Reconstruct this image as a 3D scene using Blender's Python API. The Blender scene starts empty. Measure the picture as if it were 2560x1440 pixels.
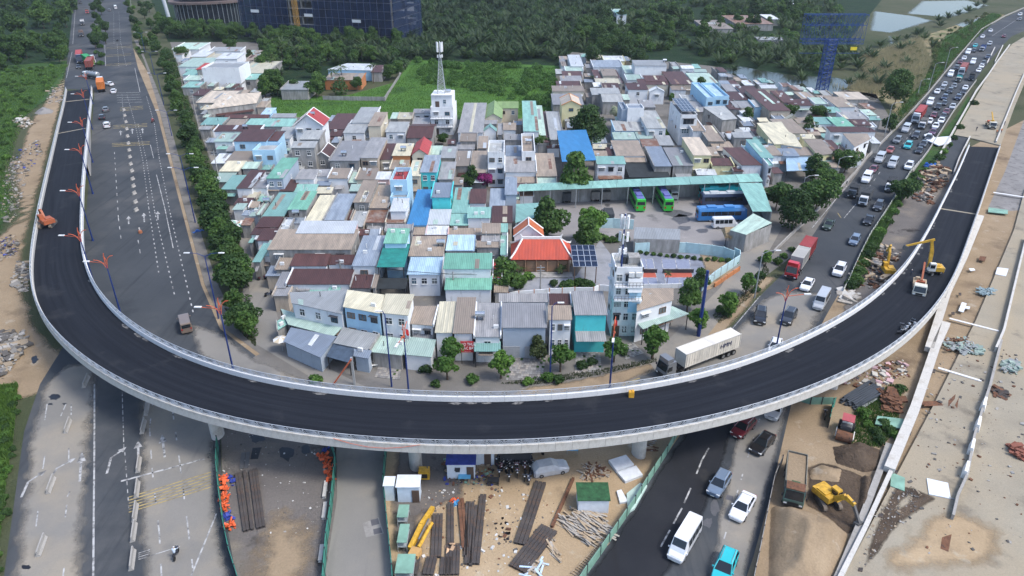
import bpy, bmesh, math, random
import numpy as np
from mathutils import Vector, Matrix
R = math.radians
rnd = random.Random(7)
scn = bpy.context.scene
COL = scn.collection
CAM_H, F_PX, PITCH = 66.0, 1790.0, R(28.0)
cam_d = bpy.data.cameras.new('camera')
cam_d.sensor_width = 36.0
cam_d.lens = 36.0 * F_PX / 2560.0
cam_d.clip_start = 1.0
cam_d.clip_end = 6000.0
cam = bpy.data.objects.new('camera', cam_d)
COL.objects.link(cam)
cam.location = (0, 0, CAM_H)
cam.rotation_euler = (math.pi / 2 - PITCH, 0, 0)
scn.camera = cam
scn.render.resolution_x, scn.render.resolution_y = 1024, 576
SUN_EL, SUN_AZ = R(56), R(112)          # azimuth clockwise from +Y (north)
world = bpy.data.worlds.new('World'); scn.world = world
world.use_nodes = True
wn = world.node_tree
sky = wn.nodes.new('ShaderNodeTexSky')
sky.sky_type = 'NISHITA'; sky.sun_disc = False
sky.sun_elevation = SUN_EL; sky.sun_rotation = SUN_AZ
sky.air_density = 1.0; sky.dust_density = 2.5; sky.ozone_density = 3.0
wn.links.new(sky.outputs[0], wn.nodes['Background'].inputs[0])
wn.nodes['Background'].inputs[1].default_value = 0.15
sun_d = bpy.data.lights.new('sun', 'SUN'); sun_d.energy = 1.4; sun_d.angle = R(14)
sun_d.color = (1.0, 0.95, 0.88)
sun = bpy.data.objects.new('sun', sun_d); COL.objects.link(sun)
sv = Vector((math.sin(SUN_AZ) * math.cos(SUN_EL), math.cos(SUN_AZ) * math.cos(SUN_EL), math.sin(SUN_EL)))
sun.rotation_euler = sv.to_track_quat('Z', 'Y').to_euler()
sun.location = (0, 0, 200)
vs = scn.view_settings
vs.view_transform = 'Standard'; vs.look = 'None'; vs.exposure = 1.08; vs.gamma = 1.0
vs.use_curve_mapping = False
CP, SP = math.cos(PITCH), math.sin(PITCH)
def P(u, v, h=0.0):
    a = (u - 1280) / F_PX; b = (720 - v) / F_PX
    dx, dy, dz = a, CP + b * SP, -SP + b * CP
    t = (h - CAM_H) / dz
    return Vector((dx * t, dy * t, h))
def top_z(Y, v):
    k = (720 - v) / F_PX
    return CAM_H + Y * (k * CP - SP) / (CP + k * SP)
def pix(p):
    fw = p[1] * CP - (p[2] - CAM_H) * SP; up = p[1] * SP + (p[2] - CAM_H) * CP
    return 1280 + F_PX * p[0] / fw, 720 - F_PX * up / fw
BL = dict(A=(0,0,3), B=(400,0,3), C=(640,200,3), D=(960,0,3), E=(1340,100,3), H=(1920,0,3), L=(0,400,3),
          F=(560,520,3), G=(1100,520,3), M=(1500,400,3), I=(1920,400,3), N=(1920,860,2.483), K=(0,860,2.483),
          O=(520,960,3), Q=(900,960,3), J=(1400,960,3), Z=(0,0,1))
def U(b, x, y):
    o = BL[b]; return o[0] + x / o[2], o[1] + y / o[2]
def W(b, x, y, h=0.0):
    return P(*U(b, x, y), h)
def WL(b, pts, h=0.0):
    return [W(b, x, y, h) for x, y in pts]
def tag(o, label=None, cat=None, group=None, kind=None):
    if label: o['label'] = label
    if cat: o['category'] = cat
    if group: o['group'] = group
    if kind: o['kind'] = kind
    return o
def link(o, parent=None):
    COL.objects.link(o)
    if parent is not None: o.parent = parent
    return o
def empty(name, loc=(0,0,0), rz=0.0):
    o = bpy.data.objects.new(name, None); o.empty_display_size = 0.2
    o.location = loc; o.rotation_euler = (0, 0, rz)
    return link(o)
def inst(name, me, parent=None, loc=(0,0,0), rz=0.0, sc=None):
    o = bpy.data.objects.new(name, me); o.location = loc; o.rotation_euler = (0, 0, rz)
    if sc: o.scale = sc
    return link(o, parent)
def copy_tree(o, parent=None):
    c = o.copy(); COL.objects.link(c); c.parent = parent
    for ch in o.children: copy_tree(ch, c)
    return c
class MB:
    def __init__(s): s.v = []; s.f = []; s.m = []; s.cm = 0
    def mat(s, i): s.cm = i; return s
    def face(s, pts):
        n = len(s.v); s.v += [tuple(p) for p in pts]; s.f.append(tuple(range(n, n + len(pts)))); s.m.append(s.cm); return s
    def add(s, vs, fs):
        n = len(s.v); s.v += [tuple(p) for p in vs]; s.f += [tuple(i + n for i in f) for f in fs]; s.m += [s.cm] * len(fs); return s
    def hexa(s, b, t):      # bottom 4, top 4 (same winding, ccw from above)
        return s.add(list(b) + list(t), [(3,2,1,0),(4,5,6,7),(0,1,5,4),(1,2,6,5),(2,3,7,6),(3,0,4,7)])
    def box(s, c, d, rz=0.0, tilt=None):
        hx, hy, hz = d[0]/2, d[1]/2, d[2]/2
        M = Matrix.Rotation(rz, 3, 'Z')
        if tilt: M = M @ Matrix.Rotation(tilt[0], 3, 'X') @ Matrix.Rotation(tilt[1], 3, 'Y')
        c = Vector(c)
        f = lambda x, y, z: c + M @ Vector((x*hx, y*hy, z*hz))
        return s.hexa([f(-1,-1,-1),f(1,-1,-1),f(1,1,-1),f(-1,1,-1)], [f(-1,-1,1),f(1,-1,1),f(1,1,1),f(-1,1,1)])
    def taper(s, c0, d0, c1, d1):   # frustum box between two horizontal rectangles
        q = lambda c, d: [(c[0]-d[0]/2,c[1]-d[1]/2,c[2]),(c[0]+d[0]/2,c[1]-d[1]/2,c[2]),(c[0]+d[0]/2,c[1]+d[1]/2,c[2]),(c[0]-d[0]/2,c[1]+d[1]/2,c[2])]
        return s.hexa(q(c0,d0), q(c1,d1))
    def tube(s, p0, p1, r0, r1=None, n=6, caps=True):
        p0, p1 = Vector(p0), Vector(p1); r1 = r0 if r1 is None else r1
        d = p1 - p0
        if d.length < 1e-6: return s
        q = d.to_track_quat('Z', 'Y')
        a = [q @ Vector((math.cos(2*math.pi*i/n), math.sin(2*math.pi*i/n), 0)) for i in range(n)]
        vs = [p0 + r0*x for x in a] + [p1 + r1*x for x in a]
        fs = [(i, (i+1) % n, n + (i+1) % n, n + i) for i in range(n)]
        if caps: fs += [tuple(range(n-1, -1, -1)), tuple(range(n, 2*n))]
        return s.add(vs, fs)
    def path(s, pts, r, n=6):
        for a, b in zip(pts[:-1], pts[1:]): s.tube(a, b, r, r, n)
        return s
    def prism(s, poly, z0, z1):
        n = len(poly); vs = [(p[0], p[1], z0) for p in poly] + [(p[0], p[1], z1) for p in poly]
        fs = [tuple(range(n-1,-1,-1)), tuple(range(n, 2*n))] + [(i,(i+1)%n,n+(i+1)%n,n+i) for i in range(n)]
        return s.add(vs, fs)
    def side(s, prof, y0, y1, inset=0.0, zin=None):   # profile in x,z extruded along y
        n = len(prof)
        vs = [(x, y0, z) for x, z in prof] + [(x, y1, z) for x, z in prof]
        fs = [tuple(range(n)), tuple(range(2*n-1, n-1, -1))] + [((i+1)%n, i, n+i, n+(i+1)%n) for i in range(n)]
        return s.add(vs, fs)
    def mesh(s, name, mats, smooth=False):
        me = bpy.data.meshes.new(name); me.from_pydata(s.v, [], s.f)
        for m in (mats if isinstance(mats, (list, tuple)) else [mats]): me.materials.append(m)
        if s.m and max(s.m) > 0: me.polygons.foreach_set('material_index', s.m)
        if smooth: me.polygons.foreach_set('use_smooth', [True] * len(me.polygons))
        me.update(); return me
    def build(s, name, mats, parent=None, loc=(0,0,0), rz=0.0, smooth=False):
        return inst(name, s.mesh(name, mats, smooth), parent, loc, rz)
MATS = {}
def _noise(nt, scale, detail=4, rough=.6, vec=None):
    n = nt.nodes.new('ShaderNodeTexNoise'); n.inputs['Scale'].default_value = scale
    n.inputs['Detail'].default_value = detail; n.inputs['Roughness'].default_value = rough
    if vec is not None: nt.links.new(vec, n.inputs['Vector'])
    return n
def _ramp(nt, src, p0, p1, c0=(0,0,0,1), c1=(1,1,1,1)):
    r = nt.nodes.new('ShaderNodeValToRGB'); e = r.color_ramp.elements
    e[0].position, e[1].position = p0, p1; e[0].color, e[1].color = c0, c1
    nt.links.new(src, r.inputs[0]); return r.outputs[0]
def _mix(nt, fac, a, b, mode='MIX'):
    m = nt.nodes.new('ShaderNodeMix'); m.data_type = 'RGBA'; m.blend_type = mode
    for s, v in ((m.inputs[0], fac), (m.inputs[6], a), (m.inputs[7], b)):
        if isinstance(v, (int, float)): s.default_value = v
        elif isinstance(v, (tuple, list)): s.default_value = (*v[:3], 1)
        else: nt.links.new(v, s)
    return m.outputs[2]
def _bump(nt, src, strength, dist, bs):
    b = nt.nodes.new('ShaderNodeBump'); b.inputs['Strength'].default_value = strength; b.inputs['Distance'].default_value = dist
    nt.links.new(src, b.inputs['Height']); nt.links.new(b.outputs[0], bs.inputs['Normal'])
def base_mat(name):
    m = bpy.data.materials.new(name); m.use_nodes = True
    nt = m.node_tree; bs = nt.nodes['Principled BSDF']
    tc = nt.nodes.new('ShaderNodeTexCoord')
    return m, nt, bs, tc
def plain(name, col, rough=.6, metal=0.0, var=.12, scale=1.5, spec=.4, coat=0.0):
    if name in MATS: return MATS[name]
    m, nt, bs, tc = base_mat(name)
    n = _noise(nt, scale, 4, .6, tc.outputs['Object'])
    oi = nt.nodes.new('ShaderNodeObjectInfo')
    f = _ramp(nt, n.outputs[0], .3, .7)
    c = _mix(nt, f, tuple(x*(1-var) for x in col), tuple(min(1,x*(1+var)) for x in col))
    nt.links.new(c, bs.inputs['Base Color'])
    bs.inputs['Roughness'].default_value = rough; bs.inputs['Metallic'].default_value = metal
    bs.inputs['Specular IOR Level'].default_value = spec; bs.inputs['Coat Weight'].default_value = coat
    MATS[name] = m; return m
def surf(name, cols, scales, rough=.9, bump=.3, bscale=20, streak=None, coords='Object', thr=None, bdist=.05):
    if name in MATS: return MATS[name]
    m, nt, bs, tc = base_mat(name)
    vec = tc.outputs[coords]
    c = cols[0]
    n0 = _noise(nt, scales[0], 6, .65, vec)
    c = _mix(nt, _ramp(nt, n0.outputs[0], .32, .68), cols[0], cols[1])
    for i, col in enumerate(cols[2:]):
        lo, hi = (thr[i] if thr else (.52, .66))
        mp = nt.nodes.new('ShaderNodeMapping'); mp.inputs['Location'].default_value = (17.3*(i+1), 9.1*(i+1), 0)
        nt.links.new(vec, mp.inputs[0])
        n = _noise(nt, scales[i+1], 6, .6, mp.outputs[0])
        c = _mix(nt, _ramp(nt, n.outputs[0], lo, hi), c, col)
    if streak:   # (scale vector, colour, lo, hi)
        mp = nt.nodes.new('ShaderNodeMapping'); mp.inputs['Scale'].default_value = streak[0]; nt.links.new(vec, mp.inputs[0])
        n = _noise(nt, 1.0, 4, .6, mp.outputs[0])
        c = _mix(nt, _ramp(nt, n.outputs[0], streak[2], streak[3]), c, streak[1])
    nf = _noise(nt, bscale, 3, .6, vec)
    c = _mix(nt, .35, c, _ramp(nt, nf.outputs[0], .25, .75, (.35,.35,.35,1), (1.0,1.0,1.0,1)), 'MULTIPLY')
    nt.links.new(c, bs.inputs['Base Color']); bs.inputs['Roughness'].default_value = rough
    bs.inputs['Specular IOR Level'].default_value = .12
    if bump: _bump(nt, nf.outputs[0], bump, bdist, bs)
    MATS[name] = m; return m
def roof_mat(name, col, rust=.25, pitch=.35, axis=0, rustcol=(.16,.075,.045), dirt=(.16,.15,.14), rough=.55):
    if name in MATS: return MATS[name]
    m, nt, bs, tc = base_mat(name)
    obj = tc.outputs['Object']
    oi = nt.nodes.new('ShaderNodeObjectInfo')
    wv = nt.nodes.new('ShaderNodeTexWave'); wv.wave_type = 'BANDS'; wv.bands_direction = 'X' if axis == 0 else 'Y'
    wv.inputs['Scale'].default_value = 1/pitch*.314; wv.inputs['Distortion'].default_value = 0
    nt.links.new(obj, wv.inputs['Vector'])
    ad = nt.nodes.new('ShaderNodeVectorMath'); ad.operation = 'MULTIPLY_ADD'
    cb = nt.nodes.new('ShaderNodeCombineXYZ');
    for i in range(3): nt.links.new(oi.outputs['Random'], cb.inputs[i])
    nt.links.new(cb.outputs[0], ad.inputs[0]); ad.inputs[1].default_value = (91, 47, 13); nt.links.new(obj, ad.inputs[2])
    vec = ad.outputs[0]
    mp = nt.nodes.new('ShaderNodeMapping'); mp.inputs['Scale'].default_value = (.95, .28, 0) if axis == 0 else (.28, .95, 0)
    nt.links.new(vec, mp.inputs[0])
    fl = nt.nodes.new('ShaderNodeVectorMath'); fl.operation = 'FLOOR'; nt.links.new(mp.outputs[0], fl.inputs[0])
    wn_ = nt.nodes.new('ShaderNodeTexWhiteNoise'); wn_.noise_dimensions = '3D'; nt.links.new(fl.outputs[0], wn_.inputs[0])
    tone = _ramp(nt, wn_.outputs[0], 0, 1, (.88,.88,.88,1), (1.07,1.07,1.07,1))
    c = _mix(nt, 1.0, tuple(col), tone, 'MULTIPLY')
    rv = _ramp(nt, oi.outputs['Random'], 0, 1, (.72,.73,.76,1), (1.18,1.14,1.08,1))
    c = _mix(nt, 1.0, c, rv, 'MULTIPLY')
    st = nt.nodes.new('ShaderNodeMapping'); st.inputs['Scale'].default_value = (1.1, .22, .3) if axis == 0 else (.22, 1.1, .3)
    nt.links.new(vec, st.inputs[0])
    n1 = _noise(nt, 1.0, 5, .65, st.outputs[0])
    c = _mix(nt, _ramp(nt, n1.outputs[0], .40, .78), c, dirt)
    if rust > 0:
        n2 = _noise(nt, .55, 6, .7, vec)
        c = _mix(nt, _ramp(nt, n2.outputs[0], .72 - rust*.4, .80 - rust*.25), c, rustcol)
    rib = _ramp(nt, wv.outputs[0], .1, .9, (.80,.80,.81,1), (1.04,1.04,1.04,1))
    c = _mix(nt, .7, c, rib, 'MULTIPLY')
    nt.links.new(c, bs.inputs['Base Color']); bs.inputs['Roughness'].default_value = rough
    bs.inputs['Specular IOR Level'].default_value = .35
    _bump(nt, wv.outputs[0], .5, .05, bs)
    MATS[name] = m; return m
def wall_mat(name, col, dirty=.35, dirtcol=(.12,.115,.105)):
    if name in MATS: return MATS[name]
    m, nt, bs, tc = base_mat(name)
    oi = nt.nodes.new('ShaderNodeObjectInfo')
    ad = nt.nodes.new('ShaderNodeVectorMath'); ad.operation = 'MULTIPLY_ADD'
    cb = nt.nodes.new('ShaderNodeCombineXYZ')
    for i in range(3): nt.links.new(oi.outputs['Random'], cb.inputs[i])
    nt.links.new(cb.outputs[0], ad.inputs[0]); ad.inputs[1].default_value = (71, 37, 19); nt.links.new(tc.outputs['Object'], ad.inputs[2])
    mp = nt.nodes.new('ShaderNodeMapping'); mp.inputs['Scale'].default_value = (1.0, 1.0, .22); nt.links.new(ad.outputs[0], mp.inputs[0])
    n1 = _noise(nt, 1.1, 6, .65, mp.outputs[0]); n2 = _noise(nt, .5, 5, .7, ad.outputs[0])
    c = _mix(nt, _ramp(nt, n2.outputs[0], .35, .7), tuple(x*.93 for x in col), tuple(min(1,x*1.05) for x in col))
    c = _mix(nt, _ramp(nt, n1.outputs[0], .72 - dirty*.5, .98 - dirty*.25), c, dirtcol)
    nt.links.new(c, bs.inputs['Base Color']); bs.inputs['Roughness'].default_value = .85
    bs.inputs['Specular IOR Level'].default_value = .25
    MATS[name] = m; return m
def glass_mat(name, col=(.02,.03,.04)):
    if name in MATS: return MATS[name]
    m, nt, bs, tc = base_mat(name)
    bs.inputs['Base Color'].default_value = (*col, 1); bs.inputs['Roughness'].default_value = .08
    bs.inputs['Specular IOR Level'].default_value = .7
    MATS[name] = m; return m
def leaf_mat(name, c0, c1, c2=None, trans=.38):
    if name in MATS: return MATS[name]
    m, nt, bs, tc = base_mat(name)
    g = nt.nodes.new('ShaderNodeNewGeometry'); oi = nt.nodes.new('ShaderNodeObjectInfo')
    n = _noise(nt, .6, 3, .6, g.outputs['Position'])
    f = _ramp(nt, n.outputs[0], .35, .65)
    c = _mix(nt, f, c0, c1)
    c = _mix(nt, _ramp(nt, g.outputs['Random Per Island'], 0, 1, (0,0,0,1), (.6,.6,.6,1)), c, c2 or tuple(x*1.5 for x in c1))
    rv = _ramp(nt, oi.outputs['Random'], 0, 1, (.85,.9,.85,1), (1.6,1.5,1.3,1))
    c = _mix(nt, 1.0, c, rv, 'MULTIPLY')
    nt.links.new(c, bs.inputs['Base Color']); bs.inputs['Roughness'].default_value = .65
    bs.inputs['Specular IOR Level'].default_value = .25
    tr = nt.nodes.new('ShaderNodeBsdfTranslucent'); nt.links.new(c, tr.inputs[0])
    mx = nt.nodes.new('ShaderNodeMixShader'); mx.inputs[0].default_value = trans
    out = nt.nodes['Material Output']
    nt.links.new(bs.outputs[0], mx.inputs[1]); nt.links.new(tr.outputs[0], mx.inputs[2]); nt.links.new(mx.outputs[0], out.inputs[0])
    MATS[name] = m; return m
def sheet(name, pts, z, m, blk='Z', kind='structure', parent=None, label=None):
    q = [W(blk, x, y, z) for x, y in pts] if blk else [Vector((p[0], p[1], z)) for p in pts]
    a = sum(q[i].x*q[(i+1)%len(q)].y - q[(i+1)%len(q)].x*q[i].y for i in range(len(q)))
    if a < 0: q.reverse()
    o = MB().face(q).build(name, m, parent)
    if parent is None: tag(o, label, None, None, kind)
    return o
def soft_mat(m):
    k = m.name + '_soft'
    if k in MATS: return MATS[k]
    c = m.copy(); c.name = k; nt = c.node_tree; MATS[k] = c
    at = nt.nodes.new('ShaderNodeAttribute'); at.attribute_name = 'edge'; tc = nt.nodes.new('ShaderNodeTexCoord')
    n = _noise(nt, .22, 6, .7, tc.outputs['Object']); ad = nt.nodes.new('ShaderNodeMath'); ad.operation = 'ADD'; nt.links.new(at.outputs['Fac'], ad.inputs[0]); nt.links.new(n.outputs[0], ad.inputs[1])
    mx = nt.nodes.new('ShaderNodeMixShader'); tr = nt.nodes.new('ShaderNodeBsdfTransparent'); out = nt.nodes['Material Output']; src = out.inputs[0].links[0].from_socket
    nt.links.new(_ramp(nt, ad.outputs[0], .62, 1.05), mx.inputs[0]); nt.links.new(tr.outputs[0], mx.inputs[1]); nt.links.new(src, mx.inputs[2]); nt.links.new(mx.outputs[0], out.inputs[0]); return c
def soft(name, pts, z, m, blk='Z', d=3.0):
    q = [W(blk, x, y, z) for x, y in pts]; n = len(q); A = np.array([(p.x, p.y) for p in q]); B = np.roll(A, -1, 0); E = B - A
    lo, hi = A.min(0), A.max(0); c = max(.5, min(d*.4, (hi-lo).max()/40), (hi-lo).max()/110); nx, ny = (np.ceil((hi-lo)/c).astype(int) + 1)
    X, Y = np.meshgrid(lo[0] + c*np.arange(nx), lo[1] + c*np.arange(ny)); G = np.c_[X.ravel(), Y.ravel()]
    D = G[:,None] - A[None]; t = np.clip((D*E).sum(2)/((E*E).sum(1)+1e-9), 0, 1); dist = np.sqrt((((D - t[...,None]*E)**2).sum(2)).min(1))
    cr = ((A[:,1] > G[:,1,None]) != (B[:,1] > G[:,1,None])) & (G[:,0,None] < E[:,0]*(G[:,1,None]-A[:,1])/np.where(E[:,1]==0,1e-9,E[:,1]) + A[:,0])
    e = np.where(cr.sum(1) % 2 == 1, np.clip(dist/d, 0, 1), -.3); idx = np.arange(nx*ny).reshape(ny, nx)
    F = np.stack([idx[:-1,:-1], idx[:-1,1:], idx[1:,1:], idx[1:,:-1]], 2).reshape(-1, 4); F = F[(e[F] > -.2).any(1)]
    o = MB().add(np.c_[G, np.full(len(G), z)].tolist(), F.tolist()).build(name, soft_mat(m))
    at = o.data.attributes.new('edge', 'FLOAT', 'POINT'); at.data.foreach_set('value', e.astype(np.float32)); return tag(o, kind='structure')
ASPH = surf('asphalt_worn', [(.048,.055,.063),(.066,.073,.080),(.12,.12,.118),(.032,.038,.046)], [.06,.035,.05], .92, .25, 14,
            streak=((.55,.03,1), (.036,.042,.050), .54, .76), thr=[(.52,.74),(.55,.70)])
ASPH_FRESH = surf('asphalt_fresh', [(.008,.010,.015),(.012,.0145,.020),(.028,.031,.037)], [.25,.12], .82, .2, 18,
            streak=((.05,.9,1), (.018,.021,.027), .50, .68), thr=[(.58,.78)])
ASPH_DUST = surf('asphalt_dusty', [(.19,.185,.172),(.245,.233,.21),(.34,.295,.225),(.13,.13,.128)], [.05,.04,.06], .95, .25, 14,
            streak=((.5,.03,1), (.15,.148,.142), .60, .88), thr=[(.50,.72),(.58,.74)])
ASPH_DARK = surf('asphalt_dark_lane', [(.020,.022,.027),(.030,.032,.037),(.08,.076,.068)], [.12,.06], .9, .25, 16,
            streak=((.6,.04,1), (.022,.023,.026), .5, .7), thr=[(.60,.82)])
CONC_GROUND = surf('village_paving', [(.13,.125,.115),(.19,.18,.165),(.09,.085,.075),(.22,.20,.17)], [.12,.07,.3], .95, .4, 6, thr=[(.55,.7),(.60,.72)])
YARD_CONC = surf('yard_concrete', [(.22,.21,.205),(.29,.275,.265),(.10,.10,.10),(.33,.31,.30)], [.09,.055,.25], .93, .25, 8, thr=[(.60,.66),(.62,.75)])
DIRT = surf('bare_dirt', [(.24,.18,.115),(.33,.255,.17),(.15,.11,.075),(.36,.31,.24)], [.10,.09,.35], .97, .6, 4, thr=[(.57,.70),(.60,.72)], bdist=.12)
SAND = surf('yard_sand', [(.33,.245,.15),(.42,.32,.205),(.22,.165,.11),(.44,.385,.29)], [.12,.12,.4], .97, .5, 4, thr=[(.58,.72),(.60,.74)], bdist=.1)
DARKDIRT = surf('dark_soil', [(.12,.11,.105),(.17,.155,.14),(.05,.045,.042),(.26,.22,.17)], [.11,.14,.05], .97, .6, 4, thr=[(.60,.68),(.55,.70)], bdist=.12)
WETDIRT = surf('wet_mud', [(.07,.052,.038),(.115,.085,.06),(.045,.034,.026)], [.3,.2], .8, .8, 3, bdist=.3)
SLAB = surf('approach_concrete', [(.26,.232,.18),(.33,.298,.232),(.33,.285,.21),(.17,.15,.12)], [.09,.05,.16], .94, .35, 7, thr=[(.44,.60),(.56,.70)])
GRAVEL = surf('grey_gravel', [(.19,.185,.18),(.27,.26,.25),(.13,.125,.12)], [.2,.5], .95, .6, 7, bdist=.1)
GRASS = surf('grass_field', [(.045,.115,.022),(.085,.185,.035),(.03,.075,.022),(.13,.20,.05)], [.10,.08,.3], .95, .8, 5, thr=[(.55,.68),(.62,.74)], bdist=.25)
GRASS_DK = surf('rough_grass', [(.03,.07,.02),(.055,.11,.028),(.10,.095,.05),(.02,.045,.017)], [.12,.10,.25], .95, .9, 4, thr=[(.58,.72),(.55,.68)], bdist=.3)
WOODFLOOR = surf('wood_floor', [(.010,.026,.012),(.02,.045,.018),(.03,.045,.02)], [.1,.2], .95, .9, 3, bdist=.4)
REED = surf('dry_reed_ground', [(.22,.185,.10),(.30,.255,.155),(.08,.11,.04),(.15,.12,.07)], [.15,.09,.3], .95, .9, 4, thr=[(.50,.64),(.58,.70)], bdist=.3)
PAVER = surf('sidewalk_paving', [(.15,.14,.13),(.20,.19,.17),(.10,.095,.085)], [.2,.3], .95, .3, 8)
GROUND = surf('ground_soil', [(.05,.065,.03),(.09,.09,.055),(.035,.05,.022)], [.02,.03], .97, .6, 3, bdist=.2)
WATER, _nt, _bs, _tc = base_mat('pond_water')
_bs.inputs['Base Color'].default_value = (.030,.036,.026,1); _bs.inputs['Roughness'].default_value = .15; _bs.inputs['Specular IOR Level'].default_value = .18
_bump(_nt, _noise(_nt, .8, 3, .5, _tc.outputs['Object']).outputs[0], .06, .1, _bs)
PAINT = surf('road_paint', [(.38,.385,.385),(.50,.50,.49),(.13,.13,.13)], [.5,1.1], .85, 0, 20, thr=[(.44,.62)])
PAINT_Y = surf('road_paint_yellow', [(.34,.27,.12),(.42,.33,.15),(.14,.13,.11)], [.4,.9], .85, 0, 20, thr=[(.46,.64)])
CONCRETE = surf('cast_concrete', [(.50,.485,.45),(.59,.575,.535),(.38,.35,.30)], [.25,.35], .85, .15, 6, thr=[(.55,.72)])
WHITECONC = surf('painted_concrete', [(.66,.66,.65),(.75,.75,.74),(.48,.46,.43)], [.3,.4], .8, .1, 8, thr=[(.58,.76)])
WALLCONC = surf('rough_concrete', [(.30,.29,.27),(.40,.385,.36),(.20,.19,.17)], [.3,.5], .9, .2, 6, thr=[(.54,.70)])
tag(MB().face([(-3500,-300,0),(3500,-300,0),(3500,5000,0),(-3500,5000,0)]).build('ground', GROUND), kind='structure')
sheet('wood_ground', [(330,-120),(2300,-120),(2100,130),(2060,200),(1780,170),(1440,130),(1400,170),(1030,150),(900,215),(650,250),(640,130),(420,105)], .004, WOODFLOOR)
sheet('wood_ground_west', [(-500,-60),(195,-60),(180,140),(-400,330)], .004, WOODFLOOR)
soft('grass_verge', [(-300,330),(-200,180),(178,150),(160,222),(60,300),(20,420),(45,520),(-20,640),(-200,640)], .008, GRASS_DK, d=4)
soft('dirt_verge', [(170,175),(166,225),(60,640),(60,720),(110,830),(240,950),(60,1000),(-60,1000),(-260,900),(-60,640),(45,540),(30,420),(75,300),(120,240)], .012, DIRT, d=3)
soft('grass_edge', [(-60,960),(52,955),(42,1090),(18,1250),(-5,1440),(-30,1600),(-200,1600)], .013, GRASS, d=2)
sheet('village_ground', [(425,105),(650,105),(690,290),(1080,296),(1400,290),(1370,190),(1430,130),(1780,165),(1960,205),(2190,235),(2240,320),(2117,470),(2010,620),(1900,700),(1640,935),(1280,1060),(1000,1060),(760,1010),(560,930),(600,900),(610,640),(500,330)], .008, CONC_GROUND)
sheet('green_field', [(688,292),(672,245),(870,238),(990,205),(1030,150),(1405,165),(1395,295),(1080,300)], .016, GRASS)
sheet('left_road', [(205,-130),(185,0),(160,222),(236,226),(220,480),(206,640),(200,800),(100,960),(60,1080),(10,1440),(0,1700),(620,1700),(590,1440),(556,1250),(550,1080),(590,930),(640,888),(550,820),(503,710),(443,480),(393,283),(360,190),(332,120),(320,0),(305,-130)], .020, ASPH)
soft('dusty_lanes', [(95,965),(160,900),(250,900),(262,960),(240,1100),(228,1440),(226,1700),(0,1700),(10,1440),(60,1080)], .026, ASPH_DUST, d=4)
soft('dusty_lanes_east', [(335,1000),(480,960),(560,1000),(552,1080),(556,1250),(590,1440),(612,1700),(335,1700),(335,1440)], .026, ASPH_DUST, d=3.5)
soft('concrete_apron', [(470,800),(560,828),(640,890),(760,940),(900,985),(900,1040),(700,1000),(560,940),(480,880)], .026, ASPH_DUST, d=3)
sheet('road_shoulder', [(333,120),(375,190),(400,283),(450,480),(511,710),(560,820),(650,885),(640,890),(550,822),(503,712),(443,482),(393,285),(345,170)], .030, DIRT)
sheet('left_sidewalk', [(345,100),(420,290),(470,480),(540,700),(600,830),(640,876),(652,884),(560,820),(511,708),(450,478),(400,281),(360,150),(335,100)], .034, PAVER)
sheet('back_lane', [(462,150),(500,330),(560,480),(612,640),(640,860),(780,945),(880,985),(960,990),(800,910),(715,870),(680,740),(640,600),(580,450),(520,330),(478,150)], .030, ASPH_DUST)
sheet('right_road', [(1440,1700),(1460,1440),(1543,1320),(1617,1210),(1710,1073),(1560,990),(1570,955),(1660,920),(1800,850),(1905,735),(1962,680),(2033,587),(2083,510),(2125,460),(2170,396),(2256,309),(2322,235),(2395,145),(2455,75),(2515,42),(2570,17),(2800,-40),(2800,10),(2570,74),(2530,90),(2500,120),(2453,180),(2417,227),(2380,277),(2313,383),(2270,437),(2233,500),(2187,567),(2133,673),(2107,717),(2063,793),(2040,840),(1990,960),(1947,1147),(1920,1260),(1883,1393),(1867,1440),(1840,1700)], .020, ASPH)
soft('dusty_junction', [(1570,958),(1660,922),(1800,852),(1905,737),(1990,720),(2090,735),(2060,795),(2000,900),(1980,960),(1800,960),(1650,985)], .026, ASPH_DUST, d=4)
soft('concrete_lane', [(1855,1010),(1990,960),(1947,1147),(1920,1260),(1883,1393),(1840,1700),(1700,1700),(1770,1400),(1820,1150)], .026, ASPH_DUST, d=2)
soft('dark_lane', [(1440,1700),(1462,1440),(1545,1320),(1619,1210),(1712,1073),(1850,1020),(1818,1150),(1740,1350),(1668,1440),(1600,1700)], .028, ASPH_DARK, d=1.5)
soft('dirt_verge_east', [(1240,985),(1340,962),(1500,936),(1640,900),(1750,820),(1905,690),(1950,690),(1905,735),(1800,850),(1660,920),(1560,962),(1400,990),(1260,1020)], .014, DIRT, d=2)
sheet('construction_dirt', [(2318,378),(2420,370),(2560,300),(2700,300),(2800,1700),(1830,1700),(1867,1440),(1883,1393),(1920,1260),(1947,1147),(1990,960),(2047,822),(2063,793),(2107,717),(2133,673),(2187,567),(2233,500)], .012, DIRT)
soft('muddy_strip', [(2240,500),(2290,430),(2400,430),(2345,560),(2270,690),(2180,760),(2090,830),(2110,730),(2160,650)], .016, DARKDIRT, d=2.5)
sheet('yard_ground', [(970,1050),(1720,1040),(1710,1073),(1617,1210),(1543,1320),(1460,1440),(1400,1700),(990,1700),(985,1440),(960,1250)], .016, SAND)
soft('yard_ground_grey', [(985,1060),(1190,1060),(1170,1250),(1060,1300),(1080,1440),(1060,1700),(992,1700),(987,1440),(963,1250)], .020, DARKDIRT, d=3)
sheet('centre_lane', [(800,1700),(812,1440),(842,1250),(835,1060),(975,1060),(968,1110),(960,1250),(985,1440),(990,1700)], .018, ASPH_DUST)
sheet('left_yard_ground', [(600,1700),(590,1440),(556,1250),(552,1050),(840,1060),(842,1250),(812,1440),(800,1700)], .018, DARKDIRT)
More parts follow.
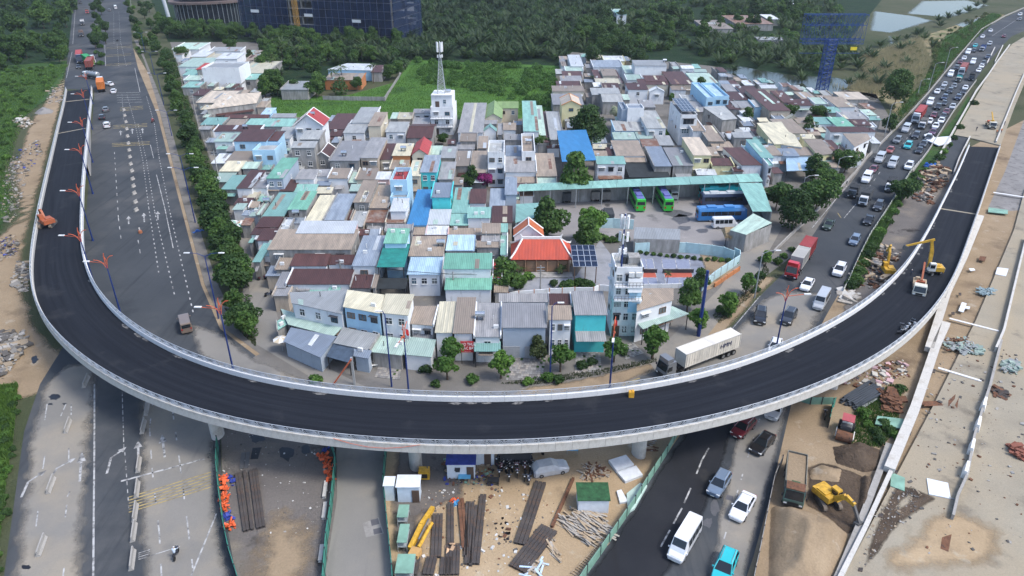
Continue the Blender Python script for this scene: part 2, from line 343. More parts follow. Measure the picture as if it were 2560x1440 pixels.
soft('sandy_patch', [(590,1700),(588,1440),(600,1330),(700,1255),(815,1280),(820,1440),(800,1700)], .022, DIRT, d=9)
sheet('bus_yard', [(1345,500),(1350,472),(1840,455),(1880,500),(1905,545),(1875,625),(1840,640),(1590,605),(1400,590),(1325,580)], .016, YARD_CONC)
sheet('court_surround', [(1588,632),(1748,634),(1760,668),(1735,712),(1592,716)], .016, surf('court_paint_grey', [(.20,.22,.27),(.23,.25,.30),(.17,.18,.21)], [.3,.2], .8, .05, 20))
soft('garden_dirt', [(1748,634),(1850,660),(1840,690),(1770,730),(1735,712),(1760,668)], .012, DIRT, d=1)
sheet('temple_court', [(1275,700),(1440,690),(1500,600),(1530,640),(1525,715),(1400,730),(1270,730)], .014, surf('court_tiles', [(.24,.25,.27),(.30,.31,.33),(.18,.19,.20)], [.4,.3], .85, .1, 10))
sheet('side_lane', [(1850,640),(1900,570),(1960,560),(1905,660),(1915,690),(1830,760),(1760,850),(1640,930),(1620,900),(1720,800),(1800,720)], .015, ASPH_DUST)
for k, q in enumerate([[(2168,76),(2232,84),(2338,52),(2290,40),(2180,26)], [(2262,34),(2380,45),(2478,14),(2420,0),(2300,2)], [(2220,130),(2245,128),(2235,90),(2215,88)], [(2380,62),(2440,78),(2485,55),(2450,40)]]):
    soft('pond', q, .010, WATER, d=7)
sheet('river', [(1790,172),(1880,205),(1990,230),(2062,240),(2110,225),(2140,205),(2080,192),(2000,190),(1930,180),(1850,166)], .010, WATER)
soft('reed_bank', [(2060,222),(2110,225),(2165,190),(2140,140),(2300,90),(2480,30),(2520,38),(2455,73),(2393,143),(2320,233),(2253,305),(2200,250),(2160,240)], .008, REED, d=4)
soft('roadside_grass', [(2360,90),(2480,30),(2510,38),(2452,72),(2392,140),(2318,230),(2250,305),(2240,280),(2310,190)], .012, GRASS_DK, d=2.5)
sheet('road_planting', [(2318,378),(2390,290),(2420,240),(2436,258),(2380,350),(2310,440),(2240,520),(2190,600),(2130,720),(2110,720),(2135,673),(2187,567),(2233,500),(2272,437)], .020, GRASS_DK)
def raised(name, pts, z, m, thick=None):
    q = [P(x, y, z) for x, y in pts]
    a = sum(q[i].x*q[(i+1)%len(q)].y - q[(i+1)%len(q)].x*q[i].y for i in range(len(q)))
    if a < 0: q.reverse()
    o = MB().prism(q, .002, z).build(name, m); tag(o, kind='structure'); return o
SLABZ = .5
raised('approach_deck', [U('H',x,y) for x,y in [(1395,1010),(1480,860),(1640,590),(1740,440),(1830,330),(1930,270),(2300,240),(2300,560),(1925,620),(1850,800),(1745,1090),(1505,1030)]], .35, SLAB)
sheet('side_ramp', [(1290,1205),(1400,1005),(1505,1030),(1390,1300),(1300,1320)], .03, ASPH, 'H')
raised('approach_slab', [(2563,470),(2535,575),(2440,800),(2330,1020),(2240,1190),(2110,1440),(2010,1700),(2900,1700),(2900,470)], SLABZ, SLAB)
sheet('upper_gravel', [(2600,330),(2560,300),(2512,430),(2470,520),(2480,530),(2640,520)], .02, GRAVEL)
def stripe(name, a, b, w, z=.040, m=None, dash=None, blk='Z', parent=None):
    a, b = W(blk, *a, z), W(blk, *b, z); d = b - a; L = d.length; d = d / L; n = Vector((-d.y, d.x, 0)) * (w/2)
    mb = MB()
    if dash:
        t = 0
        while t < L:
            e = min(L, t + dash[0]); p, q = a + d*t, a + d*e
            mb.face([p - n, q - n, q + n, p + n]); t += dash[0] + dash[1]
    else: mb.face([a - n, b - n, b + n, a + n])
    return tag(mb.build(name, m or PAINT), kind='structure')
def poly_stripe(name, pts, w, **k):
    for a, b in zip(pts[:-1], pts[1:]): stripe(name, a, b, w, **k)
for pts, w, dash in [
    ([(286,380),(296,545),(303,600)], .18, (2.2,3.5)), ([(345,600),(352,640)], .18, (2.2,3.5)),
    ([(357,400),(372,520),(398,690)], .22, (1.0,1.6)), ([(366,400),(387,530),(437,740)], .22, (1.0,1.6)),
    ([(398,395),(427,540),(485,790)], .22, (1.0,1.7)), ([(386,310),(398,395)], .22, (1.0,1.7)), ([(366,240),(386,310)], .22, (1.0,1.7)),
    ([(338,310),(357,400)], .2, (1.0,1.8)), ([(345,310),(366,400)], .2, (1.0,1.8)), ([(318,240),(338,310)], .2, (1.0,1.8)), ([(305,235),(309,300)], .2, (1,1.8)),
    ([(293,110),(297,165)], .2, (2,4)), ([(303,110),(316,165)], .2, (2,4)), ([(284,30),(285,110)], .2, (2,5)), ([(297,30),(302,110)], .2, (2,5)),
    ([(337,170),(350,230)], .2, None), ([(376,362),(384,395)], .18, None), ([(391,436),(412,520),(433,620)], .18, None),
    ([(333,60),(326,0)], .15, None), ([(262,112),(264,165)], .2, None),
    ([(180,130),(166,195)], .2, None), ([(190,0),(182,110)], .2, None),
    ([(236,960),(236,1100),(233,1440),(232,1600)], .22, None), ([(305,965),(310,1130)], .12, (1.2,.5)), ([(312,1130),(322,1270)], .12, (.8,.8)),
    ([(112,1140),(107,1172)], .16, None), ([(172,1120),(172,1155)], .16, None), ([(118,1010),(112,1050)], .16, None), ([(165,1010),(152,1040)], .16, None), ([(178,1008),(178,1037)], .16, None),
    ([(95,1277),(90,1316)], .16, None), ([(175,1228),(168,1242)], .16, None), ([(167,1262),(163,1293)], .16, None), ([(160,1420),(158,1440)], .16, None),
    ([(383,995),(374,1070),(380,1170),(398,1330),(404,1440)], .18, (2.0,3.2)), ([(432,1030),(450,1160),(470,1320),(482,1420)], .18, (2,3.2)),
    ([(302,1203),(511,1147)], .3, None), ([(541,1284),(478,1440)], .2, None),
    ([(1772,1120),(1755,1150),(1727,1220),(1705,1270),(1675,1325),(1622,1420)], .2, (3,5.5)),
    ([(1900,1045),(1873,1130),(1845,1225),(1815,1330),(1795,1400)], .16, (1.2,3.6)),
    ([(2117,465),(2030,570)], .18, None), ([(2140,510),(2110,545)], .18, None), ([(2200,430),(2150,500)], .15, (2.5,4)),
    ([(2300,300),(2250,370)], .15, (2.5,4)), ([(2350,300),(2310,350)], .15, (2.5,4)), ([(2540,50),(2480,90)], .18, None), ([(2440,110),(2400,160)], .15, (2.5,4)),
    ([(1900,740),(1830,823)], .14, None), ([(1820,870),(1760,905)], .14, None)]:
    poly_stripe('lane_marking', pts, w, dash=dash)
def bars(a, b, n, dv, w=.35, m=None, z=.040):
    for i in range(n):
        stripe('road_marking', (a[0], a[1]+i*dv), (b[0], b[1]+i*dv), w, m=m or PAINT_Y, z=z)
bars((322,1243),(528,1180), 6, 7.5, .2)
for y in (118,137,160): bars((265,y+1),(328,y-3), 2, 3.5, .5)
for y,a,b in ((266,300,358),(310,283,368),(355,280,374)): bars((a,y+4),(b,y-1), 3, 3.5, .4)
for i in range(5): stripe('road_marking', (290+i,232+i*6), (348+i*2,231+i*6), .3, m=PAINT)
bars((346,1383),(375,1374), 4, 5, .12, PAINT); stripe('road_marking', (348,1398),(450,1366), .14)
bars((2094,532),(2103,545), 1, 4, .2); bars((1555,960),(1600,945), 4, 5, .2)
def arrow(name, base, tip, bend=0, z=.041):
    a, b = P(*base, z), P(*tip, z); d = b - a; L = d.length; d /= L; n = Vector((d.y, -d.x, 0)); w = .15; mb = MB()
    if not bend:
        mb.face([a - n*w, a + n*w, a + d*L*.66 + n*w, a + d*L*.66 - n*w]); c = a + d*L*.64
        mb.face([c - n*.55, c + n*.55, b])
    else:
        c = a + d*L*.6; k = d; k = (k + n*.9).normalized(); e = c + k*1.5; kn = Vector((-k.y, k.x, 0))
        mb.face([a - n*w, a + n*w, c + n*w, c - n*w]); mb.face([c - n*w, c + n*w - d*.05, e - kn*w, e + kn*w])
        mb.face([e - kn*.5, e + k*1.0, e + kn*.5])
    return tag(mb.build(name, PAINT), kind='structure')
arrow('lane_arrow', (53,1243),(82,1180), 1); arrow('lane_arrow', (128,1192),(153,1155), 1); arrow('lane_arrow', (267,1184),(284,1120), 1)
arrow('lane_arrow', (199,1204),(205,1128)); arrow('lane_arrow', (412,1143),(405,1086)); arrow('lane_arrow', (346,1150),(345,1102))
arrow('lane_arrow', (361,555),(359,532)); arrow('lane_arrow', (395,549),(394,528)); arrow('lane_arrow', (322,560),(321,540))
arrow('lane_arrow', (331,334),(330,321)); arrow('lane_arrow', (357,333),(356,320)); arrow('lane_arrow', (302,338),(301,326))
COURT_RED = plain('court_red', (.36,.085,.055), .8); COURT_BLUE = plain('court_blue', (.19,.215,.29), .8)
for nm, a, b, c, d in (('west', (291,740),(395,740),(440,948),(289,948)), ('east', (460,742),(668,742),(708,880+66),(498,946))):
    q = [W('M', *p, .022) for p in (a, b, c, d)]
    sheet('court_floor', q, .022, COURT_BLUE, None)
    L = lambda s, t: (q[3]*(1-s) + q[2]*s)*(1-t) + (q[0]*(1-s) + q[1]*s)*t
    sheet('court_kitchen', [L(0,.30), L(1,.30), L(1,.62), L(0,.62)], .026, COURT_RED, None)
    def cl(p0, p1, w=.07):
        d_ = (p1 - p0).normalized(); n_ = Vector((-d_.y, d_.x, 0))*w
        sheet('court_line', [p0-n_, p1-n_, p1+n_, p0+n_], .030, PAINT, None)
    for t in (0, .30, .62, 1): cl(L(0,t), L(1,t))
    for s in (0, 1): cl(L(s,0), L(s,1))
    cl(L(.5,0), L(.5,.30)); cl(L(.5,.62), L(.5,1))
    n0, n1 = L(-.05,.46), L(1.05,.46)
    t = empty('court_net', (n0+n1)/2); mid = (n0+n1)/2
    tag(t, 'black net strung across the %s grey and red court' % ('narrower' if nm == 'west' else 'wider'), 'net')
    for e in (n0, n1): MB().tube((e-mid).to_tuple(), (e-mid+Vector((0,0,1))).to_tuple(), .06).build('post', plain('dark_steel', (.03,.03,.035), .5), t)
    MB().hexa([n0-mid+Vector((0,-.02,.1)), n1-mid+Vector((0,-.02,.1)), n1-mid+Vector((0,.02,.1)), n0-mid+Vector((0,.02,.1))], [n0-mid+Vector((0,-.02,.9)), n1-mid+Vector((0,-.02,.9)), n1-mid+Vector((0,.02,.9)), n0-mid+Vector((0,.02,.9))]).build('net_mesh', plain('net_black', (.04,.04,.045), .8), t)
    MB().tube(n0-mid+Vector((0,0,.93)), n1-mid+Vector((0,0,.93)), .04, n=4).build('top_band', PAINT, t)
PAVM = [plain('paver_%d' % k, c, .9, var=.25, scale=.8) for k, c in enumerate([(.19,.185,.18),(.24,.235,.225),(.15,.145,.14),(.27,.25,.225)])]
def pavers(b, q, nx, ny):
    c = [W(b, *p, .02) for p in q]; t = sheet('paved_forecourt', q, .016, GRASS_DK, b); m = [MB().box((0,0,.03),(.96,.96,.06)).mesh('paver', k) for k in PAVM]
    for i in range(nx):
        for j in range(ny):
            if rnd.random() < .06: continue
            f = lambda s, u: (c[0].lerp(c[1], s)).lerp(c[3].lerp(c[2], s), u)
            o_ = f((i+.5)/nx, (j+.5)/ny); d = f((i+1)/nx, (j+.5)/ny)-f(i/nx, (j+.5)/ny); e = f((i+.5)/nx, (j+1)/ny)-f((i+.5)/nx, j/ny)
            inst('paver', rnd.choice(m), t, (o_.x, o_.y, .018+rnd.uniform(0,.02)), math.atan2(d.y, d.x), (d.length, e.length, 1))
pavers('G', [(490,1290),(760,1300),(800,1110),(560,1095)], 13, 12); pavers('G', [(1390,1140),(1530,1090),(1450,1010),(1370,1040)], 8, 8); pavers('F', [(1130,1270),(1320,1290),(1330,1200),(1160,1180)], 10, 6); pavers('G', [(1010,1240),(1210,1230),(1200,1060),(1020,1060)], 10, 11)
OUT = [(165,222),(148,300),(125,400),(98,520),(82,600),(73,672),(77,735),(100,795),(160,862),(250,935),(370,995),(520,1045),(700,1083),(900,1105),(1100,1116),(1300,1116),(1500,1102),(1650,1080),(1800,1050),(2000,990),(2150,925),(2270,845),(2340,770),(2388,690),(2420,600),(2455,500),(2478,430),(2501,362)]
INN = [(230,222),(223,300),(214,400),(206,520),(204,600),(208,655),(228,712),(262,765),(330,830),(430,887),(560,937),(700,968),(850,990),(1000,1001),(1150,1006),(1280,1006),(1400,1001),(1550,986),(1700,962),(1850,922),(1970,874),(2090,815),(2185,752),(2262,675),(2320,580),(2365,490),(2395,430),(2422,366)]
def resample(pts, n):
    pts = [Vector((p[0], p[1], 0)) for p in pts]
    d = [0]
    for a, b in zip(pts[:-1], pts[1:]): d.append(d[-1] + (b-a).length)
    out = []; j = 0
    for i in range(n):
        t = d[-1]*i/(n-1)
        while j < len(d)-2 and d[j+1] < t: j += 1
        f = (t-d[j])/max(1e-9, d[j+1]-d[j]); out.append(pts[j].lerp(pts[j+1], f))
    return out
def smooth(a, it):
    a = [v.copy() for v in a]
    for _ in range(it):
        a = [a[0]] + [(a[i-1] + a[i]*2 + a[i+1])/4 for i in range(1, len(a)-1)] + [a[-1]]
    return a
NV = 240
def deck_h(v_out_px):   # height of the deck by how far along we are (0..1)
    s = v_out_px
    up = min(1, s/.36); dn = min(1, max(0, (1-s)/.40))
    f = lambda t: t*t*(3-2*t)
    return .35 + 7.2*min(f(up), f(dn)*.96 + .0)
def project(px, hoff):
    pts = [P(u, v, 4) for u, v in px]
    for _ in range(3):
        d = [0]
        for a, b in zip(pts[:-1], pts[1:]): d.append(d[-1] + math.hypot(b.x-a.x, b.y-a.y))
        pts = [P(u, v, deck_h(t/d[-1]) + hoff) for (u, v), t in zip(px, d)]
    return pts
o_pts = smooth(resample(project(OUT, .85), NV), 30)
i_pts = smooth(resample(project(INN, 0.0), NV), 30)
cen = smooth([(a+b)/2 for a, b in zip(o_pts, i_pts)], 10)
tan = [ (cen[min(NV-1,i+1)] - cen[max(0,i-1)]).normalized() for i in range(NV)]
nor = [ (o_pts[i]-i_pts[i]).normalized() for i in range(NV)]
hz = [deck_h(i/(NV-1)) for i in range(NV)]
EO = [Vector((o_pts[i].x, o_pts[i].y, hz[i])) for i in range(NV)]
EI = [Vector((i_pts[i].x, i_pts[i].y, hz[i])) for i in range(NV)]
via = empty('viaduct', (cen[NV//2].x, cen[NV//2].y, 0)); VO = Vector(via.location)
tag(via, 'curved concrete viaduct ramp with fresh black asphalt and white railings', 'viaduct')
def ribbon(name, A, B, zt, zb, m):
    mb = MB(); n = len(A); vs = []
    for a, b in zip(A, B):
        for p, z in ((a, zb), (b, zb), (b, zt), (a, zt)):
            zz = max(.01, p.z + z)
            vs.append(Vector((p.x, p.y, zz)) - VO)
    fs = []
    for i in range(n-1):
        k = 4*i
        fs += [(k,k+1,k+5,k+4)[::-1], (k+1,k+2,k+6,k+5)[::-1], (k+2,k+3,k+7,k+6)[::-1], (k+3,k,k+4,k+7)[::-1]]
    fs += [(0,1,2,3), (4*n-1,4*n-2,4*n-3,4*n-4)]
    mb.add(vs, fs); return mb.build(name, m, via)
dirn = nor
ribbon('deck', EO, EI, -.06, -.62, CONCRETE)
inset = lambda E, k: [E[i] + dirn[i]*k for i in range(NV)]
asp = ribbon('asphalt_surface', inset(EO,-.05), inset(EI,.05), .0, -.055, None)
acc = [0.0]
for i in range(1, NV): acc.append(acc[-1] + (cen[i]-cen[i-1]).length)
at_ = asp.data.attributes.new('lane', 'FLOAT_VECTOR', 'POINT'); at_.data.foreach_set('vector', [x for i in range(NV) for k in (0,9,9,0) for x in (acc[i], float(k), 0.0)])
_m, _nt, _bs, _tc = base_mat('ramp_asphalt'); _a = _nt.nodes.new('ShaderNodeAttribute'); _a.attribute_name = 'lane'
_mp = _nt.nodes.new('ShaderNodeMapping'); _mp.inputs['Scale'].default_value = (.035,1.5,1); _nt.links.new(_a.outputs['Vector'], _mp.inputs[0])
_n1 = _noise(_nt, 1.0, 5, .65, _mp.outputs[0]); _n2 = _noise(_nt, .16, 5, .6, _tc.outputs['Object']); _n3 = _noise(_nt, 9, 3, .6, _tc.outputs['Object'])
_c = _mix(_nt, _ramp(_nt, _n1.outputs[0], .40, .68), (.009,.011,.016), (.0165,.0195,.026)); _c = _mix(_nt, _ramp(_nt, _n2.outputs[0], .58, .80), _c, (.034,.036,.040)); _c = _mix(_nt, .5, _c, _ramp(_nt, _n3.outputs[0], .3, .7, (.6,.6,.6,1), (1.2,1.2,1.2,1)), 'MULTIPLY')
_nt.links.new(_c, _bs.inputs['Base Color']); _bs.inputs['Roughness'].default_value = .85; _bs.inputs['Specular IOR Level'].default_value = .15; _bump(_nt, _n3.outputs[0], .2, .03, _bs)
asp.data.materials.clear(); asp.data.materials.append(_m)
ribbon('girder', [EO[i]*.72+EI[i]*.28 for i in range(NV)], [EO[i]*.28+EI[i]*.72 for i in range(NV)], -.63, -1.5, CONCRETE)
for sgn, E in ((1, EO), (-1, EI)):
    for r0, r1 in ((0, 58), (NV-56, NV)):
        A = [E[i] - dirn[i]*sgn*.1 for i in range(r0, r1)]; B = [E[i] - dirn[i]*sgn*.4 for i in range(r0, r1)]
        if sgn < 0: A, B = B, A
        ribbon('retaining_wall', A, B, -.63, -9, WALLCONC)
RAILM = plain('railing_grey_paint', (.40,.43,.46), .5, .2)
PW = .42
pan = MB(); Lp = 2.075
prof = [(-PW/2,-.45),(PW/2,-.45),(PW/2,.79),(PW/2-.06,.85),(-PW/2+.06,.85),(-PW/2,.79)]
vs = [(0, y, z) for y, z in prof] + [(Lp, y, z) for y, z in prof]; n = len(prof)
pan.add(vs, [tuple(range(n)), tuple(range(2*n-1,n-1,-1))] + [((i+1)%n, i, n+i, n+(i+1)%n) for i in range(n)])
PANEL = pan.mesh('parapet_panel', CONCRETE); PANEL_W = pan.mesh('parapet_panel_white', WHITECONC)
def arc(mb, cx, r, z0, w, seg=9, kz=.68):
    for k in range(seg):
        a, b = math.pi*k/seg, math.pi*(k+1)/seg
        q = []
        for rr, aa in ((r-w/2,a),(r+w/2,a),(r+w/2,b),(r-w/2,b)): q.append((cx+rr*math.cos(aa), z0+kz*rr*math.sin(aa)))
        mb.hexa([(x,-.025,z) for x, z in q], [(x,.025,z) for x, z in q])
rl = MB()
for r in (.96,.76,.56,.36,.17): arc(rl, Lp/2, r, .88, .06, 10 if r > .4 else 6)
RAIL = rl.mesh('railing_panel', RAILM)
po = MB(); po.tube((0,0,.85),(0,0,1.58), .045, n=5); arc(po, 0, .16, .96, .05, 6); arc(po, 0, .16, 1.25, .05, 6)
POST = po.mesh('railing_post', RAILM)
def edge_points(E, step):
    out = []; acc = 0; out.append((E[0], 0))
    for i in range(1, len(E)):
        seg = (E[i]-E[i-1]).length
        while acc + seg >= step:
            f = (step-acc)/seg; p = E[i-1].lerp(E[i], f); out.append((p, i));
            E = E[:i-1] + [p] + E[i:]; seg = (E[i]-p).length; acc = 0
        acc += seg
    return out
for sgn, E in ((1, EO), (-1, EI)):
    pts = edge_points([v.copy() for v in E], 2.1)
    toprail = MB()
    for (a, _), (b, _) in zip(pts[:-1], pts[1:]):
        d = b - a; rz = math.atan2(d.y, d.x); tl = math.asin(d.z/d.length)
        e = Matrix.Rotation(rz, 4, 'Z') @ Matrix.Rotation(-tl, 4, 'Y')
        for nm, me in (('parapet_panel', PANEL if sgn > 0 else PANEL_W), ('railing_panel', RAIL), ('railing_post', POST)):
            o = inst(nm, me, via, a - VO); o.rotation_euler = e.to_euler()
        for z in (.88, 1.56): toprail.tube(a - VO + Vector((0,0,z)), b - VO + Vector((0,0,z)), .05, n=5, caps=False)
    toprail.build('handrail', RAILM, via)
def pier(px, rad):
    p = P(*px, 0); k = min(range(NV), key=lambda i: (cen[i].x-p.x)**2 + (cen[i].y-p.y)**2)
    c = cen[k]; h = hz[k] - 1.5
    g = math.atan2(dirn[k].y, dirn[k].x)
    mb = MB(); nn = 20; prev = None
    ring = lambda sx, sy, z: [Vector((sx*math.cos(2*math.pi*i/nn), sy*math.sin(2*math.pi*i/nn), z)) for i in range(nn)]
    lv = [ring(rad*1.25,rad*.9,0), ring(rad*1.25,rad*.9,h*.55), ring(rad*1.5,rad*.95,h*.75), ring(rad*2.0,rad,h)]
    Mr = Matrix.Rotation(g, 3, 'Z')
    vs = [Mr @ v for l in lv for v in l]; fs = [(i+nn*j, (i+1)%nn+nn*j, (i+1)%nn+nn*(j+1), i+nn*(j+1)) for j in range(3) for i in range(nn)]
    fs += [tuple(range(nn-1,-1,-1)), tuple(range(3*nn, 4*nn))]
    mb.add(vs, fs); mb.build('pier', CONCRETE, via, Vector((p.x, p.y, 0)) - VO, smooth=False)
for q in ((262,905),(545,1088),(1040,1165),(1596,1135),(2075,965)): pier(q, .95)
for f in (.155, .045, .86):
    k = int(f*NV); a, b = EO[k] - VO, EI[k] - VO; t_ = tan[k]*.45
    MB().face([a - t_ + Vector((0,0,.012)), b - t_ + Vector((0,0,.012)), b + t_ + Vector((0,0,.012)), a + t_ + Vector((0,0,.012))]).build('expansion_joint', SLAB, via)
RC = dict(brown=(.085,.040,.036), rust=(.19,.085,.05), grey=(.27,.275,.285), bgrey=(.24,.29,.355), lgrey=(.33,.35,.355), tan=(.30,.25,.20),
          cream=(.56,.53,.40), mint=(.22,.42,.38), pmint=(.38,.51,.45), green=(.16,.38,.29), dkgreen=(.015,.17,.15), blue=(.05,.24,.50),
          lblue=(.36,.52,.66), white=(.56,.60,.62), red=(.40,.055,.055), orange=(.52,.14,.05), olive=(.20,.30,.13), navy=(.05,.075,.11), black=(.02,.025,.028), beige=(.50,.44,.36), brick=(.33,.12,.07))
RW = dict(brown='rust-brown sheet', rust='rusty striped sheet', grey='grey sheet', bgrey='blue-grey sheet', lgrey='pale grey sheet', tan='tan fibre-cement', cream='cream sheet',
          mint='mint-green sheet', pmint='pale mint sheet', green='green sheet', dkgreen='dark green netting', blue='bright blue sheet', lblue='light blue sheet', white='white sheet', red='red sheet', orange='orange tile', olive='olive-green sheet', navy='dark navy tarpaulin', black='black netting', beige='beige tile', brick='brick-red')
WC = dict(white=(.66,.68,.69), cream=(.56,.51,.40), lblue=(.36,.56,.70), grimy=(.34,.335,.32), tan=(.42,.36,.29), turq=(.08,.52,.54), yellow=(.62,.58,.34), pink=(.55,.38,.36), orange=(.42,.17,.07), bluegrey=(.32,.38,.45), wood=(.22,.13,.08))
WW = dict(white='white', cream='cream', lblue='light blue', grimy='stained grey', tan='tan', turq='turquoise', yellow='pale yellow', pink='pinkish', orange='brick-orange', bluegrey='blue-grey', wood='brown wood')
def rm(c, ax=0):
    if c in ('dkgreen','black','navy'): return plain('roof_' + c, RC[c], .9, var=.3, scale=.8)
    if c == 'rust': return roof_mat('roof_rust%d' % ax, (.34,.27,.22), .95, .35, ax)
    return roof_mat('roof_%s%d' % (c, ax), RC[c], {'tan':.12,'grey':.14,'lgrey':.12,'bgrey':.08,'white':.08,'brown':.18,'pmint':.2,'cream':.1}.get(c, .06), .35, ax,
                    rustcol=(.20,.12,.09) if c != 'brown' else (.13,.06,.045), dirt=tuple(x*.62 for x in RC[c]))
def wm(c): return wall_mat('wall_' + c, WC[c], {'grimy':.75,'white':.30,'tan':.5}.get(c, .25))
FRAME_W = plain('frame_white', (.62,.63,.62), .5); FRAME_D = plain('frame_dark', (.05,.05,.055), .5)
GLASS = glass_mat('window_glass', (.025,.035,.045))
STEEL = plain('stainless', (.55,.57,.58), .25, .9); DSTEEL = plain('dark_steel', (.03,.03,.035), .5)
def win_meshes():
    f = MB()
    for x in (-.57,.57,0): f.box((x,0,0), (.07 if x else .05,.10,1.3))
    for z in (-.62,.62,.15): f.box((0,0,z), (1.2,.095,.07))
    f.mat(0).box((0,-.06,-.70), (1.35,.2,.06))
    p = MB().box((0,.03,0), (1.14,.03,1.24))
    return f.mesh('window_frame', FRAME_W), p.mesh('pane', GLASS)
WIN_F, WIN_P = win_meshes()
def win_var(m, xs, zs, hood):
    f = MB()
    for x in xs: f.box((x,-.02,0), (.06,.12,1.3))
    for z in zs: f.box((0,-.02,z), (1.2,.115,.06))
    if hood: f.box((0,-.3,.78), (1.5,.6,.07))
    return f.mesh('window_frame', m)
WINS = [WIN_F, WIN_F, win_var(FRAME_D, (-.57,-.2,.2,.57), (-.62,.62), True), win_var(plain('frame_wood', (.16,.10,.06), .6), (-.57,0,.57), (-.62,.62), False), win_var(FRAME_W, (-.57,-.35,-.12,.12,.35,.57), (-.62,-.2,.2,.62), True)]
WPANES = [WIN_P, WIN_P] + [MB().box((0,.03,0), (1.14,.03,1.24)).mesh('pane', glass_mat(n, c)) for n, c in (('glass_blue',(.05,.11,.15)),('glass_pale',(.14,.16,.16)))]
dm = MB(); dm.box((0,0,1.05), (1.3,.12,2.1));
for x in (-.33,.33): dm.box((x,-.07,1.05), (.5,.03,1.8))
DOOR = dm.mesh('door', plain('door_brown', (.09,.06,.045), .6))
dm = MB(); dm.box((0,0,1.15), (2.4,.08,2.3))
for k in range(9): dm.box((0,-.05,.15+k*.25), (2.4,.03,.05))
SHUT = dm.mesh('roller_shutter', plain('shutter_grey', (.30,.32,.34), .5))
def add_window(parent, x, y, z, rz=0, sx=1, sz=1, nm='window'):
    k = rnd.random(); o = inst(nm, WINS[int(k*5)], parent, (x, y, z), rz, (sx*(.75+.45*k), 1, sz*(1.1-.25*k))); inst('pane', WPANES[int(k*997)%4], o); return o
AUTO = []; ALLH = []
COVER = np.zeros((360, 640), bool)
def cover(pts):
    q = [(u/4, v/4) for u, v in pts]; x0, x1 = int(max(0,min(p[0] for p in q))), int(min(639,max(p[0] for p in q)+1)); y0, y1 = int(max(0,min(p[1] for p in q))), int(min(359,max(p[1] for p in q)+1))
    for y in range(y0, y1+1):
        for x in range(x0, x1+1):
            c = False; j = len(q)-1
            for i in range(len(q)):
                if (q[i][1] > y) != (q[j][1] > y) and x < (q[j][0]-q[i][0])*(y-q[i][1])/(q[j][1]-q[i][1])+q[i][0]: c = not c
                j = i
            if c: COVER[y,x] = True
PLACES = [((470,170),'by the far end of the tree-lined lane'), ((560,350),'along the tree-lined lane'), ((600,500),'beside the lane with parasols'), ((700,420),'near the tall light-blue house'), ((780,300),'near the red-gabled white house'),
          ((980,290),'behind the green field edge'), ((1110,300),'near the white rooftop-mast house'), ((1000,450),'beside the blue house with red roof terrace'), ((1200,430),'near the magenta bougainvillea'), ((1300,280),'near the olive-green gable'),
          ((1440,390),'near the bright blue canopy roof'), ((1130,620),'behind the front row of houses'), ((800,620),'near the long tan-roofed hall'), ((760,540),'among the narrow sheet-roofed rows'), ((1370,560),'near the red temple-roofed house'),
          ((1000,780),'in the front row facing the viaduct'), ((1350,800),'in the front row beside the shop signs'), ((1600,760),'next to the narrow five-storey house'), ((1450,200),'along the alley by the thicket'), ((1580,200),'near the broad white hall'),
          ((1690,300),'near the solar-panelled tall house'), ((1650,400),'behind the bus yard shed'), ((1800,260),'near the small bright blue house'), ((1900,260),'by the canal'), ((1880,370),'behind the bus yard gate'), ((2000,330),'near the cream-roofed hall'), ((2100,300),'beside the traffic road'), ((2020,430),'by the roadside lamps'), ((920,180),'inside the palm grove')]
def where(p):
    u, v = pix(p); return min(PLACES, key=lambda q: (q[0][0]-u)**2 + ((q[0][1]-v)*1.5)**2)[1]
def dress(t, quadl, hf, win, h, rr, wallc, gap=.12):
    fl, fr = quadl; d = fr - fl; L = d.length; rz = math.atan2(d.y, d.x); ux = d/L; nn = Vector((ux.y, -ux.x, 0))
    if not win: return
    rows = 1 if h < 6 else (2 if h < 9 else 3)
    n = win if isinstance(win, int) else int(win[0])
    for r in range(rows):
        zc = hf - 1.55 - 3.0*r
        if zc < .9: break
        k = n
        s = min(1.15, .62*L/k/1.2)
        for i in range(k):
            p = fl + ux*(L*(i+.5)/k) + nn*.02
            add_window(t, p.x, p.y, zc, rz, s, .95)
def open_cov(o): return bool(o.get('open') or o.get('label'))
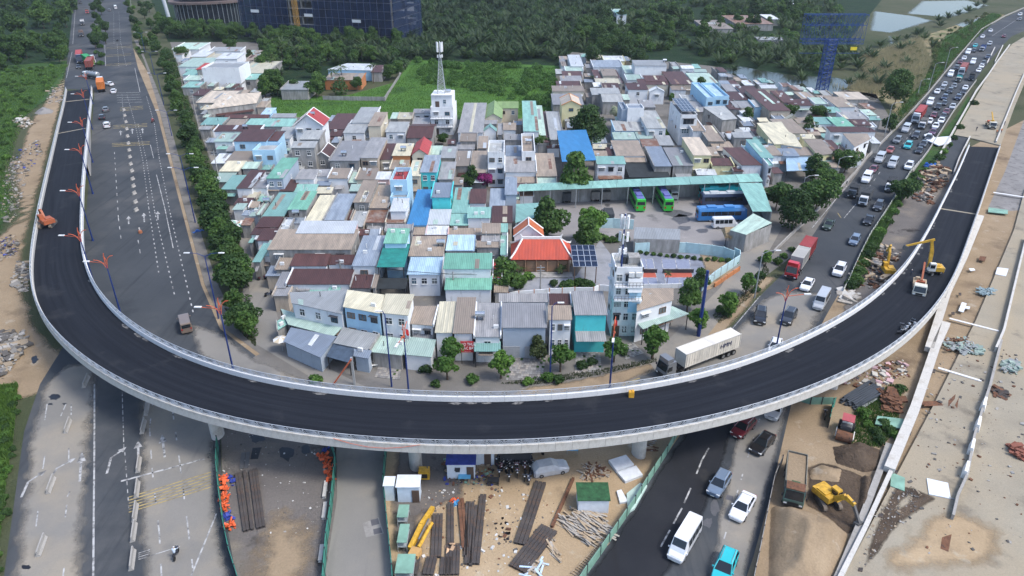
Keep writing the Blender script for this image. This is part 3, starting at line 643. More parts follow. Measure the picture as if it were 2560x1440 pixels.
def house(b, *a, **o):
    if a[0] == 'Q':
        _, fl, fr, br, bl, h, roof, wall, win = a; r = o.get('r', .5); kind = 'S'
        c4 = [W(b, *fl, h), W(b, *fr, h), W(b, *br, h+r), W(b, *bl, h+r)]
    else:
        xl, xr, yf, yb, h, kind, roof, wall, win = a; r = o.get('r', {'S':.6,'G':1.6,'R':1.3,'F':.0}[kind])
        f0, f1 = W(b, xl, yf, h), W(b, xr, yf, h); Yb = W(b, xl, yb, h + (r if kind == 'S' else (r*.0))).y
        if kind == 'G' : Yb = W(b, xl, yb, h + r).y
        Yb = max(Yb, f0.y + 2.0)
        sk = o.get('sk', 0.0)*(Yb - f0.y)
        c4 = [f0, f1, Vector((f1.x + sk, Yb, h)), Vector((f0.x + sk, Yb, h))]
    c4 = [Vector((p.x, p.y, 0)) for p in c4]
    cen = sum(c4, Vector())/4; d = c4[1] - c4[0]; rz = math.atan2(d.y, d.x)
    M = Matrix.Rotation(-rz, 3, 'Z'); q = [M @ (p - cen) for p in c4]
    cover([pix((p.x,p.y,z_)) for p, z_ in zip(c4, (h,h,h+r,h+r))])
    if win or open_cov(o): cover([pix((c4[0].x,c4[0].y,h)), pix((c4[1].x,c4[1].y,h)), pix((c4[1].x,c4[1].y,max(0,h-3.2))), pix((c4[0].x,c4[0].y,max(0,h-3.2)))])
    nm = o.get('name', 'house')
    t = empty(nm, cen, rz)
    open_ = o.get('open', False)
    storey = 'open-sided' if open_ else ('low' if h < 5 else 'two-storey' if h < 8.3 else 'tall')
    area = (c4[1]-c4[0]).length*(c4[3]-c4[0]).length
    size = ('small ' if area < 45 else 'large ' if area > 190 else '')
    kw = {'S':'','G':'gabled ','R':'pitched ','F':'flat '}[kind]
    lab = o.get('label')
    if not lab:
        pl = where(Vector((cen.x,cen.y,h)))
        bw = ' and %s walls' % WW[wall]
        mk = lambda z, k, w_: ('%s%s with %s%s roof%s %s' % (z, o.get('noun','house'), k, RW[roof], w_, pl))
        for z, k, w_ in ((size+storey+' ',kw,bw), (storey+' ',kw,bw), (size+storey+' ',kw,''), (storey+' ',kw,''), ('',kw,'')):
            lab = mk(z, k, w_)
            if len(lab.split()) <= 16: break
        AUTO.append((t, roof, wall, kw, storey, Vector((cen.x, cen.y, 0))))
    else: ALLH.append((roof, Vector((cen.x, cen.y, 0))))
    tag(t, lab, o.get('cat', 'house'), o.get('group', 'village houses'))
    ov = o.get('ov', .22)
    ctr = sum(q, Vector())/4
    def ins(p, k):
        v = p - ctr; return Vector((p.x - math.copysign(min(k, abs(v.x)*.5), v.x), p.y - math.copysign(min(k, abs(v.y)*.5), v.y), 0))
    wq = [ins(p, ov) for p in q]
    Z = lambda p, z: Vector((p.x, p.y, z))
    hb = h + (r if kind == 'S' else 0)
    WM = wm(wall) if wall else None
    if open_:
        pm = o.get('postm') or DSTEEL
        nx = max(2, int((q[1]-q[0]).length/5)+1)
        for e0, e1, zz in ((wq[0], wq[1], h), (wq[3], wq[2], hb)):
            for i in range(nx):
                p = e0.lerp(e1, i/(nx-1)); MB().tube(Z(p,0), Z(p,zz-.08), .09, n=6).build('post', pm, t)
    elif kind == 'F':
        tp, fz = h, h - o.get('par', .7)
        in_ = [ins(p, .2) for p in q]; mb = MB()
        mb.prism(q, 0, fz-.02)
        for i in range(4):
            a_, b_, c_, d_ = q[i], q[(i+1)%4], in_[(i+1)%4], in_[i]
            mb.hexa([Z(a_,fz-.02),Z(b_,fz-.02),Z(c_,fz-.02),Z(d_,fz-.02)], [Z(a_,tp),Z(b_,tp),Z(c_,tp),Z(d_,tp)])
        mb.build('wall', WM, t); wq = q
    elif kind == 'S':
        MB().hexa([Z(p,0) for p in wq], [Z(wq[0],h-.06),Z(wq[1],h-.06),Z(wq[2],hb-.08),Z(wq[3],hb-.08)]).build('wall', WM, t)
    elif kind == 'G':
        m0, m1 = (wq[0]+wq[1])/2, (wq[3]+wq[2])/2
        vs = [Z(p,0) for p in wq] + [Z(p,h-.05) for p in wq] + [Z(m0,h+r*.93), Z(m1,h+r*.93)]
        MB().add(vs, [(3,2,1,0),(0,1,5,8,4),(1,2,6,5),(2,3,7,9,6),(3,0,4,7),(4,8,9,7),(5,6,9,8)]).build('wall', WM, t)
    else:
        m0, m1 = (wq[0]+wq[3])/2, (wq[1]+wq[2])/2
        vs = [Z(p,0) for p in wq] + [Z(p,h-.05) for p in wq] + [Z(m0,h+r*.93), Z(m1,h+r*.93)]
        MB().add(vs, [(3,2,1,0),(0,1,5,4),(1,2,6,9,5),(2,3,7,6),(3,0,4,8,7),(4,5,9,8),(6,7,8,9)]).build('wall', WM, t)
    ax = 0 if kind in 'SRF' else 1
    if o.get('ax') is not None: ax = o['ax']
    RM = rm(roof, ax); th = .09
    rmesh = MB()
    if kind == 'F':
        iq = [ins(p, .21) for p in q]; zf = h - o.get('par', .7)
        rmesh.face([Z(p, zf+.012) for p in iq]); ro = rmesh.build('roof', RM, t)
    elif kind == 'S':
        rmesh.hexa([Z(q[0],h-th),Z(q[1],h-th),Z(q[2],hb-th),Z(q[3],hb-th)], [Z(q[0],h),Z(q[1],h),Z(q[2],hb),Z(q[3],hb)]); ro = rmesh.build('roof', RM, t)
    else:
        if kind == 'G': m0, m1 = (q[0]+q[1])/2, (q[3]+q[2])/2; sl = [(q[0],m0,m1,q[3]),(m0,q[1],q[2],m1)]; hs = [(h,h+r,h+r,h),(h+r,h,h,h+r)]
        else: m0, m1 = (q[0]+q[3])/2, (q[1]+q[2])/2; sl = [(q[0],q[1],m1,m0),(m0,m1,q[2],q[3])]; hs = [(h,h,h+r,h+r),(h+r,h+r,h,h)]
        ro = None
        for s_, z_ in zip(sl, hs):
            mb = MB().hexa([Z(p,z-th) for p, z in zip(s_, z_)], [Z(p,z) for p, z in zip(s_, z_)]); ro_ = mb.build('roof_slope', RM, t); ro = ro or ro_
        MB().tube(Z(m0,h+r+.01), Z(m1,h+r+.01), .13, n=6).build('ridge_cap', o.get('trimm') or RM, t)
        if o.get('trimm'):
            for e in ((q[0], m0), (q[1], m0), (q[3], m1), (q[2], m1)): MB().tube(Z(e[0],h+.02), Z(e[1],h+r+.02), .16, n=4).build('verge_trim', o['trimm'], t)
    if kind == 'S' and not o.get('clean') and area > 28 and roof not in ('dkgreen','black','navy'):
        D = (q[3]-q[0]).length; L = (q[1]-q[0]).length
        for k in range(rnd.choice((0,0,1,1,2))):
            w_ = rnd.uniform(.8,1.1); s0 = rnd.uniform(.08,.85); t0 = rnd.choice((.02,.3,.5)); t1 = min(.98, t0 + rnd.uniform(.25,.7))
            s1 = min(.97, s0 + w_/L)
            B4 = lambda s, u: Z((q[0].lerp(q[1], s)).lerp(q[3].lerp(q[2], s), u), h + (hb-h)*u + .03)
            c = rnd.choice(('white','lgrey','pmint','tan','rust','grey','cream'))
            if c != roof: MB().hexa([B4(s0,t0)-Vector((0,0,.02)),B4(s1,t0)-Vector((0,0,.02)),B4(s1,t1)-Vector((0,0,.02)),B4(s0,t1)-Vector((0,0,.02))],[B4(s0,t0),B4(s1,t0),B4(s1,t1),B4(s0,t1)]).build('patch_sheet', rm(c), t)
    if kind == 'S' and o.get('sky'):
        for s0 in o['sky']:
            B4 = lambda s, u: Z((q[0].lerp(q[1], s)).lerp(q[3].lerp(q[2], s), u), h + (hb-h)*u + .035)
            MB().hexa([B4(s0,.02)-Vector((0,0,.02)),B4(s0+.12,.02)-Vector((0,0,.02)),B4(s0+.12,.98)-Vector((0,0,.02)),B4(s0,.98)-Vector((0,0,.02))],[B4(s0,.02),B4(s0+.12,.02),B4(s0+.12,.98),B4(s0,.98)]).build('skylight_strip', rm('cream'), t)
    if kind == 'S' and not open_ and not o.get('clean') and rnd.random() < .38:
        for e0, e1 in ((q[0], q[3]), (q[1], q[2])):
            if rnd.random() < .7:
                dx = Vector((.1,0,0)); MB().hexa([Z(e0-dx,h-.3),Z(e0+dx,h-.3),Z(e1+dx,hb-.3),Z(e1-dx,hb-.3)],[Z(e0-dx,h+.3),Z(e0+dx,h+.3),Z(e1+dx,hb+.3),Z(e1-dx,hb+.3)]).build('side_parapet', WM, t)
    if kind == 'S' and not open_ and not o.get('awn') and not o.get('clean') and h > 4.0 and rnd.random() < .6:
        c = rnd.choice(('brown','lgrey','mint','tan','pmint','bgrey','rust','white','grey')); s0 = rnd.uniform(0,.4); s1 = rnd.uniform(s0+.4,1); a_, b_ = wq[0].lerp(wq[1],s0), wq[0].lerp(wq[1],s1); za = min(h-.9, rnd.uniform(2.6,3.3)); dp = rnd.uniform(.9,1.9); n0 = Vector((0,-dp,-.35)); up = Vector((0,0,.06))
        MB().hexa([Z(a_,za)+n0,Z(b_,za)+n0,Z(b_,za),Z(a_,za)],[Z(a_,za)+n0+up,Z(b_,za)+n0+up,Z(b_,za)+up,Z(a_,za)+up]).build('awning', rm(c), t)
    if kind in 'SF' and not open_ and not o.get('clean') and rnd.random() < .5:
        for _ in range(rnd.choice((1,1,2))):
            s_, u_ = rnd.uniform(.15,.85), rnd.uniform(.15,.85); p = (q[0].lerp(q[1],s_)).lerp(q[3].lerp(q[2],s_),u_); zz = (h + (hb-h)*u_) if kind == 'S' else h - o.get('par',.7)
            if rnd.random() < .5: MB().box((p.x,p.y,zz+.3),(.8,.35,.6)).build('air_conditioner', FRAME_W, t)
            else: MB().tube((p.x,p.y,zz),(p.x,p.y,zz+.9),.07,n=5).build('vent_pipe', DSTEEL if rnd.random() < .5 else FRAME_W, t)
    if not open_ and wall:
        dress(t, (wq[0], wq[1]), h if kind != 'F' else h-.6, win, h, r, wall)
        if h > 5.2 and rnd.random() < .55:
            e0, e1 = (wq[1], wq[2]) if cen.x < 0 else (wq[3], wq[0])
            dd = e1 - e0
            if dd.length > 4:
                p = e0 + dd*rnd.uniform(.3,.7); add_window(t, p.x, p.y, h-1.8, math.atan2(dd.y, dd.x), .8, .8)
    if o.get('awn'):
        c, za, dp = o['awn']; n0 = Vector((0,-1,0))
        a_, b_ = wq[0], wq[1]
        MB().hexa([Z(a_,za)-Vector((0,0,.05)) + n0*dp - Vector((0,0,.4)), Z(b_,za) + n0*dp - Vector((0,0,.45)), Z(b_,za)-Vector((0,0,.05)), Z(a_,za)-Vector((0,0,.05))],
                  [Z(a_,za) + n0*dp - Vector((0,0,.4)), Z(b_,za) + n0*dp - Vector((0,0,.4)), Z(b_,za), Z(a_,za)]).build('awning', rm(c), t)
    if o.get('shut'):
        L = (wq[1]-wq[0]).length
        for s_ in o['shut']:
            p = wq[0].lerp(wq[1], s_); inst('roller_shutter', SHUT, t, (p.x, p.y-.05, 0), 0, (min(1.3, L*.4/2.4),1,1))
    return t
for a in [  # B: north-west cluster along the tree-lined lane
  (90,290,370,320,4,'S','pmint','white',1), (365,600,385,352,4.5,'S','lgrey','white',0), (412,578,442,395,6,'S','white','white',1), (225,345,425,372,4,'S','white','cream',1), (430,590,462,430,3.6,'S','lgrey','white',0), (110,165,410,370,3.6,'S','tan','white',0),
  (130,345,500,432,4.2,'S','pmint','white',1), (270,372,520,472,6.5,'S','red','grimy',0), (575,800,548,458,4.6,'S','cream','grimy',0), (595,720,597,552,4,'S','mint','grimy',1),
  (165,295,565,527,3.6,'S','mint','white',1), (175,300,602,565,3.4,'S','pmint','white',0), (160,300,655,610,3.4,'S','mint','grimy',1), (240,330,715,665,3.4,'S','brown','grimy',0),
  (268,500,770,680,4.6,'S','beige','grimy',0), (720,790,805,758,3.8,'S','tan','tan',0), (750,830,862,808,3.6,'S','lblue','lblue',0),
  (300,470,935,880,4,'S','mint','grimy',0), (490,625,938,892,4.2,'S','tan','grimy',0), (625,985,948,888,4.4,'S','mint','grimy',0), (475,810,885,858,3.6,'S','brown','grimy',0), (830,1010,882,850,3.6,'S','lgrey','grimy',0),
  (400,748,985,937,5.2,'S','brown','white',0), (400,545,1062,990,4.2,'S','pmint','white',1), (905,1000,980,950,4.8,'S','lgrey','white',0), (900,975,1040,962,6,'S','lgrey','white',1),
  (485,690,1215,1132,5.0,'S','tan','grimy',0), (440,590,1285,1205,4.6,'S','cream','grimy',0), (380,500,1225,1150,3.8,'S','white','grimy',0), (380,520,1365,1270,3.8,'S','pmint','grimy',0),
  (610,735,1265,1212,4.6,'S','pmint','grimy',0), (567,690,1412,1275,5,'S','brown','white',0), (690,800,1410,1312,4.6,'S','grey','white',0), (455,590,1420,1312,4.2,'S','mint','grimy',0),
  (900,1110,672,607,4,'S','lgrey','grimy',0), (1230,1510,600,547,4,'S','tan','orange',0), (1580,1665,542,487,4,'S','brown','grimy',0), (915,990,1225,1150,5,'S','tan','grimy',1), (490,560,1135,1095,4,'S','grey','grimy',0)]:
    house('B', *a)
house('B', 'Q', (350,820),(725,772),(760,690),(480,712), 5.2, 'beige','grimy',0, label='broad old hall with faded beige roof and stained gable beside the tree-lined lane', r=1.4)
house('B', 310,590,508,462,9.6,'F','lgrey','white',0, label='large plain white windowless block with roof terrace by the tree-lined lane')
house('B', 'Q', (1255,520),(1590,528),(1600,478),(1400,474), 4.5,'white','lblue',0, label='long white-roofed house between the palms')
house('B', 545,795,1060,968,8.4,'S','brown','lblue',2, label='tall light-blue house with dark brown sheet roof and balcony plants', clean=True)
house('B', 790,885,1055,985,8.0,'S','brown','lblue',1, label='narrow light-blue wing with dark roof beside the tall light-blue house')
house('B', 690,860,1125,1065,8.0,'F','lgrey','lblue',2, par=.9, label='light-blue flat-roofed front block with potted terrace')
for a in [  # C: centre
  (520,715,370,250,3.5,'S','brown','grimy',0), (545,680,420,375,3.3,'S','brown','grimy',0), (712,868,320,203,6,'S','lgrey','white',0), (835,938,345,240,7,'S','tan','cream',0), (650,815,397,322,5,'S','lgrey','white',1),
  (968,1125,390,312,5.6,'S','lgrey','white',2), (1125,1320,435,330,4.6,'R','brown','grimy',0), (1005,1075,290,242,4,'S','pmint','grimy',0), (1060,1170,292,242,4.6,'S','cream','tan',0), (1175,1315,250,215,5,'S','grey','white',2), (1170,1300,335,280,4,'S','grey','grimy',0),
  (325,478,445,375,9.2,'S','lgrey','grimy',1), (255,440,508,458,8.4,'S','lgrey','grimy',2), (545,775,605,455,6,'S','grey','grimy',2), (778,915,585,430,6.4,'S','grey','tan',2), (925,1020,597,475,5,'S','brown','cream',1), (1017,1158,567,475,6,'S','cream','orange',0),
  (1000,1135,670,592,4.2,'S','tan','cream',0), (1135,1235,720,600,6,'S','cream','cream',1), (1228,1360,692,562,6.6,'S','bgrey','turq',2), (1362,1480,745,612,5,'S','grey','grimy',0), (1300,1390,560,492,4,'S','pmint','grimy',0), (1380,1495,585,497,5,'S','lgrey','tan',0),
  (1490,1600,645,530,4.6,'S','tan','grimy',0), (1600,1730,695,530,4.6,'S','tan','grimy',0), (1528,1655,460,400,5,'S','tan','grimy',0), (1500,1640,520,465,3.6,'S','grey','white',0), (1660,1735,512,420,4.8,'S','tan','grimy',0),
  (72,205,738,582,6.6,'S','green','bluegrey',2), (288,435,745,668,5,'S','grey','white',0), (430,545,722,668,4.6,'S','grey','white',0), (535,690,738,660,5,'S','tan','white',0), (745,890,747,662,4.6,'S','tan','cream',0), (690,760,770,690,3.8,'S','pmint','grimy',0), (888,1000,745,686,4.4,'S','white','pink',1),
  (0,80,800,712,4.4,'S','grey','white',0), (90,170,830,770,3.5,'S','tan','grimy',0), (175,285,832,745,3.6,'S','brown','grimy',0), (445,565,850,802,3.6,'S','cream','grimy',0), (280,445,840,780,3.4,'S','mint','mint' if 'mint' in WC else 'white',0),
  (38,205,1030,842,4.6,'S','mint','grimy',0), (0,35,1010,868,4.8,'S','pmint','grimy',0), (232,382,972,832,6,'S','green','grimy',0), (225,370,1040,978,3.8,'S','rust','grimy',0), (365,510,1058,862,5,'S','cream','grimy',0), (505,660,1050,852,5.2,'S','bgrey','grimy',0), (200,360,1075,1040,3.4,'S','bgrey','white',0),
  (725,850,918,752,6.2,'S','tan','grimy',1), (845,990,960,785,5.2,'S','tan','grimy',0), (812,975,1068,955,4.2,'S','rust','grimy',0), (970,1115,1072,978,4.4,'S','rust','cream',0), (650,705,1050,975,3.8,'S','brown','grimy',0), (697,805,1100,982,4,'S','lgrey','tan',0), (1000,1128,985,885,6.6,'S','white','white',0),
  (1312,1462,880,768,8,'S','bgrey','turq',0), (1280,1450,1085,968,4.8,'S','white','cream',0), (1265,1440,1160,1092,4.2,'S','white','pink',0), (1462,1598,998,805,5,'S','mint','grimy',0), (1452,1590,1090,1002,4.6,'S','mint','tan',0), (1582,1760,1035,952,6.2,'S','mint','white',0), (1597,1725,925,815,5.6,'S','brown','pmint' if 'pmint' in WC else 'white',0),
  (1748,1870,970,812,5,'S','bgrey','white',0), (1865,1960,860,730,6.8,'S','bgrey','bluegrey',0), (1765,1925,1070,942,4.8,'S','brown','cream',0), (1440,1690,1165,1110,4.2,'S','tan','pink',0),
  (0,165,1105,1022,4.8,'S','brown','grimy',0), (0,150,1205,1110,4.4,'S','brown','white',0), (155,225,1160,1045,5.2,'S','white','grimy',0), (295,735,1150,1055,6.8,'S','white','pink',0), (755,850,1165,1122,4,'S','brown','grimy',0), (848,925,1165,1122,4.4,'S','bgrey','white',0),
  (715,895,1395,1165,5.6,'S','bgrey','white',1), (955,1130,1225,1112,8,'S','green','lblue',0), (1140,1405,1320,1170,5.6,'S','tan','white',0), (1420,1630,1278,1160,5,'S','lblue','grimy',0), (965,1170,1135,1080,6.4,'S','grey','grimy',0), (1175,1275,1160,1095,4,'S','tan','pink',0),
  (1690,1835,1150,1072,6.2,'S','tan','grimy',0), (1835,1890,1140,1075,5.6,'S','mint','white',0), (1690,1830,1210,1152,5.2,'S','grey','grimy',0), (1650,1830,1255,1212,4.6,'S','tan','grimy',0), (1830,1885,1310,1150,4.2,'S','mint','white',0), (895,940,1300,1235,5.4,'S','grey','white',1)]:
    a = list(a)
    if a[7] in ('mint','pmint'): a[7] = 'white'
    house('C', *a)
house('C', 80,715,1272,1118,6.2,'S','tan','grimy',4, clean=True, label='long hall with broad tan roof and stained wall with small dark windows')
house('C', 905,1112,1402,1228,6.4,'S','dkgreen','white',0, open=True, label='dark green netting stretched over a rooftop terrace frame', cat='canopy', name='terrace_canopy')
house('C', 1128,1280,1090,820,5,'S','blue','lblue',0, clean=True, label='long bright blue sheet roof beside the blue house with red terrace')
house('C', 435,552,580,470,5,'G','brown','grimy',1, trimm=FRAME_W, label='small stained house with brown gable roof and white ridge trim')
house('C', 1165,1290,560,425,6.2,'G','red','cream',1, label='pale house with bright red gabled sheet roof')
house('C', 275,505,345,205,9.0,'G','red','white',3, r=3.4, ov=.5, trimm=FRAME_W, label='tall white house with red gabled roof and white verge trim')
house('C', 1510,1705,395,170,5,'S','grey','white',0, sky=(.45,), clean=True, label='long pale grey roofed hall with a light strip down the middle')
house('C', 1003,1130,748,655,9.8,'F','red','lblue',1, par=1.0, label='tall light-blue house with red roof terrace and steel water tank')
house('C', 1005,1135,880,830,6.8,'F','lgrey','lblue',1, par=.8, label='light-blue lower front terrace with potted plants')
house('C', 1738,1862,540,450,9.6,'F','lgrey','white',2, par=.9, label='narrow white three-storey house with balcony windows and roof plants')
for a in [  # F
  (195,400,200,75,4.4,'S','brown','white',0), (225,400,235,150,4,'S','white','grimy',0), (490,770,435,342,5,'S','brown','white',0), (775,960,425,350,4.8,'S','brown','white',0), (380,490,462,372,4,'S','tan','grimy',0),
  (465,940,572,455,4.2,'S','brown','white',0), (945,1105,600,498,4,'S','brown','grimy',0), (1105,1140,600,495,4.1,'S','tan','grimy',0), (375,460,600,478,3.8,'S','grey','grimy',0), (210,275,405,262,4.2,'S','mint','grimy',0), (275,345,360,240,4.2,'S','pmint','white',0), (180,215,260,80,3.4,'S','mint','grimy',0)]:
    house('F', *a)
house('F', 1130,1365,605,525,3.4,'S','black','grimy',0, open=True, label='dark teal netting over a courtyard behind the front row', cat='canopy', name='courtyard_canopy')
tb = house('F', 1370,1625,498,362,4.8,'S','lblue','white',3, ov=.3, clean=True, label='white house with pale blue roof and columned porch facing a potted garden')
house('F', 'Q', (505,712),(885,795),(938,612),(492,632), 6.6, 'lgrey','white',3, r=.4, label='white two-storey house with pale grey roof and laundry line')
house('F', 'Q', (890,740),(1168,790),(1205,650),(925,612), 7.6, 'cream','lblue',3, r=.3, label='light-blue two-storey house with cream roof and blue balcony rail')
house('F', 'Q', (1170,785),(1382,805),(1428,645),(1212,642), 7.5, 'cream','white',2, r=.3, label='white two-storey house with pale cream roof and lattice doors')
house('F', 'Q', (1395,868),(1570,882),(1607,735),(1430,735), 5.0, 'tan','white',2, r=.3, label='white house with brown-edged tan roof and two small windows')
house('F', 1580,1720,935,700,5,'S','cream','white',0, sky=(.3,.55), label='house with tan and pale striped sheets in the front row')
house('F', 1715,1870,940,668,5.4,'S','tan','white',0, clean=True, label='house with long plain tan corrugated roof behind the red sale sign')
for i, (fl, fr, br, bl, h, c, w, lab) in enumerate([
  ((445,1000),(722,1122),(845,962),(500,895),3.0,'bgrey','bluegrey','wide blue-grey sheet shack with navy tarpaulin sides at the lane corner'),
  ((480,872),(820,962),(892,890),(425,755),3.3,'pmint','grimy','long pale green awning roof under the laundry windows'),
  ((400,915),(480,870),(470,800),(395,850),2.8,'mint','grimy','small mint sheet roof at the lane corner'),
  ((820,1012),(1090,1068),(1167,948),(890,892),3.3,'lgrey','grimy','pale grey-green stall roof below the light-blue balcony'),
  ((765,1112),(945,1162),(985,1052),(820,1015),2.6,'navy','bluegrey','dark navy awning over an open street stall'),
  ((970,1110),(1085,1130),(1110,1068),(975,1055),2.9,'bgrey','bluegrey','patched stall roof with a bright blue sheet at its corner'),
  ((1098,1078),(1335,1105),(1390,985),(1172,955),3.0,'pmint','grimy','pale green stall roof beside the red flag pole'),
  ((1345,1098),(1560,1118),(1592,985),(1392,965),3.0,'pmint','white','pale stall roof with corrugated front and green door')]):
    house('F', 'Q', fl, fr, br, bl, h, c, w, 0, r=.5, label=lab, noun='stall', cat='stall', name='street_stall', open=(i in (1,4)))
for a in [  # G
  (255,455,967,712,5,'S','grey','white',1), (440,820,705,640,4.2,'S','grey','white',0), (820,985,725,640,6.6,'S','brown','white',0), (22,388,457,337,6.4,'S','green','white',0), (32,388,613,508,3.9,'S','green','white',0), (395,465,520,392,4.2,'S','red','white',0), (40,260,322,322-120,4.8,'S','lblue','grimy',0)]:
    house('G', *a)
house('G', 460,802,897,712,6,'S','grey','bluegrey',0, shut=(.2,.72), clean=True, label='wide grey-roofed shop house with blue-grey front and roller shutters')
house('G', 815,992,838,728,7,'S','tan','white',3, label='white two-storey house with stained tan roof and grille windows')
house('G', 1010,1258,802,622,7.4,'S','grey','turq',0, clean=True, awn=('grey',4.2,2.6), label='grey-roofed house with turquoise upper band and grey porch roof')
house('G', 'Q', (1475,772),(1752,690),(1752,600),(1482,602), 6.4, 'tan','white',2, r=.5, label='white house with plain tan roof next to the five-storey house')
house('G', 'Q', (1522,908),(1872,792),(1742,735),(1462,845), 3.3, 'pmint','white',0, r=.5, open=True, label='long pale green open shed roof beside the white tan-roofed house', cat='shed', name='open_shed')
house('G', 255,455,1075,1000,3.2,'S','mint','white',0, open=True, label='mint shop awning above black netting beside the sale sign', cat='awning', name='shop_awning')
house('G', 550,780,215,70,5.2,'G','orange','white',0, r=2.6, trimm=FRAME_W, label='white-trimmed house with bright orange gabled roof')
for a in [  # D
  (850,1010,812,766,4.8,'R','olive','cream',2), (745,845,985,925,4.2,'G','mint','white',0), (1045,1165,985,755,7,'S','mint','white',0), (1165,1215,1015,790,5,'S','pmint','white',0), (890,992,975,920,4.6,'S','tan','white',0), (850,890,1010,925,4,'S','grey','grimy',0), (740,850,930,900,4.2,'S','grey','grimy',0),
  (1200,1245,1068,835,4,'S','brown','grimy',0), (1245,1352,1047,835,4.6,'S','lgrey','grimy',0), (905,1145,1290,1172,5.6,'S','grey','white',0), (1140,1300,1322,1148,5,'S','tan','grimy',0), (900,1030,1050,1005,3.6,'S','grey','grimy',0), (910,1035,1170,1090,4,'S','bgrey','tan',0), (905,975,1440,1325,5,'S','bgrey','white',0), (975,1150,1370,1325,3.8,'S','tan','brick' if 'brick' in WC else 'pink',0),
  (1402,1500,497,410,5,'S','white','white',1), (1360,1495,532,497,4,'S','pmint','white',0), (1340,1490,577,532,4,'S','brown','grimy',0), (1325,1490,612,567,4.2,'S','grey','grimy',0), (1295,1482,652,607,4,'S','brown','cream',0), (1262,1505,685,642,4.2,'S','tan','cream',2), (1265,1500,785,702,4.4,'S','grey','grimy',0), (1150,1300,1400,1330,4,'S','pmint','tan',0)]:
    a = list(a)
    house('D', *a)
house('D', 752,888,890,752,4.6,'G','olive','cream',1, r=1.7, label='cream house with olive-green gabled roof')
house('D', 1330,1480,790,700,7.6,'G','beige','yellow',1, r=1.6, trimm=plain('trim_orange', (.45,.22,.10), .7), label='pale yellow house with orange-trimmed gable behind the big round tree')
house('D', 'Q', (1335,1212),(1592,1200),(1515,972),(1297,980), 7.2, 'blue','white',0, r=.5, open=True, clean=True, label='big bright blue steel canopy roof standing on posts', cat='canopy', name='steel_canopy')
house('D', 1035,1135,1135,1000,8.6,'F','tan','white',1, par=.8, label='white stair tower house with solar heater on its tan roof')
house('D', 1595,1815,1230,1170,6,'S','mint','white',3, label='stained white house with mint roof and yellow porch beside the round tree')
for a in [  # E
  (430,655,205,150,4.2,'S','bgrey','white',0), (510,670,158,118,4.2,'S','white','yellow',2), (500,615,268,215,5,'S','tan','cream',0), (445,500,300,222,4,'S','brown','grimy',0), (615,655,320,222,4,'S','brown','grimy',0), (450,640,330,288,4,'S','cream','grimy',0), (430,500,350,318,4,'S','white','grimy',0), (500,632,365,322,4.4,'S','brown','grimy',0), (420,640,412,358,4.4,'S','lgrey','grimy',0),
  (670,760,250,190,4.2,'S','pmint','white',0), (680,800,300,258,4.2,'S','pmint','white',1), (825,990,312,265,5,'S','brown','white',0), (775,1000,335,290,4.6,'S','brown','cream',0), (1015,1185,332,235,5.2,'S','brown','tan',0), (1020,1130,375,340,4,'S','tan','white',0), (690,845,372,322,5.4,'S','brown','white',1), (1185,1370,322,247,4.4,'S','pmint','lblue',1), (1190,1285,240,218,4,'S','pmint','white',0), (1095,1190,215,190,4.4,'S','white','white',1),
  (1430,1575,385,330,4.2,'S','grey','grimy',0), (1460,1620,450,388,4.2,'S','brown','white',0), (1580,1730,432,345,4.4,'S','brown','white',0), (1495,1660,508,458,4.2,'S','grey','cream',0), (1640,1770,502,448,4.6,'S','lgrey','lblue',1), (1450,1540,520,450,4,'S','brown','grimy',0), (1750,1915,530,370,5.4,'S','brown','tan',0), (1690,1810,362,335,4.6,'S','white','cream',0), (1860,1960,470,378,4.6,'S','brown','grimy',0),
  (590,820,682,605,4.2,'S','lgrey','lblue',0), (585,755,745,690,3.6,'S','pmint','lblue',0), (830,980,662,528,6,'S','lgrey','white',2), (760,880,740,680,3.4,'S','pmint','white',0), (1175,1270,682,590,6,'S','tan','white',0), (1290,1420,760,640,5.2,'S','tan','grimy',0), (1340,1500,830,760,4,'S','tan','grimy',0), (1485,1630,732,690,6,'S','lgrey','grimy',1), (1440,1490,745,700,4.4,'S','white','grimy',0),
  (600,820,868,752,5,'S','tan','white',0), (800,930,800,742,4.2,'S','rust','grimy',0), (885,1022,947,797,5,'S','bgrey','grimy',0), (1025,1185,942,805,5.2,'S','grey','grimy',0), (430,535,815,780,4,'S','cream','grimy',0), (440,540,872,830,4.2,'S','tan','grimy',0), (535,600,868,805,4,'S','brown','grimy',0), (920,1040,790,715,3.8,'S','lgrey','grimy',0),
  (1320,1485,942,885,5,'S','brown','yellow',0), (1395,1500,985,955,3.4,'S','pmint','yellow',0), (1210,1360,1012,965,3.4,'S','white','grimy',0), (1320,1380,870,800,4.2,'S','tan','grimy',0), (1480,1560,985,860,4,'S','brown','grimy',0), (1580,1640,850,790,4.6,'S','pmint','white',0), (670,830,915,870,4,'S','tan','grimy',0), (1100,1250,455,410,4,'S','lgrey','white',0), (1140,1280,540,460,4.2,'S','grey','grimy',0), (790,900,505,448,4.2,'S','grey','grimy',0)]:
    house('E', *a)
house('E', 740,985,192,150,8,'S','lgrey','white',0, clean=True, label='broad white hall with low pale grey roof by the thicket')
house('E', 850,968,388,345,4.8,'G','white','white',1, r=1.4, label='small all-white gabled house among brown roofs')
house('E', 690,812,510,478,9.2,'F','bgrey','white',0, par=.5, label='plain white boxy stair tower beside the flowering tree')
house('E', 645,690,520,465,8.4,'F','bgrey','bluegrey',0, label='blue-grey side block of the white stair tower')
house('E', 500,655,465,400,4.6,'R','lgrey','grimy',0, label='house with pale grey pitched roof beside the alley')
house('E', 1345,1450,420,320,7.4,'F','lblue','lblue',2, par=.8, label='small bright blue two-storey house with flat light-blue roof')
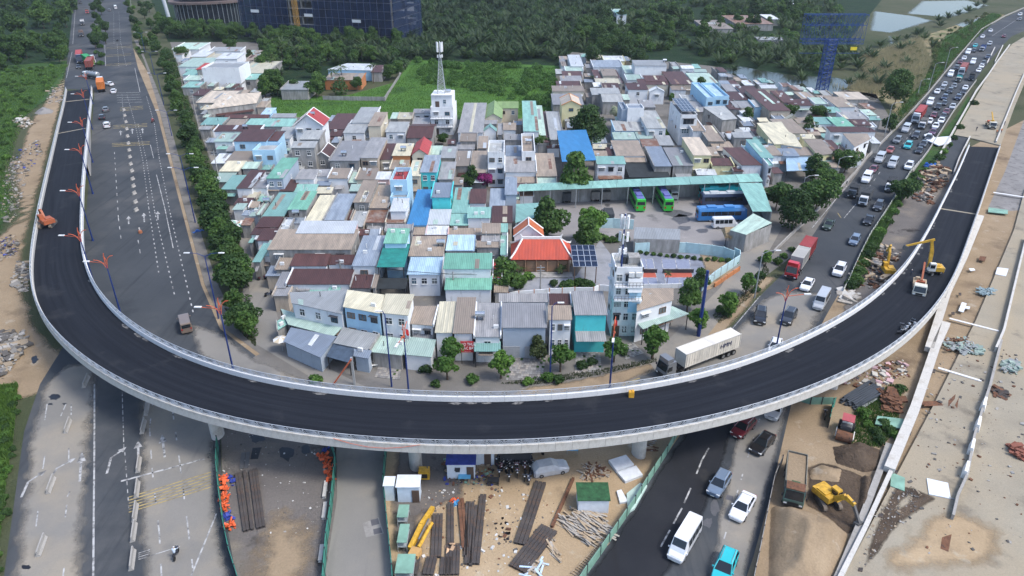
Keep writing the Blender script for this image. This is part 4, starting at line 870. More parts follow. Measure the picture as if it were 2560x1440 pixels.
house('E', 1280,1345,430,318,8.0,'F','lblue','lblue',1, par=.6, label='bright blue stair block joined to the small bright blue house')
house('E', 'Q', (1398,600),(1512,590),(1412,492),(1250,500), 7, 'lgrey','grimy',0, r=.3, label='long stained grey concrete house with pale roof and patched side wall')
house('E', 1180,1322,865,728,7.6,'S','beige','yellow',2, clean=True, label='pale yellow two-storey house with plain beige roof by the bus yard')
house('E', 1545,1700,938,805,5.4,'S','brown','white',0, sk=-.12, clean=True, label='house with neat dark brown roof and white edge walls behind the bus yard')
house('E', 1692,1787,884,745,6.6,'S','mint','lblue',2, label='narrow mint-roofed house with glazed upper front behind the bus yard')
house('E', 'Q', (1788,782),(1960,775),(1840,612),(1655,622), 5.4, 'cream','yellow',0, r=.8, clean=True, label='large hall with plain cream sheet roof and cream walls')
house('E', 700,1010,1030,905,3.2,'S','black','grimy',0, open=True, label='black shade netting strung over the backyard behind the bus yard', cat='canopy', name='shade_canopy')
for a in [  # H
  (265,385,752,688,4.6,'S','tan','grimy',0), (165,345,792,742,4.2,'S','brown','white',1), (350,450,780,730,4.4,'S','pmint','white',0), (560,760,745,688,4.6,'S','beige','grimy',0), (520,662,802,725,4.8,'S','tan','white',0), (405,520,760,715,4.6,'S','tan','grimy',0), (450,560,845,800,4,'S','mint','grimy',0), (570,758,892,838,4.2,'S','grey','white',0), (350,520,932,877,4.2,'S','mint','white',0), (515,652,948,877,4.4,'S','green','white',0), (650,780,940,895,3.8,'S','brown','grimy',0), (760,850,900,870,3.6,'S','mint','grimy',0),
  (120,300,1000,892,4.6,'S','tan','cream',0), (225,350,925,880,4.4,'S','tan','cream',0), (470,770,990,948,6.2,'S','brown','white',3), (130,240,900,868,4.4,'G','cream','cream',0), (260,360,1040,1005,4.4,'S','cream','yellow',0), (75,240,1170,1112,4.6,'S','bgrey','bluegrey',1), (0,110,1165,1090,4.8,'S','tan','white',0), (195,355,1165,1102,4.2,'S','tan','white',0), (455,590,1150,1050,4.4,'S','brown','tan',0), (0,40,1240,1110,6,'S','mint','white',1), (630,720,1170,1125,3.6,'S','tan','white',0), (780,850,1075,1020,3.2,'S','white','grimy',0)]:
    house('H', *a)
house('H', 'Q', (650,1102),(770,1040),(745,1000),(560,1000), 6, 'tan','white',2, r=.5, label='white house with tan roof turned towards the traffic road')
house('H', 'Q', (140,1282),(345,1275),(300,1180),(135,1180), 3.6, 'lblue','white',0, r=.4, open=True, label='pale blue sheet canopy by the roadside trees', cat='canopy', name='roadside_canopy')
house('H', 'Q', (375,1165),(500,1150),(400,1042),(265,1045), 5, 'tan','yellow',2, r=.8, label='pale yellow gabled house with tan roof near the traffic road')
house('H', 'Q', (0,1072),(260,1105),(200,1010),(0,905), 5.2, 'cream','white',1, r=.6, label='cream-roofed white hall behind the roadside houses')
def relabel():
    by = {}
    for rec in AUTO: by.setdefault(rec[0]['label'], []).append(rec)
    allp = [(r[1], r[5]) for r in AUTO] + ALLH
    short = lambda c: RW[c].replace(' sheet','').replace(' fibre-cement','').replace(' striped','').replace(' netting','').replace(' tarpaulin','').replace(' tile','')
    for lab, rs in by.items():
        if len(rs) < 2: continue
        for t, roof, wall, kw, storey, c in rs:
            nb = sorted([x for x in allp if (x[1]-c).length > .5 and x[0] != roof], key=lambda x: (x[1]-c).length)[:2]
            t['label'] = '%s %s-roofed %s with %s walls between %s and %s roofs' % (storey, short(roof), t['category'], WW[wall], short(nb[0][0]), short(nb[1][0]))
            if len(t['label'].split()) > 16: t['label'] = '%s-roofed %s between %s and %s roofs' % (short(roof), t['category'], short(nb[0][0]), short(nb[1][0]))
relabel()
def block(b, xl, xr, vt, vb, depth, floors, wallc, label, nwin=2, name='house', sk=0.0, roofc='lgrey', par=.8, balc=None, top=None, win_sz=(1,1)):
    a, c = W(b, xl, vb), W(b, xr, vb); Y = a.y; w = c.x - a.x; h = top_z(Y, U(b, xl, vt)[1])
    t = empty(name, (a.x + w/2, Y + depth/2, 0)); tag(t, label, 'house', 'village houses')
    q = [Vector((-w/2,-depth/2,0)), Vector((w/2,-depth/2,0)), Vector((w/2+sk,depth/2,0)), Vector((-w/2+sk,depth/2,0))]
    MB().prism(q, 0, h-par).build('wall', wm(wallc), t)
    for i in range(4):
        p0, p1 = q[i], q[(i+1)%4]; n_ = Vector((0,0,0)) - (p0+p1)/2; n_.z = 0; n_.normalize(); n_ *= .18
        MB().hexa([p0+Vector((0,0,h-par+.003)), p1+Vector((0,0,h-par+.003)), p1+n_+Vector((0,0,h-par+.003)), p0+n_+Vector((0,0,h-par+.003))], [p0+Vector((0,0,h)), p1+Vector((0,0,h)), p1+n_+Vector((0,0,h)), p0+n_+Vector((0,0,h))]).build('parapet', wm(wallc), t)
    MB().face([p*.93 + Vector((0,0,h-par+.012)) for p in q]).build('roof', rm(roofc), t)
    fh = (h-par)/floors
    for f in range(floors):
        for i in range(nwin):
            if f == 0 and i == 0: inst('door', DOOR, t, (-w/2 + w*(i+.5)/nwin, -depth/2-.04, 0)); continue
            add_window(t, -w/2 + w*(i+.5)/nwin, -depth/2-.02, fh*f + fh*.55, 0, win_sz[0]*min(1.2, w/nwin*.7/1.2), win_sz[1])
        sx = w/2 if a.x + w/2 < 0 else -w/2
        for k in (.3,.65):
            if f > 0: add_window(t, sx + math.copysign(.02, sx), -depth/2 + depth*k, fh*f + fh*.55, math.pi/2 if sx > 0 else -math.pi/2, .7, .8)
    if balc:
        for f in balc:
            z = fh*f
            MB().box((0,-depth/2-.6,z+.08), (w,1.2,.16)).build('balcony', wm(wallc), t)
            rb = MB()
            for z2 in (.5,1.0): rb.tube((-w/2,-depth/2-1.15,z+z2),(w/2,-depth/2-1.15,z+z2),.04,n=4)
            for i in range(9): rb.tube((-w/2+w*i/8,-depth/2-1.15,z+.16),(-w/2+w*i/8,-depth/2-1.15,z+1.0),.03,n=4)
            tag(rb.build('balcony_rail', FRAME_D, t), kind='stuff')
    return t, h, w, Vector(t.location)
tw, th_, w_, c_ = block('D', 357,522,805,1012, 9.5, 3, 'white', 'tall white villa with balconies and a lattice antenna mast on top', 2, balc=(1,2), sk=.6)
MB().hexa(*[[(x,y,z) for x,y in ((-w_/2+.2,-2.2),(w_/2-.3,-2.2),(w_/2+.2,4.2),(-w_/2+.7,4.2))] for z in (th_-.79, th_+3.2)]).build('stair_room', wm('white'), tw)
add_window(tw, .9, -2.22, th_+1.2); inst('door', DOOR, tw, (-1.5,-2.24,th_-.78))
MB().hexa(*[[(x,y,z) for x,y in ((-w_/2+.2,-2.6),(w_/2-.2,-2.6),(w_/2+.2,4.4),(-w_/2+.7,4.4))] for z in (th_+3.203, th_+3.5)]).build('roof_slab', wm('white'), tw)
MB().tube((1.0,1.0,th_+4.1),(2.8,1.0,th_+4.1),.5,n=12).build('water_tank', STEEL, tw)
LAT = plain('mast_grey_steel', (.34,.37,.38), .5, .3); ANT = plain('antenna_white', (.72,.73,.73), .5)
def lattice(t, base, hgt, w0, w1, nseg, m, r=.06):
    cor = lambda k, z: Vector((base[0] + (-1,1,1,-1)[k]*(w0+(w1-w0)*z/hgt)/2, base[1] + (-1,-1,1,1)[k]*(w0+(w1-w0)*z/hgt)/2, base[2]+z))
    for k in range(4): MB().tube(cor(k,0), cor(k,hgt), r*1.4, r*1.2, n=5).build('mast_leg', m, t)
    for s in range(nseg):
        z0, z1 = hgt*s/nseg, hgt*(s+1)/nseg; mb = MB()
        for k in range(4):
            mb.tube(cor(k,z0), cor((k+1)%4,z1), r*.7, n=4, caps=False); mb.tube(cor((k+1)%4,z0), cor(k,z1), r*.7, n=4, caps=False); mb.tube(cor(k,z1), cor((k+1)%4,z1), r*.7, n=4, caps=False)
        tag(mb.build('bracing', m, t), kind='stuff')
def antennas(t, c, z, n, L, rad):
    for k in range(n):
        a = 2*math.pi*k/n + .3; x, y = c[0]+rad*math.cos(a), c[1]+rad*math.sin(a)
        MB().box((x,y,z), (.42,.24,L), a).build('antenna_panel', ANT, t)
        MB().tube((c[0],c[1],z-L*.3),(x,y,z-L*.3),.05,n=4).build('antenna_arm', LAT, t)
mastp = Vector((c_.x-.2, c_.y+.2, th_+3.5))
mz = top_z(mastp.y, 107) - mastp.z
mt = empty('antenna_mast', mastp); tag(mt, 'tapered steel lattice antenna mast on the roof of the tall white villa', 'antenna mast')
lattice(mt, (0,0,0), mz*.72, 2.6, .7, 9, LAT); MB().tube((0,0,mz*.7),(0,0,mz), .12, n=6).build('mast_pole', LAT, mt)
antennas(mt, (0,0), mz*.92, 5, 3.0, .9); antennas(mt, (0,0), mz*.74, 4, .9, .7)
t5, h5, w5, c5 = block('G', 1278,1480,445,960, 5.6, 5, 'white', 'narrow five-storey white and pale blue house crowded with antennas on top', 3, balc=(3,4))
BLUEW = wm('lblue')
MB().box((w5*.27,-2.86,7.1), (w5*.44,.12,4.6)).build('blue_panel', BLUEW, t5); MB().box((w5*.44,-2.86,2.2), (w5*.1,.12,3.6)).build('blue_panel', BLUEW, t5)
MB().box((w5*.22,-3.3,10.3), (w5*.5,.9,2.4), tilt=(R(-14),0)).build('sloping_screen', wm('white'), t5)
mb = MB()
for i in range(6):
    for j in range(3): mb.box((-w5*.12 + i*.48, -2.87, .5+j*.75), (.34,.05,.55))
tag(mb.build('lattice_door', FRAME_W, t5), kind='stuff')
for x in (-.6,.6): MB().box((w5*.2+x, -3.2, 12.2), (.9,.5,.8)).build('air_conditioner', FRAME_W, t5)
MB().box((w5*.25,.8,h5-.1), (2.0,2.0,1.3)).build('equipment_cabin', wm('grimy'), t5)
MB().tube((-.5,.6,h5-.78),(-.5,.6,h5+.5),.6,n=12).build('water_tank', plain('tank_black', (.03,.035,.04), .4), t5)
mp = empty('antenna_pole', (c5.x-1.2, c5.y-1.6, h5-.79)); tag(mp, 'blue antenna pole with white panels on the five-storey house', 'antenna')
mh = top_z(c5.y-1.6, 535) - (h5-.79); BLUEP = plain('pole_blue', (.018,.04,.15), .45)
MB().tube((0,0,0),(0,0,mh),.16,.12,n=8).build('mast_pole', BLUEP, mp); antennas(mp, (0,0), mh-1.3, 6, 2.1, .6); antennas(mp, (0,0), mh*.58, 3, 1.7, .7); antennas(mp, (0,0), mh*.34, 4, .8, .5)
for k in range(3): MB().tube((1.8*math.cos(k*2.1),1.8*math.sin(k*2.1)+1.5,0),(0,0,mh*.6),.04,n=4).build('stay', LAT, mp)
ts, hs, ws, cs = block('E', 1062,1185,560,790, 17, 3, 'white', 'long narrow white four-storey house with solar panels on the roof', 1, win_sz=(2.4,1.25), roofc='grey')
SOLAR = plain('solar_blue', (.012,.02,.045), .15, .2, var=.3, scale=.7); PALE = plain('panel_edge', (.55,.57,.6), .4, .5)
def solar(t, x0, y0, z, nx, ny, sx, sy, slope=0.0, name='solar_panel'):
    me = MB(); me.box((0,0,0),(sx*.96,sy*.96,.05)); pm = me.mesh(name, SOLAR)
    fm = MB()
    for s in (-1,1): fm.box((s*sx*.48,0,.01),(.05,sy*.97,.06)); fm.box((0,s*sy*.48,.01),(sx*.97,.05,.06))
    fmm = fm.mesh('panel_frame', PALE)
    for i in range(nx):
        for j in range(ny):
            o = inst(name, pm, t, (x0+(i+.5)*sx, y0+(j+.5)*sy, z+slope*(j+.5)*sy)); o.rotation_euler = (math.atan(slope),0,0); f = inst('panel_frame', fmm, o); tag(f, kind='stuff')
solar(ts, -ws/2+.3, -8, hs+.9, 4, 8, (ws-.6)/4, 1.95, .02)
for x in (-ws/2+.4, ws/2-.4):
    for y in (-7.5,-2.5,2.5,7): MB().tube((x,y,hs-.79),(x,y,hs+.85),.06,n=5).build('panel_post', LAT, ts)
def temple():
    z = 3.1; fl, fr = W('G', 532, 388, z), W('G', 995, 388, z); zr = z + 3.0
    Yr = W('G', 700, 228, zr).y; w = fr.x - fl.x; dh = Yr - fl.y
    t = empty('temple_house', (fl.x+w/2, Yr, 0)); tag(t, 'wooden-walled house with red tiled hip roof and upturned white ridges', 'house', 'village houses')
    RED = roof_mat('roof_red_tile', (.46,.075,.045), .0, .3, 0, dirt=(.30,.06,.045), rough=.7)
    TR = plain('ridge_white', (.66,.65,.62), .7)
    a = w/2; rg = a*.62
    e = [Vector((-a,-dh,z)), Vector((a,-dh,z)), Vector((a,dh,z)), Vector((-a,dh,z))]; r0, r1 = Vector((-rg,0,zr)), Vector((rg,0,zr))
    for f in ([e[0],e[1],r1,r0], [e[1],e[2],r1], [e[2],e[3],r0,r1], [e[3],e[0],r0]):
        n = (f[1]-f[0]).cross(f[2]-f[0]).normalized()*.15
        mb = MB(); k = len(f); mb.add([p - n for p in f] + list(f), [tuple(range(k-1,-1,-1)), tuple(range(k,2*k))] + [(i,(i+1)%k,k+(i+1)%k,k+i) for i in range(k)]); mb.build('roof_slope', RED, t)
    MB().box((0,0,zr+.15),(rg*2+.6,.35,.5)).build('ridge', TR, t)
    for p, q in zip(e, (r0,r1,r1,r0)):
        m = p.lerp(q,.35); mb = MB(); mb.tube(q, m, .2, n=5); mb.tube(m, p + Vector((0,0,.35)), .2, n=5); mb.build('hip_ridge', TR, t)
        MB().tube(p + Vector((0,0,.3)), p + (p-q).normalized()*.6 + Vector((0,0,.9)), .16, .05, n=5).build('ridge_horn', TR, t)
    for s in (-1,1): MB().tube((s*rg,0,zr+.3),(s*(rg+.5),0,zr+1.0),.2,.05,n=5).build('ridge_horn', TR, t)
    MB().box((0,.0,z/2+.1),(w-1.2,2*dh-1.2,z-.2)).build('wall', wm('wood'), t)
    WD = plain('door_wood', (.28,.17,.105), .6)
    for i in range(5): MB().box((-w/2+1.0+(w-2.0)*(i+.5)/5,-dh+.54,1.4),((w-2.2)/5-.18,.1,2.4)).build('door_panel', WD, t)
    for i in range(6): MB().tube((-w/2+.7+(w-1.4)*i/5,-dh+.25,0),(-w/2+.7+(w-1.4)*i/5,-dh+.25,z-.1),.14,n=8).build('column', WD, t)
    MB().box((0,-dh-1.0,.12),(w,2.4,.24)).build('terrace', wm('grimy'), t)
temple()
def pergola():
    z = 3.8; fl, fr = W('G', 1000, 440, z), W('G', 1185, 435, z); Yb = W('G', 1000, 278, z+.9).y; w = fr.x-fl.x; d = Yb-fl.y
    t = empty('solar_pergola', (fl.x+w/2, fl.y+d/2, 0)); tag(t, 'open pergola roofed with dark solar panels beside the temple-roofed house', 'pergola')
    for x in (-w/2+.3,0,w/2-.3):
        for y in (-d/2+.3,d/2-.3): MB().tube((x,y,0),(x,y,z+.9*(y+d/2)/d-.1),.1,n=6).build('post', plain('post_brown', (.12,.07,.045), .7), t)
    solar(t, -w/2, -d/2, z, 4, 4, w/4, d/4, .9/d)
pergola()
MINTR = 'mint'
def shed(b, fl, fr, br, bl, h, roof, label, r=.4, side=None, walls=()):
    c4 = [W(b, *fl, h), W(b, *fr, h), W(b, *br, h+r), W(b, *bl, h+r)]; c4 = [Vector((p.x,p.y,0)) for p in c4]
    cen = sum(c4, Vector())/4; d = c4[1]-c4[0]; rz = math.atan2(d.y,d.x); M = Matrix.Rotation(-rz,3,'Z'); q = [M@(p-cen) for p in c4]
    t = empty('parking_shed', cen, rz); tag(t, label, 'shed')
    Z = lambda p, z: Vector((p.x,p.y,z)); L = (q[1]-q[0]).length; n = max(1, int(L/6)); zz = (h,h,h+r,h+r)
    for i in range(n):
        s0, s1 = i/n + .0006, (i+1)/n - .0006
        a, b2, c, d2 = q[0].lerp(q[1],s0), q[0].lerp(q[1],s1), q[3].lerp(q[2],s1), q[3].lerp(q[2],s0)
        MB().hexa([Z(a,h-.08),Z(b2,h-.08),Z(c,h+r-.08),Z(d2,h+r-.08)],[Z(a,h),Z(b2,h),Z(c,h+r),Z(d2,h+r)]).build('roof_bay', rm(roof), t)
    n = max(2, int(L/7)+1)
    for i in range(n):
        s = .02 + .96*i/(n-1)
        for e0, e1, z in ((q[0],q[1],h),(q[3],q[2],h+r)):
            p = e0.lerp(e1,s)*.97; MB().tube(Z(p,0),Z(p,z-.1),.1,n=6).build('post', LAT, t)
    for k in walls:
        a, b2 = q[k]*.99, q[(k+1)%4]*.99; zt = min(zz[k],zz[(k+1)%4])-.15; n_ = Vector((a.y-b2.y,b2.x-a.x,0)).normalized()*.08
        MB().hexa([Z(a-n_,0),Z(b2-n_,0),Z(b2+n_,0),Z(a+n_,0)],[Z(a-n_,zt),Z(b2-n_,zt),Z(b2+n_,zt),Z(a+n_,zt)]).build('wall_sheet', wm('grimy'), t)
    return t
shed('M', (-640,235),(1225,160),(1185,100),(-600,182), 5.0, 'mint', 'very long mint-green parking shed roof along the back of the bus yard', walls=(2,))
shed('M', (1145,385),(1290,385),(1215,172),(1040,172), 5.0, 'mint', 'mint-green shed roof closing the east end of the bus yard', walls=(1,))
shed('G', (565,110),(750,60),(740,-40),(570,-30), 4.6, 'mint', 'small mint-green shed roof at the west end of the bus yard', walls=(3,))
shed('M', (975,525),(1095,560),(1290,470),(1150,400), 4.2, 'pmint', 'weathered pale green shed roof beside the thatched yard gate', walls=(0,1))
shed('M', (252,590),(602,598),(602,518),(258,502), 3.2, 'lgrey', 'pale blue sheet lean-to along the bus yard wall', walls=(0,))
WALLM = wm('lblue'); SHEETW = plain('pale_sheet', (.40,.56,.58), .6, var=.2, scale=.6)
def wall(name, b, pts, h, m, label, th=.15, cat='wall', panel=2.5, cap=None, post=True):
    P3 = WL(b, pts); t = empty(name, P3[0]); tag(t, label, cat); o = P3[0]; k = 0
    for a, c in zip(P3[:-1], P3[1:]):
        d = c-a; L = d.length; n = max(1, round(L/panel)); u = d/L; rz = math.atan2(d.y,d.x)
        me = MB().box((0,0,h/2),(L/n-.04,th,h)).mesh('panel', m)
        for i in range(n): inst('panel', me, t, a + u*(L*(i+.5)/n) - o, rz)
        if post:
            pm = MB().box((0,0,(h+.1)/2),(.14,th+.08,h+.1)).mesh('post', cap or m)
            for i in range(n): inst('post', pm, t, a + u*(L*i/n) - o, rz)
    return t
wall('sheet_wall', 'M', [(260,700),(440,690),(640,695),(830,715),(920,730),(1000,760)], 2.4, SHEETW, 'pale blue sheet wall between the bus yard and the courts')
wall('sheet_wall', 'M', [(1000,720),(1042,740),(1042,775),(850,905),(760,985)], 2.0, SHEETW, 'pale sheet wall curving round the empty plot', cap=LAT)
wall('brick_wall', 'M', [(1042,830),(950,890),(855,955)], .9, wm('orange'), 'low orange brick wall beside the lane', th=.3)
wall('garden_wall', 'G', [(440,690),(590,668),(820,650),(1010,640),(1150,640),(1190,618),(1265,625)], 1.3, wm('white'), 'white garden wall with red panels in front of the temple house', cap=wm('orange'))
wall('court_wall', 'M', [(285,965),(540,962),(610,958)], 1.0, wm('white'), 'low white wall along the front of the courts')
wall('yard_wall', 'M', [(0,510),(100,510),(250,520)], 2.4, SHEETW, 'pale sheet wall behind the temple garden')
wall('field_wall', 'B', [(1225,750),(1450,755),(1690,758),(1710,715)], 1.6, wm('grimy'), 'stained low wall round the palm grove')
wall('field_wall', 'D', [(0,760),(30,715),(110,590),(130,545),(185,470)], 1.4, wm('grimy'), 'stained wall running beside the grove up to the thicket')
g0 = W('M', 1020, 640); tg = empty('thatched_gate', g0); tag(tg, 'yard gate with a shaggy straw thatch roof on dark posts', 'gate')
TH = surf('thatch', [(.26,.20,.12),(.36,.28,.17),(.15,.11,.07)], [1.0,2.0], .95, .8, 9)
mb = MB(); mb.hexa([(-3.2,-1.6,2.5),(3.2,-1.6,2.7),(3.2,1.8,3.2),(-3.2,1.8,3.0)],[(-3.0,-1.4,3.0),(3.0,-1.4,3.1),(2.6,1.4,4.0),(-2.6,1.4,3.8)])
mb.build('thatch', TH, tg)
mb = MB()
for i in range(260):
    x, y = rnd.uniform(-3.3,3.3), rnd.uniform(-1.7,-1.2); z = rnd.uniform(2.6,3.2); mb.tube((x,y,z),(x+rnd.uniform(-.3,.3),y-rnd.uniform(.1,.6),z-rnd.uniform(.3,.9)),.03,.01,n=3,caps=False)
tag(mb.build('thatch_fringe', TH, tg), kind='stuff')
for x in (-2.6,2.6): MB().tube((x,-.5,0),(x,-.5,3.0),.1,n=6).build('post', DSTEEL, tg)
sg = W('F', 1825, 1085, 0); sg = Vector((sg.x*97.6/sg.y, 97.6, 0)); zt = top_z(sg.y, U('F', 0, 1000)[1]); zb = top_z(sg.y, U('F', 0, 1082)[1]); sw = (W('F',1872,1085).x - W('F',1777,1085).x)
st = empty('sale_sign', (sg.x, sg.y, 0)); tag(st, 'red hoarding with white lettering CHO THUÊ HOẶC BÁN on two posts', 'sign')
MB().box((0,0,(zt+zb)/2),(sw,.1,zt-zb)).build('board', plain('sign_red', (.42,.03,.035), .5), st)
for x in (-sw/2+.1, sw/2-.1): MB().tube((x,.08,0),(x,.08,zt),.05,n=5).build('post', DSTEEL, st)
PW_ = plain('lettering_white', (.8,.8,.8), .5, var=.03)
def text(parent, s, loc, size, m, rot=(math.pi/2,0,0), ext=.01, name='lettering', sx=1.0):
    cu = bpy.data.curves.new(name, 'FONT'); cu.body = s; cu.size = size; cu.extrude = ext; cu.align_x = 'CENTER'; cu.align_y = 'CENTER'; cu.resolution_u = 2
    o = bpy.data.objects.new(name, cu); dg = bpy.context.evaluated_depsgraph_get(); COL.objects.link(o)
    dg = bpy.context.evaluated_depsgraph_get(); me = bpy.data.meshes.new_from_object(o.evaluated_get(dg)); bpy.data.objects.remove(o)
    me.materials.clear(); me.materials.append(m); ob = inst(name, me, parent, loc); ob.rotation_euler = rot; ob.scale = (sx,1,1); return tag(ob, kind='stuff')
text(st, 'CHO THUÊ', (0,-.07,zb+(zt-zb)*.74), (zt-zb)*.36, PW_, sx=.72); text(st, 'HOẶC BÁN', (0,-.07,zb+(zt-zb)*.38), (zt-zb)*.36, PW_, sx=.72); text(st, '- - - - - -', (0,-.07,zb+(zt-zb)*.1), (zt-zb)*.2, PW_, sx=.8)
BB = plain('billboard_blue', (.012,.05,.20), .5, .2)
p0 = P(2052,236); bt = empty('billboard_tower', p0); tag(bt, 'tall blue steel lattice billboard tower without its hoarding', 'billboard')
zt_ = top_z(p0.y, 36); zl = top_z(p0.y, 98)
lattice(bt, (0,0,0), zl, 3.4, 3.4, 12, BB, .14)
hw = 152/2/(F_PX/((p0.y*CP+(CAM_H-zl)*SP)))
zm = top_z(p0.y, 62)
for yy in (-1.6,1.6):
    for z in (zl-1.5, zl, zm, zt_):
        MB().tube((-hw,yy,z),(hw,yy,z),.12,n=5).build('beam', BB, bt)
    for i in range(13):
        x = -hw+2*hw*i/12; MB().tube((x,yy,zl-1.5),(x,yy,zt_),.07,n=4).build('frame_upright', BB, bt)
    mb = MB()
    for i in range(12):
        x = -hw+2*hw*i/12; d_ = 2*hw/12
        for za, zb_ in ((zl-1.5,zl),(zl,zm),(zm,zt_)):
            mb.tube((x,yy,za),(x+d_,yy,zb_),.05,n=3,caps=False)
            mb.tube((x+d_,yy,za),(x,yy,zb_),.05,n=3,caps=False)
    tag(mb.build('bracing', BB, bt), kind='stuff')
for i in range(7):
    x = -hw+2*hw*i/6
    for z in (zl, zt_): MB().tube((x,-1.6,z),(x,1.6,z),.08,n=4).build('cross_beam', BB, bt)
MB().box((hw*.72,-1.7,zl-3.2),(2.4,.15,1.2)).build('yellow_sign', plain('sign_yellow', (.65,.52,.03), .5), bt)
MB().tube((-hw,0,zl-5.2),(hw,0,zl-5.2),.1,n=5).build('catwalk', BB, bt)
NETB = surf('blue_safety_net', [(.012,.026,.068),(.02,.04,.095),(.010,.018,.045)], [.35,.15], .9, .3, 3, coords='Object')
_nt = NETB.node_tree; _mx = _nt.nodes.new('ShaderNodeMixShader'); _tr = _nt.nodes.new('ShaderNodeBsdfTransparent'); _o = _nt.nodes['Material Output']; _mx.inputs[0].default_value = .62
_s = _o.inputs[0].links[0].from_socket; _nt.links.new(_tr.outputs[0], _mx.inputs[1]); _nt.links.new(_s, _mx.inputs[2]); _nt.links.new(_mx.outputs[0], _o.inputs[0])
def big_site():
    f0, f1 = P(612,92), P(985,112); d = f1-f0; L = d.length; rz = math.atan2(d.y,d.x)
    t = empty('construction_block', f0, rz); tag(t, 'big concrete frame under construction wrapped in dark blue safety netting', 'building')
    FL = 4.2; nf = 6; D = 38; nb = 12
    for k in range(nf):
        MB().box((L/2,D/2,FL*(k+1)-.2),(L,D,.4)).build('floor_slab', WALLCONC, t)
    for i in range(nb+1):
        for y in (1,D/2,D-1): MB().box((.6+(L-1.2)*i/nb,y,(nf*FL-.42)/2),(.8,.8,nf*FL-.42)).build('column', WALLCONC, t)
    for k in range(nf):
        for i in range(nb):
            if i == 4 or (i == 5 and k % 2 == 0): continue
            w = L/nb; MB().box((w*(i+.5),-.8,FL*(k+.5)),(w-.1,.06,FL-.12)).build('net_sheet', NETB, t)
    for k in range(nf):
        for j in range(6): MB().box((L+.6,D*(j+.5)/6,FL*(k+.5)),(.06,D/6-.1,FL-.12)).build('net_sheet', NETB, t)
    for i in range(nb*2+1): MB().tube((L*i/(nb*2),-1.1,0),(L*i/(nb*2),-1.1,nf*FL+1.5),.08,n=4).build('scaffold_pole', plain('scaffold_blue', (.05,.08,.16), .5), t)
    for x, z in ((L*.11,14.5),(L*.47,13.5),(L*.78,11.5)): MB().box((x,-1.3,z),(5.2,.12,1.5)).build('white_sign', FRAME_W, t)
    c = empty('crane_mast', f0 + (d/L)*(L*.40) + Vector((math.sin(rz), -math.cos(rz), 0))*3.2, rz); tag(c, 'yellow lattice hoist mast standing against the blue netting', 'crane')
    lattice(c, (0,0,0), 34, 2.0, 2.0, 14, plain('crane_yellow', (.33,.19,.04), .6), .11)
big_site()
def round_hall():
    f0, f1 = P(440,70), P(608,62); d = f1-f0; L = d.length; rz = math.atan2(d.y,d.x); D = 40
    t = empty('glass_hall', f0, rz); tag(t, 'dark glazed hall with a broad curving brown roof and grey pylon', 'building')
    arcp = lambda k, r: (L/2 + (L/2+r)*math.cos(math.pi+math.pi*k/20), D/2 - (D/2+r)*abs(math.sin(math.pi*k/20))*.55)
    pl = [arcp(k,0) for k in range(21)] + [(L,D),(0,D)]; pr = [arcp(k,3) for k in range(21)] + [(L+3,D+2),(-3,D+2)]
    MB().prism(pl, 0, 12).build('glazed_wall', glass_mat('hall_glass', (.012,.016,.024)), t)
    MB().prism(pr, 12.01, 13.4).build('roof', surf('hall_roof', [(.13,.10,.095),(.18,.145,.135),(.09,.08,.08)], [.2,.3], .8, .1, 4), t)
    MB().prism([(p[0]*.7+L*.15, p[1]*.7+D*.15) for p in pr], 13.41, 16).build('roof_storey', glass_mat('hall_glass', (.012,.016,.024)), t)
    MB().prism([(p[0]*.78+L*.11, p[1]*.78+D*.11) for p in pr], 16.01, 16.6).build('upper_roof', MATS['hall_roof'], t)
    for k in range(21): x, y = arcp(k,.12); MB().tube((x,y,0),(x,y,12),.14,n=4).build('mullion', LAT, t)
    MB().tube((-2,-4,0),(-4,-2,22),1.1,1.1,n=14).build('pylon', plain('pylon_grey', (.36,.39,.42), .5), t)
round_hall()
def simple(b, xl, xr, yf, yb, h, roof, wallc, label, win=2, **k): return house(b, xl, xr, yf, yb, h, 'S', roof, wallc, win, label=label, **k)
simple('B', 1770,1830,95,15,10,'white','white','white industrial building beside the blue-netted block', 1, cat='building', name='building')
simple('B', 1800,1915,160,130,5,'lgrey','white','low pale-roofed annex below the white industrial building', 0, cat='building', name='building')
simple('D', 1745,1822,110,78,6,'mint','white','small white shed with mint roof in the far clearing', 1)
for (x0,x1,yf,yb,c,l) in [(1765,1835,72,50,'tan','thatched-brown shack among the palms beyond the canal'),(1840,1935,60,38,'rust','patched rusty shack beyond the canal'),(1920,1950,48,36,'white','small white-roofed shack beyond the canal'),(1765,1800,66,55,'lgrey','pale grey shack under the far palms'),(1968,2010,10,2,'white','tiny white roof in the far palms'),(1895,1960,100,92,'lgrey','low pale roof sheet near the blue billboard tower'),(1540,1565,38,22,'pmint','small mint shed at the clearing edge')]:
    house('Z', x0,x1,yf,yb,4,'S',c,'grimy',0, label=l)
def in_polyv(x, y, q):
    c = False; j = len(q)-1
    for i in range(len(q)):
        if (q[i].y > y) != (q[j].y > y) and x < (q[j].x-q[i].x)*(y-q[i].y)/(q[j].y-q[i].y)+q[i].x: c = not c
        j = i
    return c
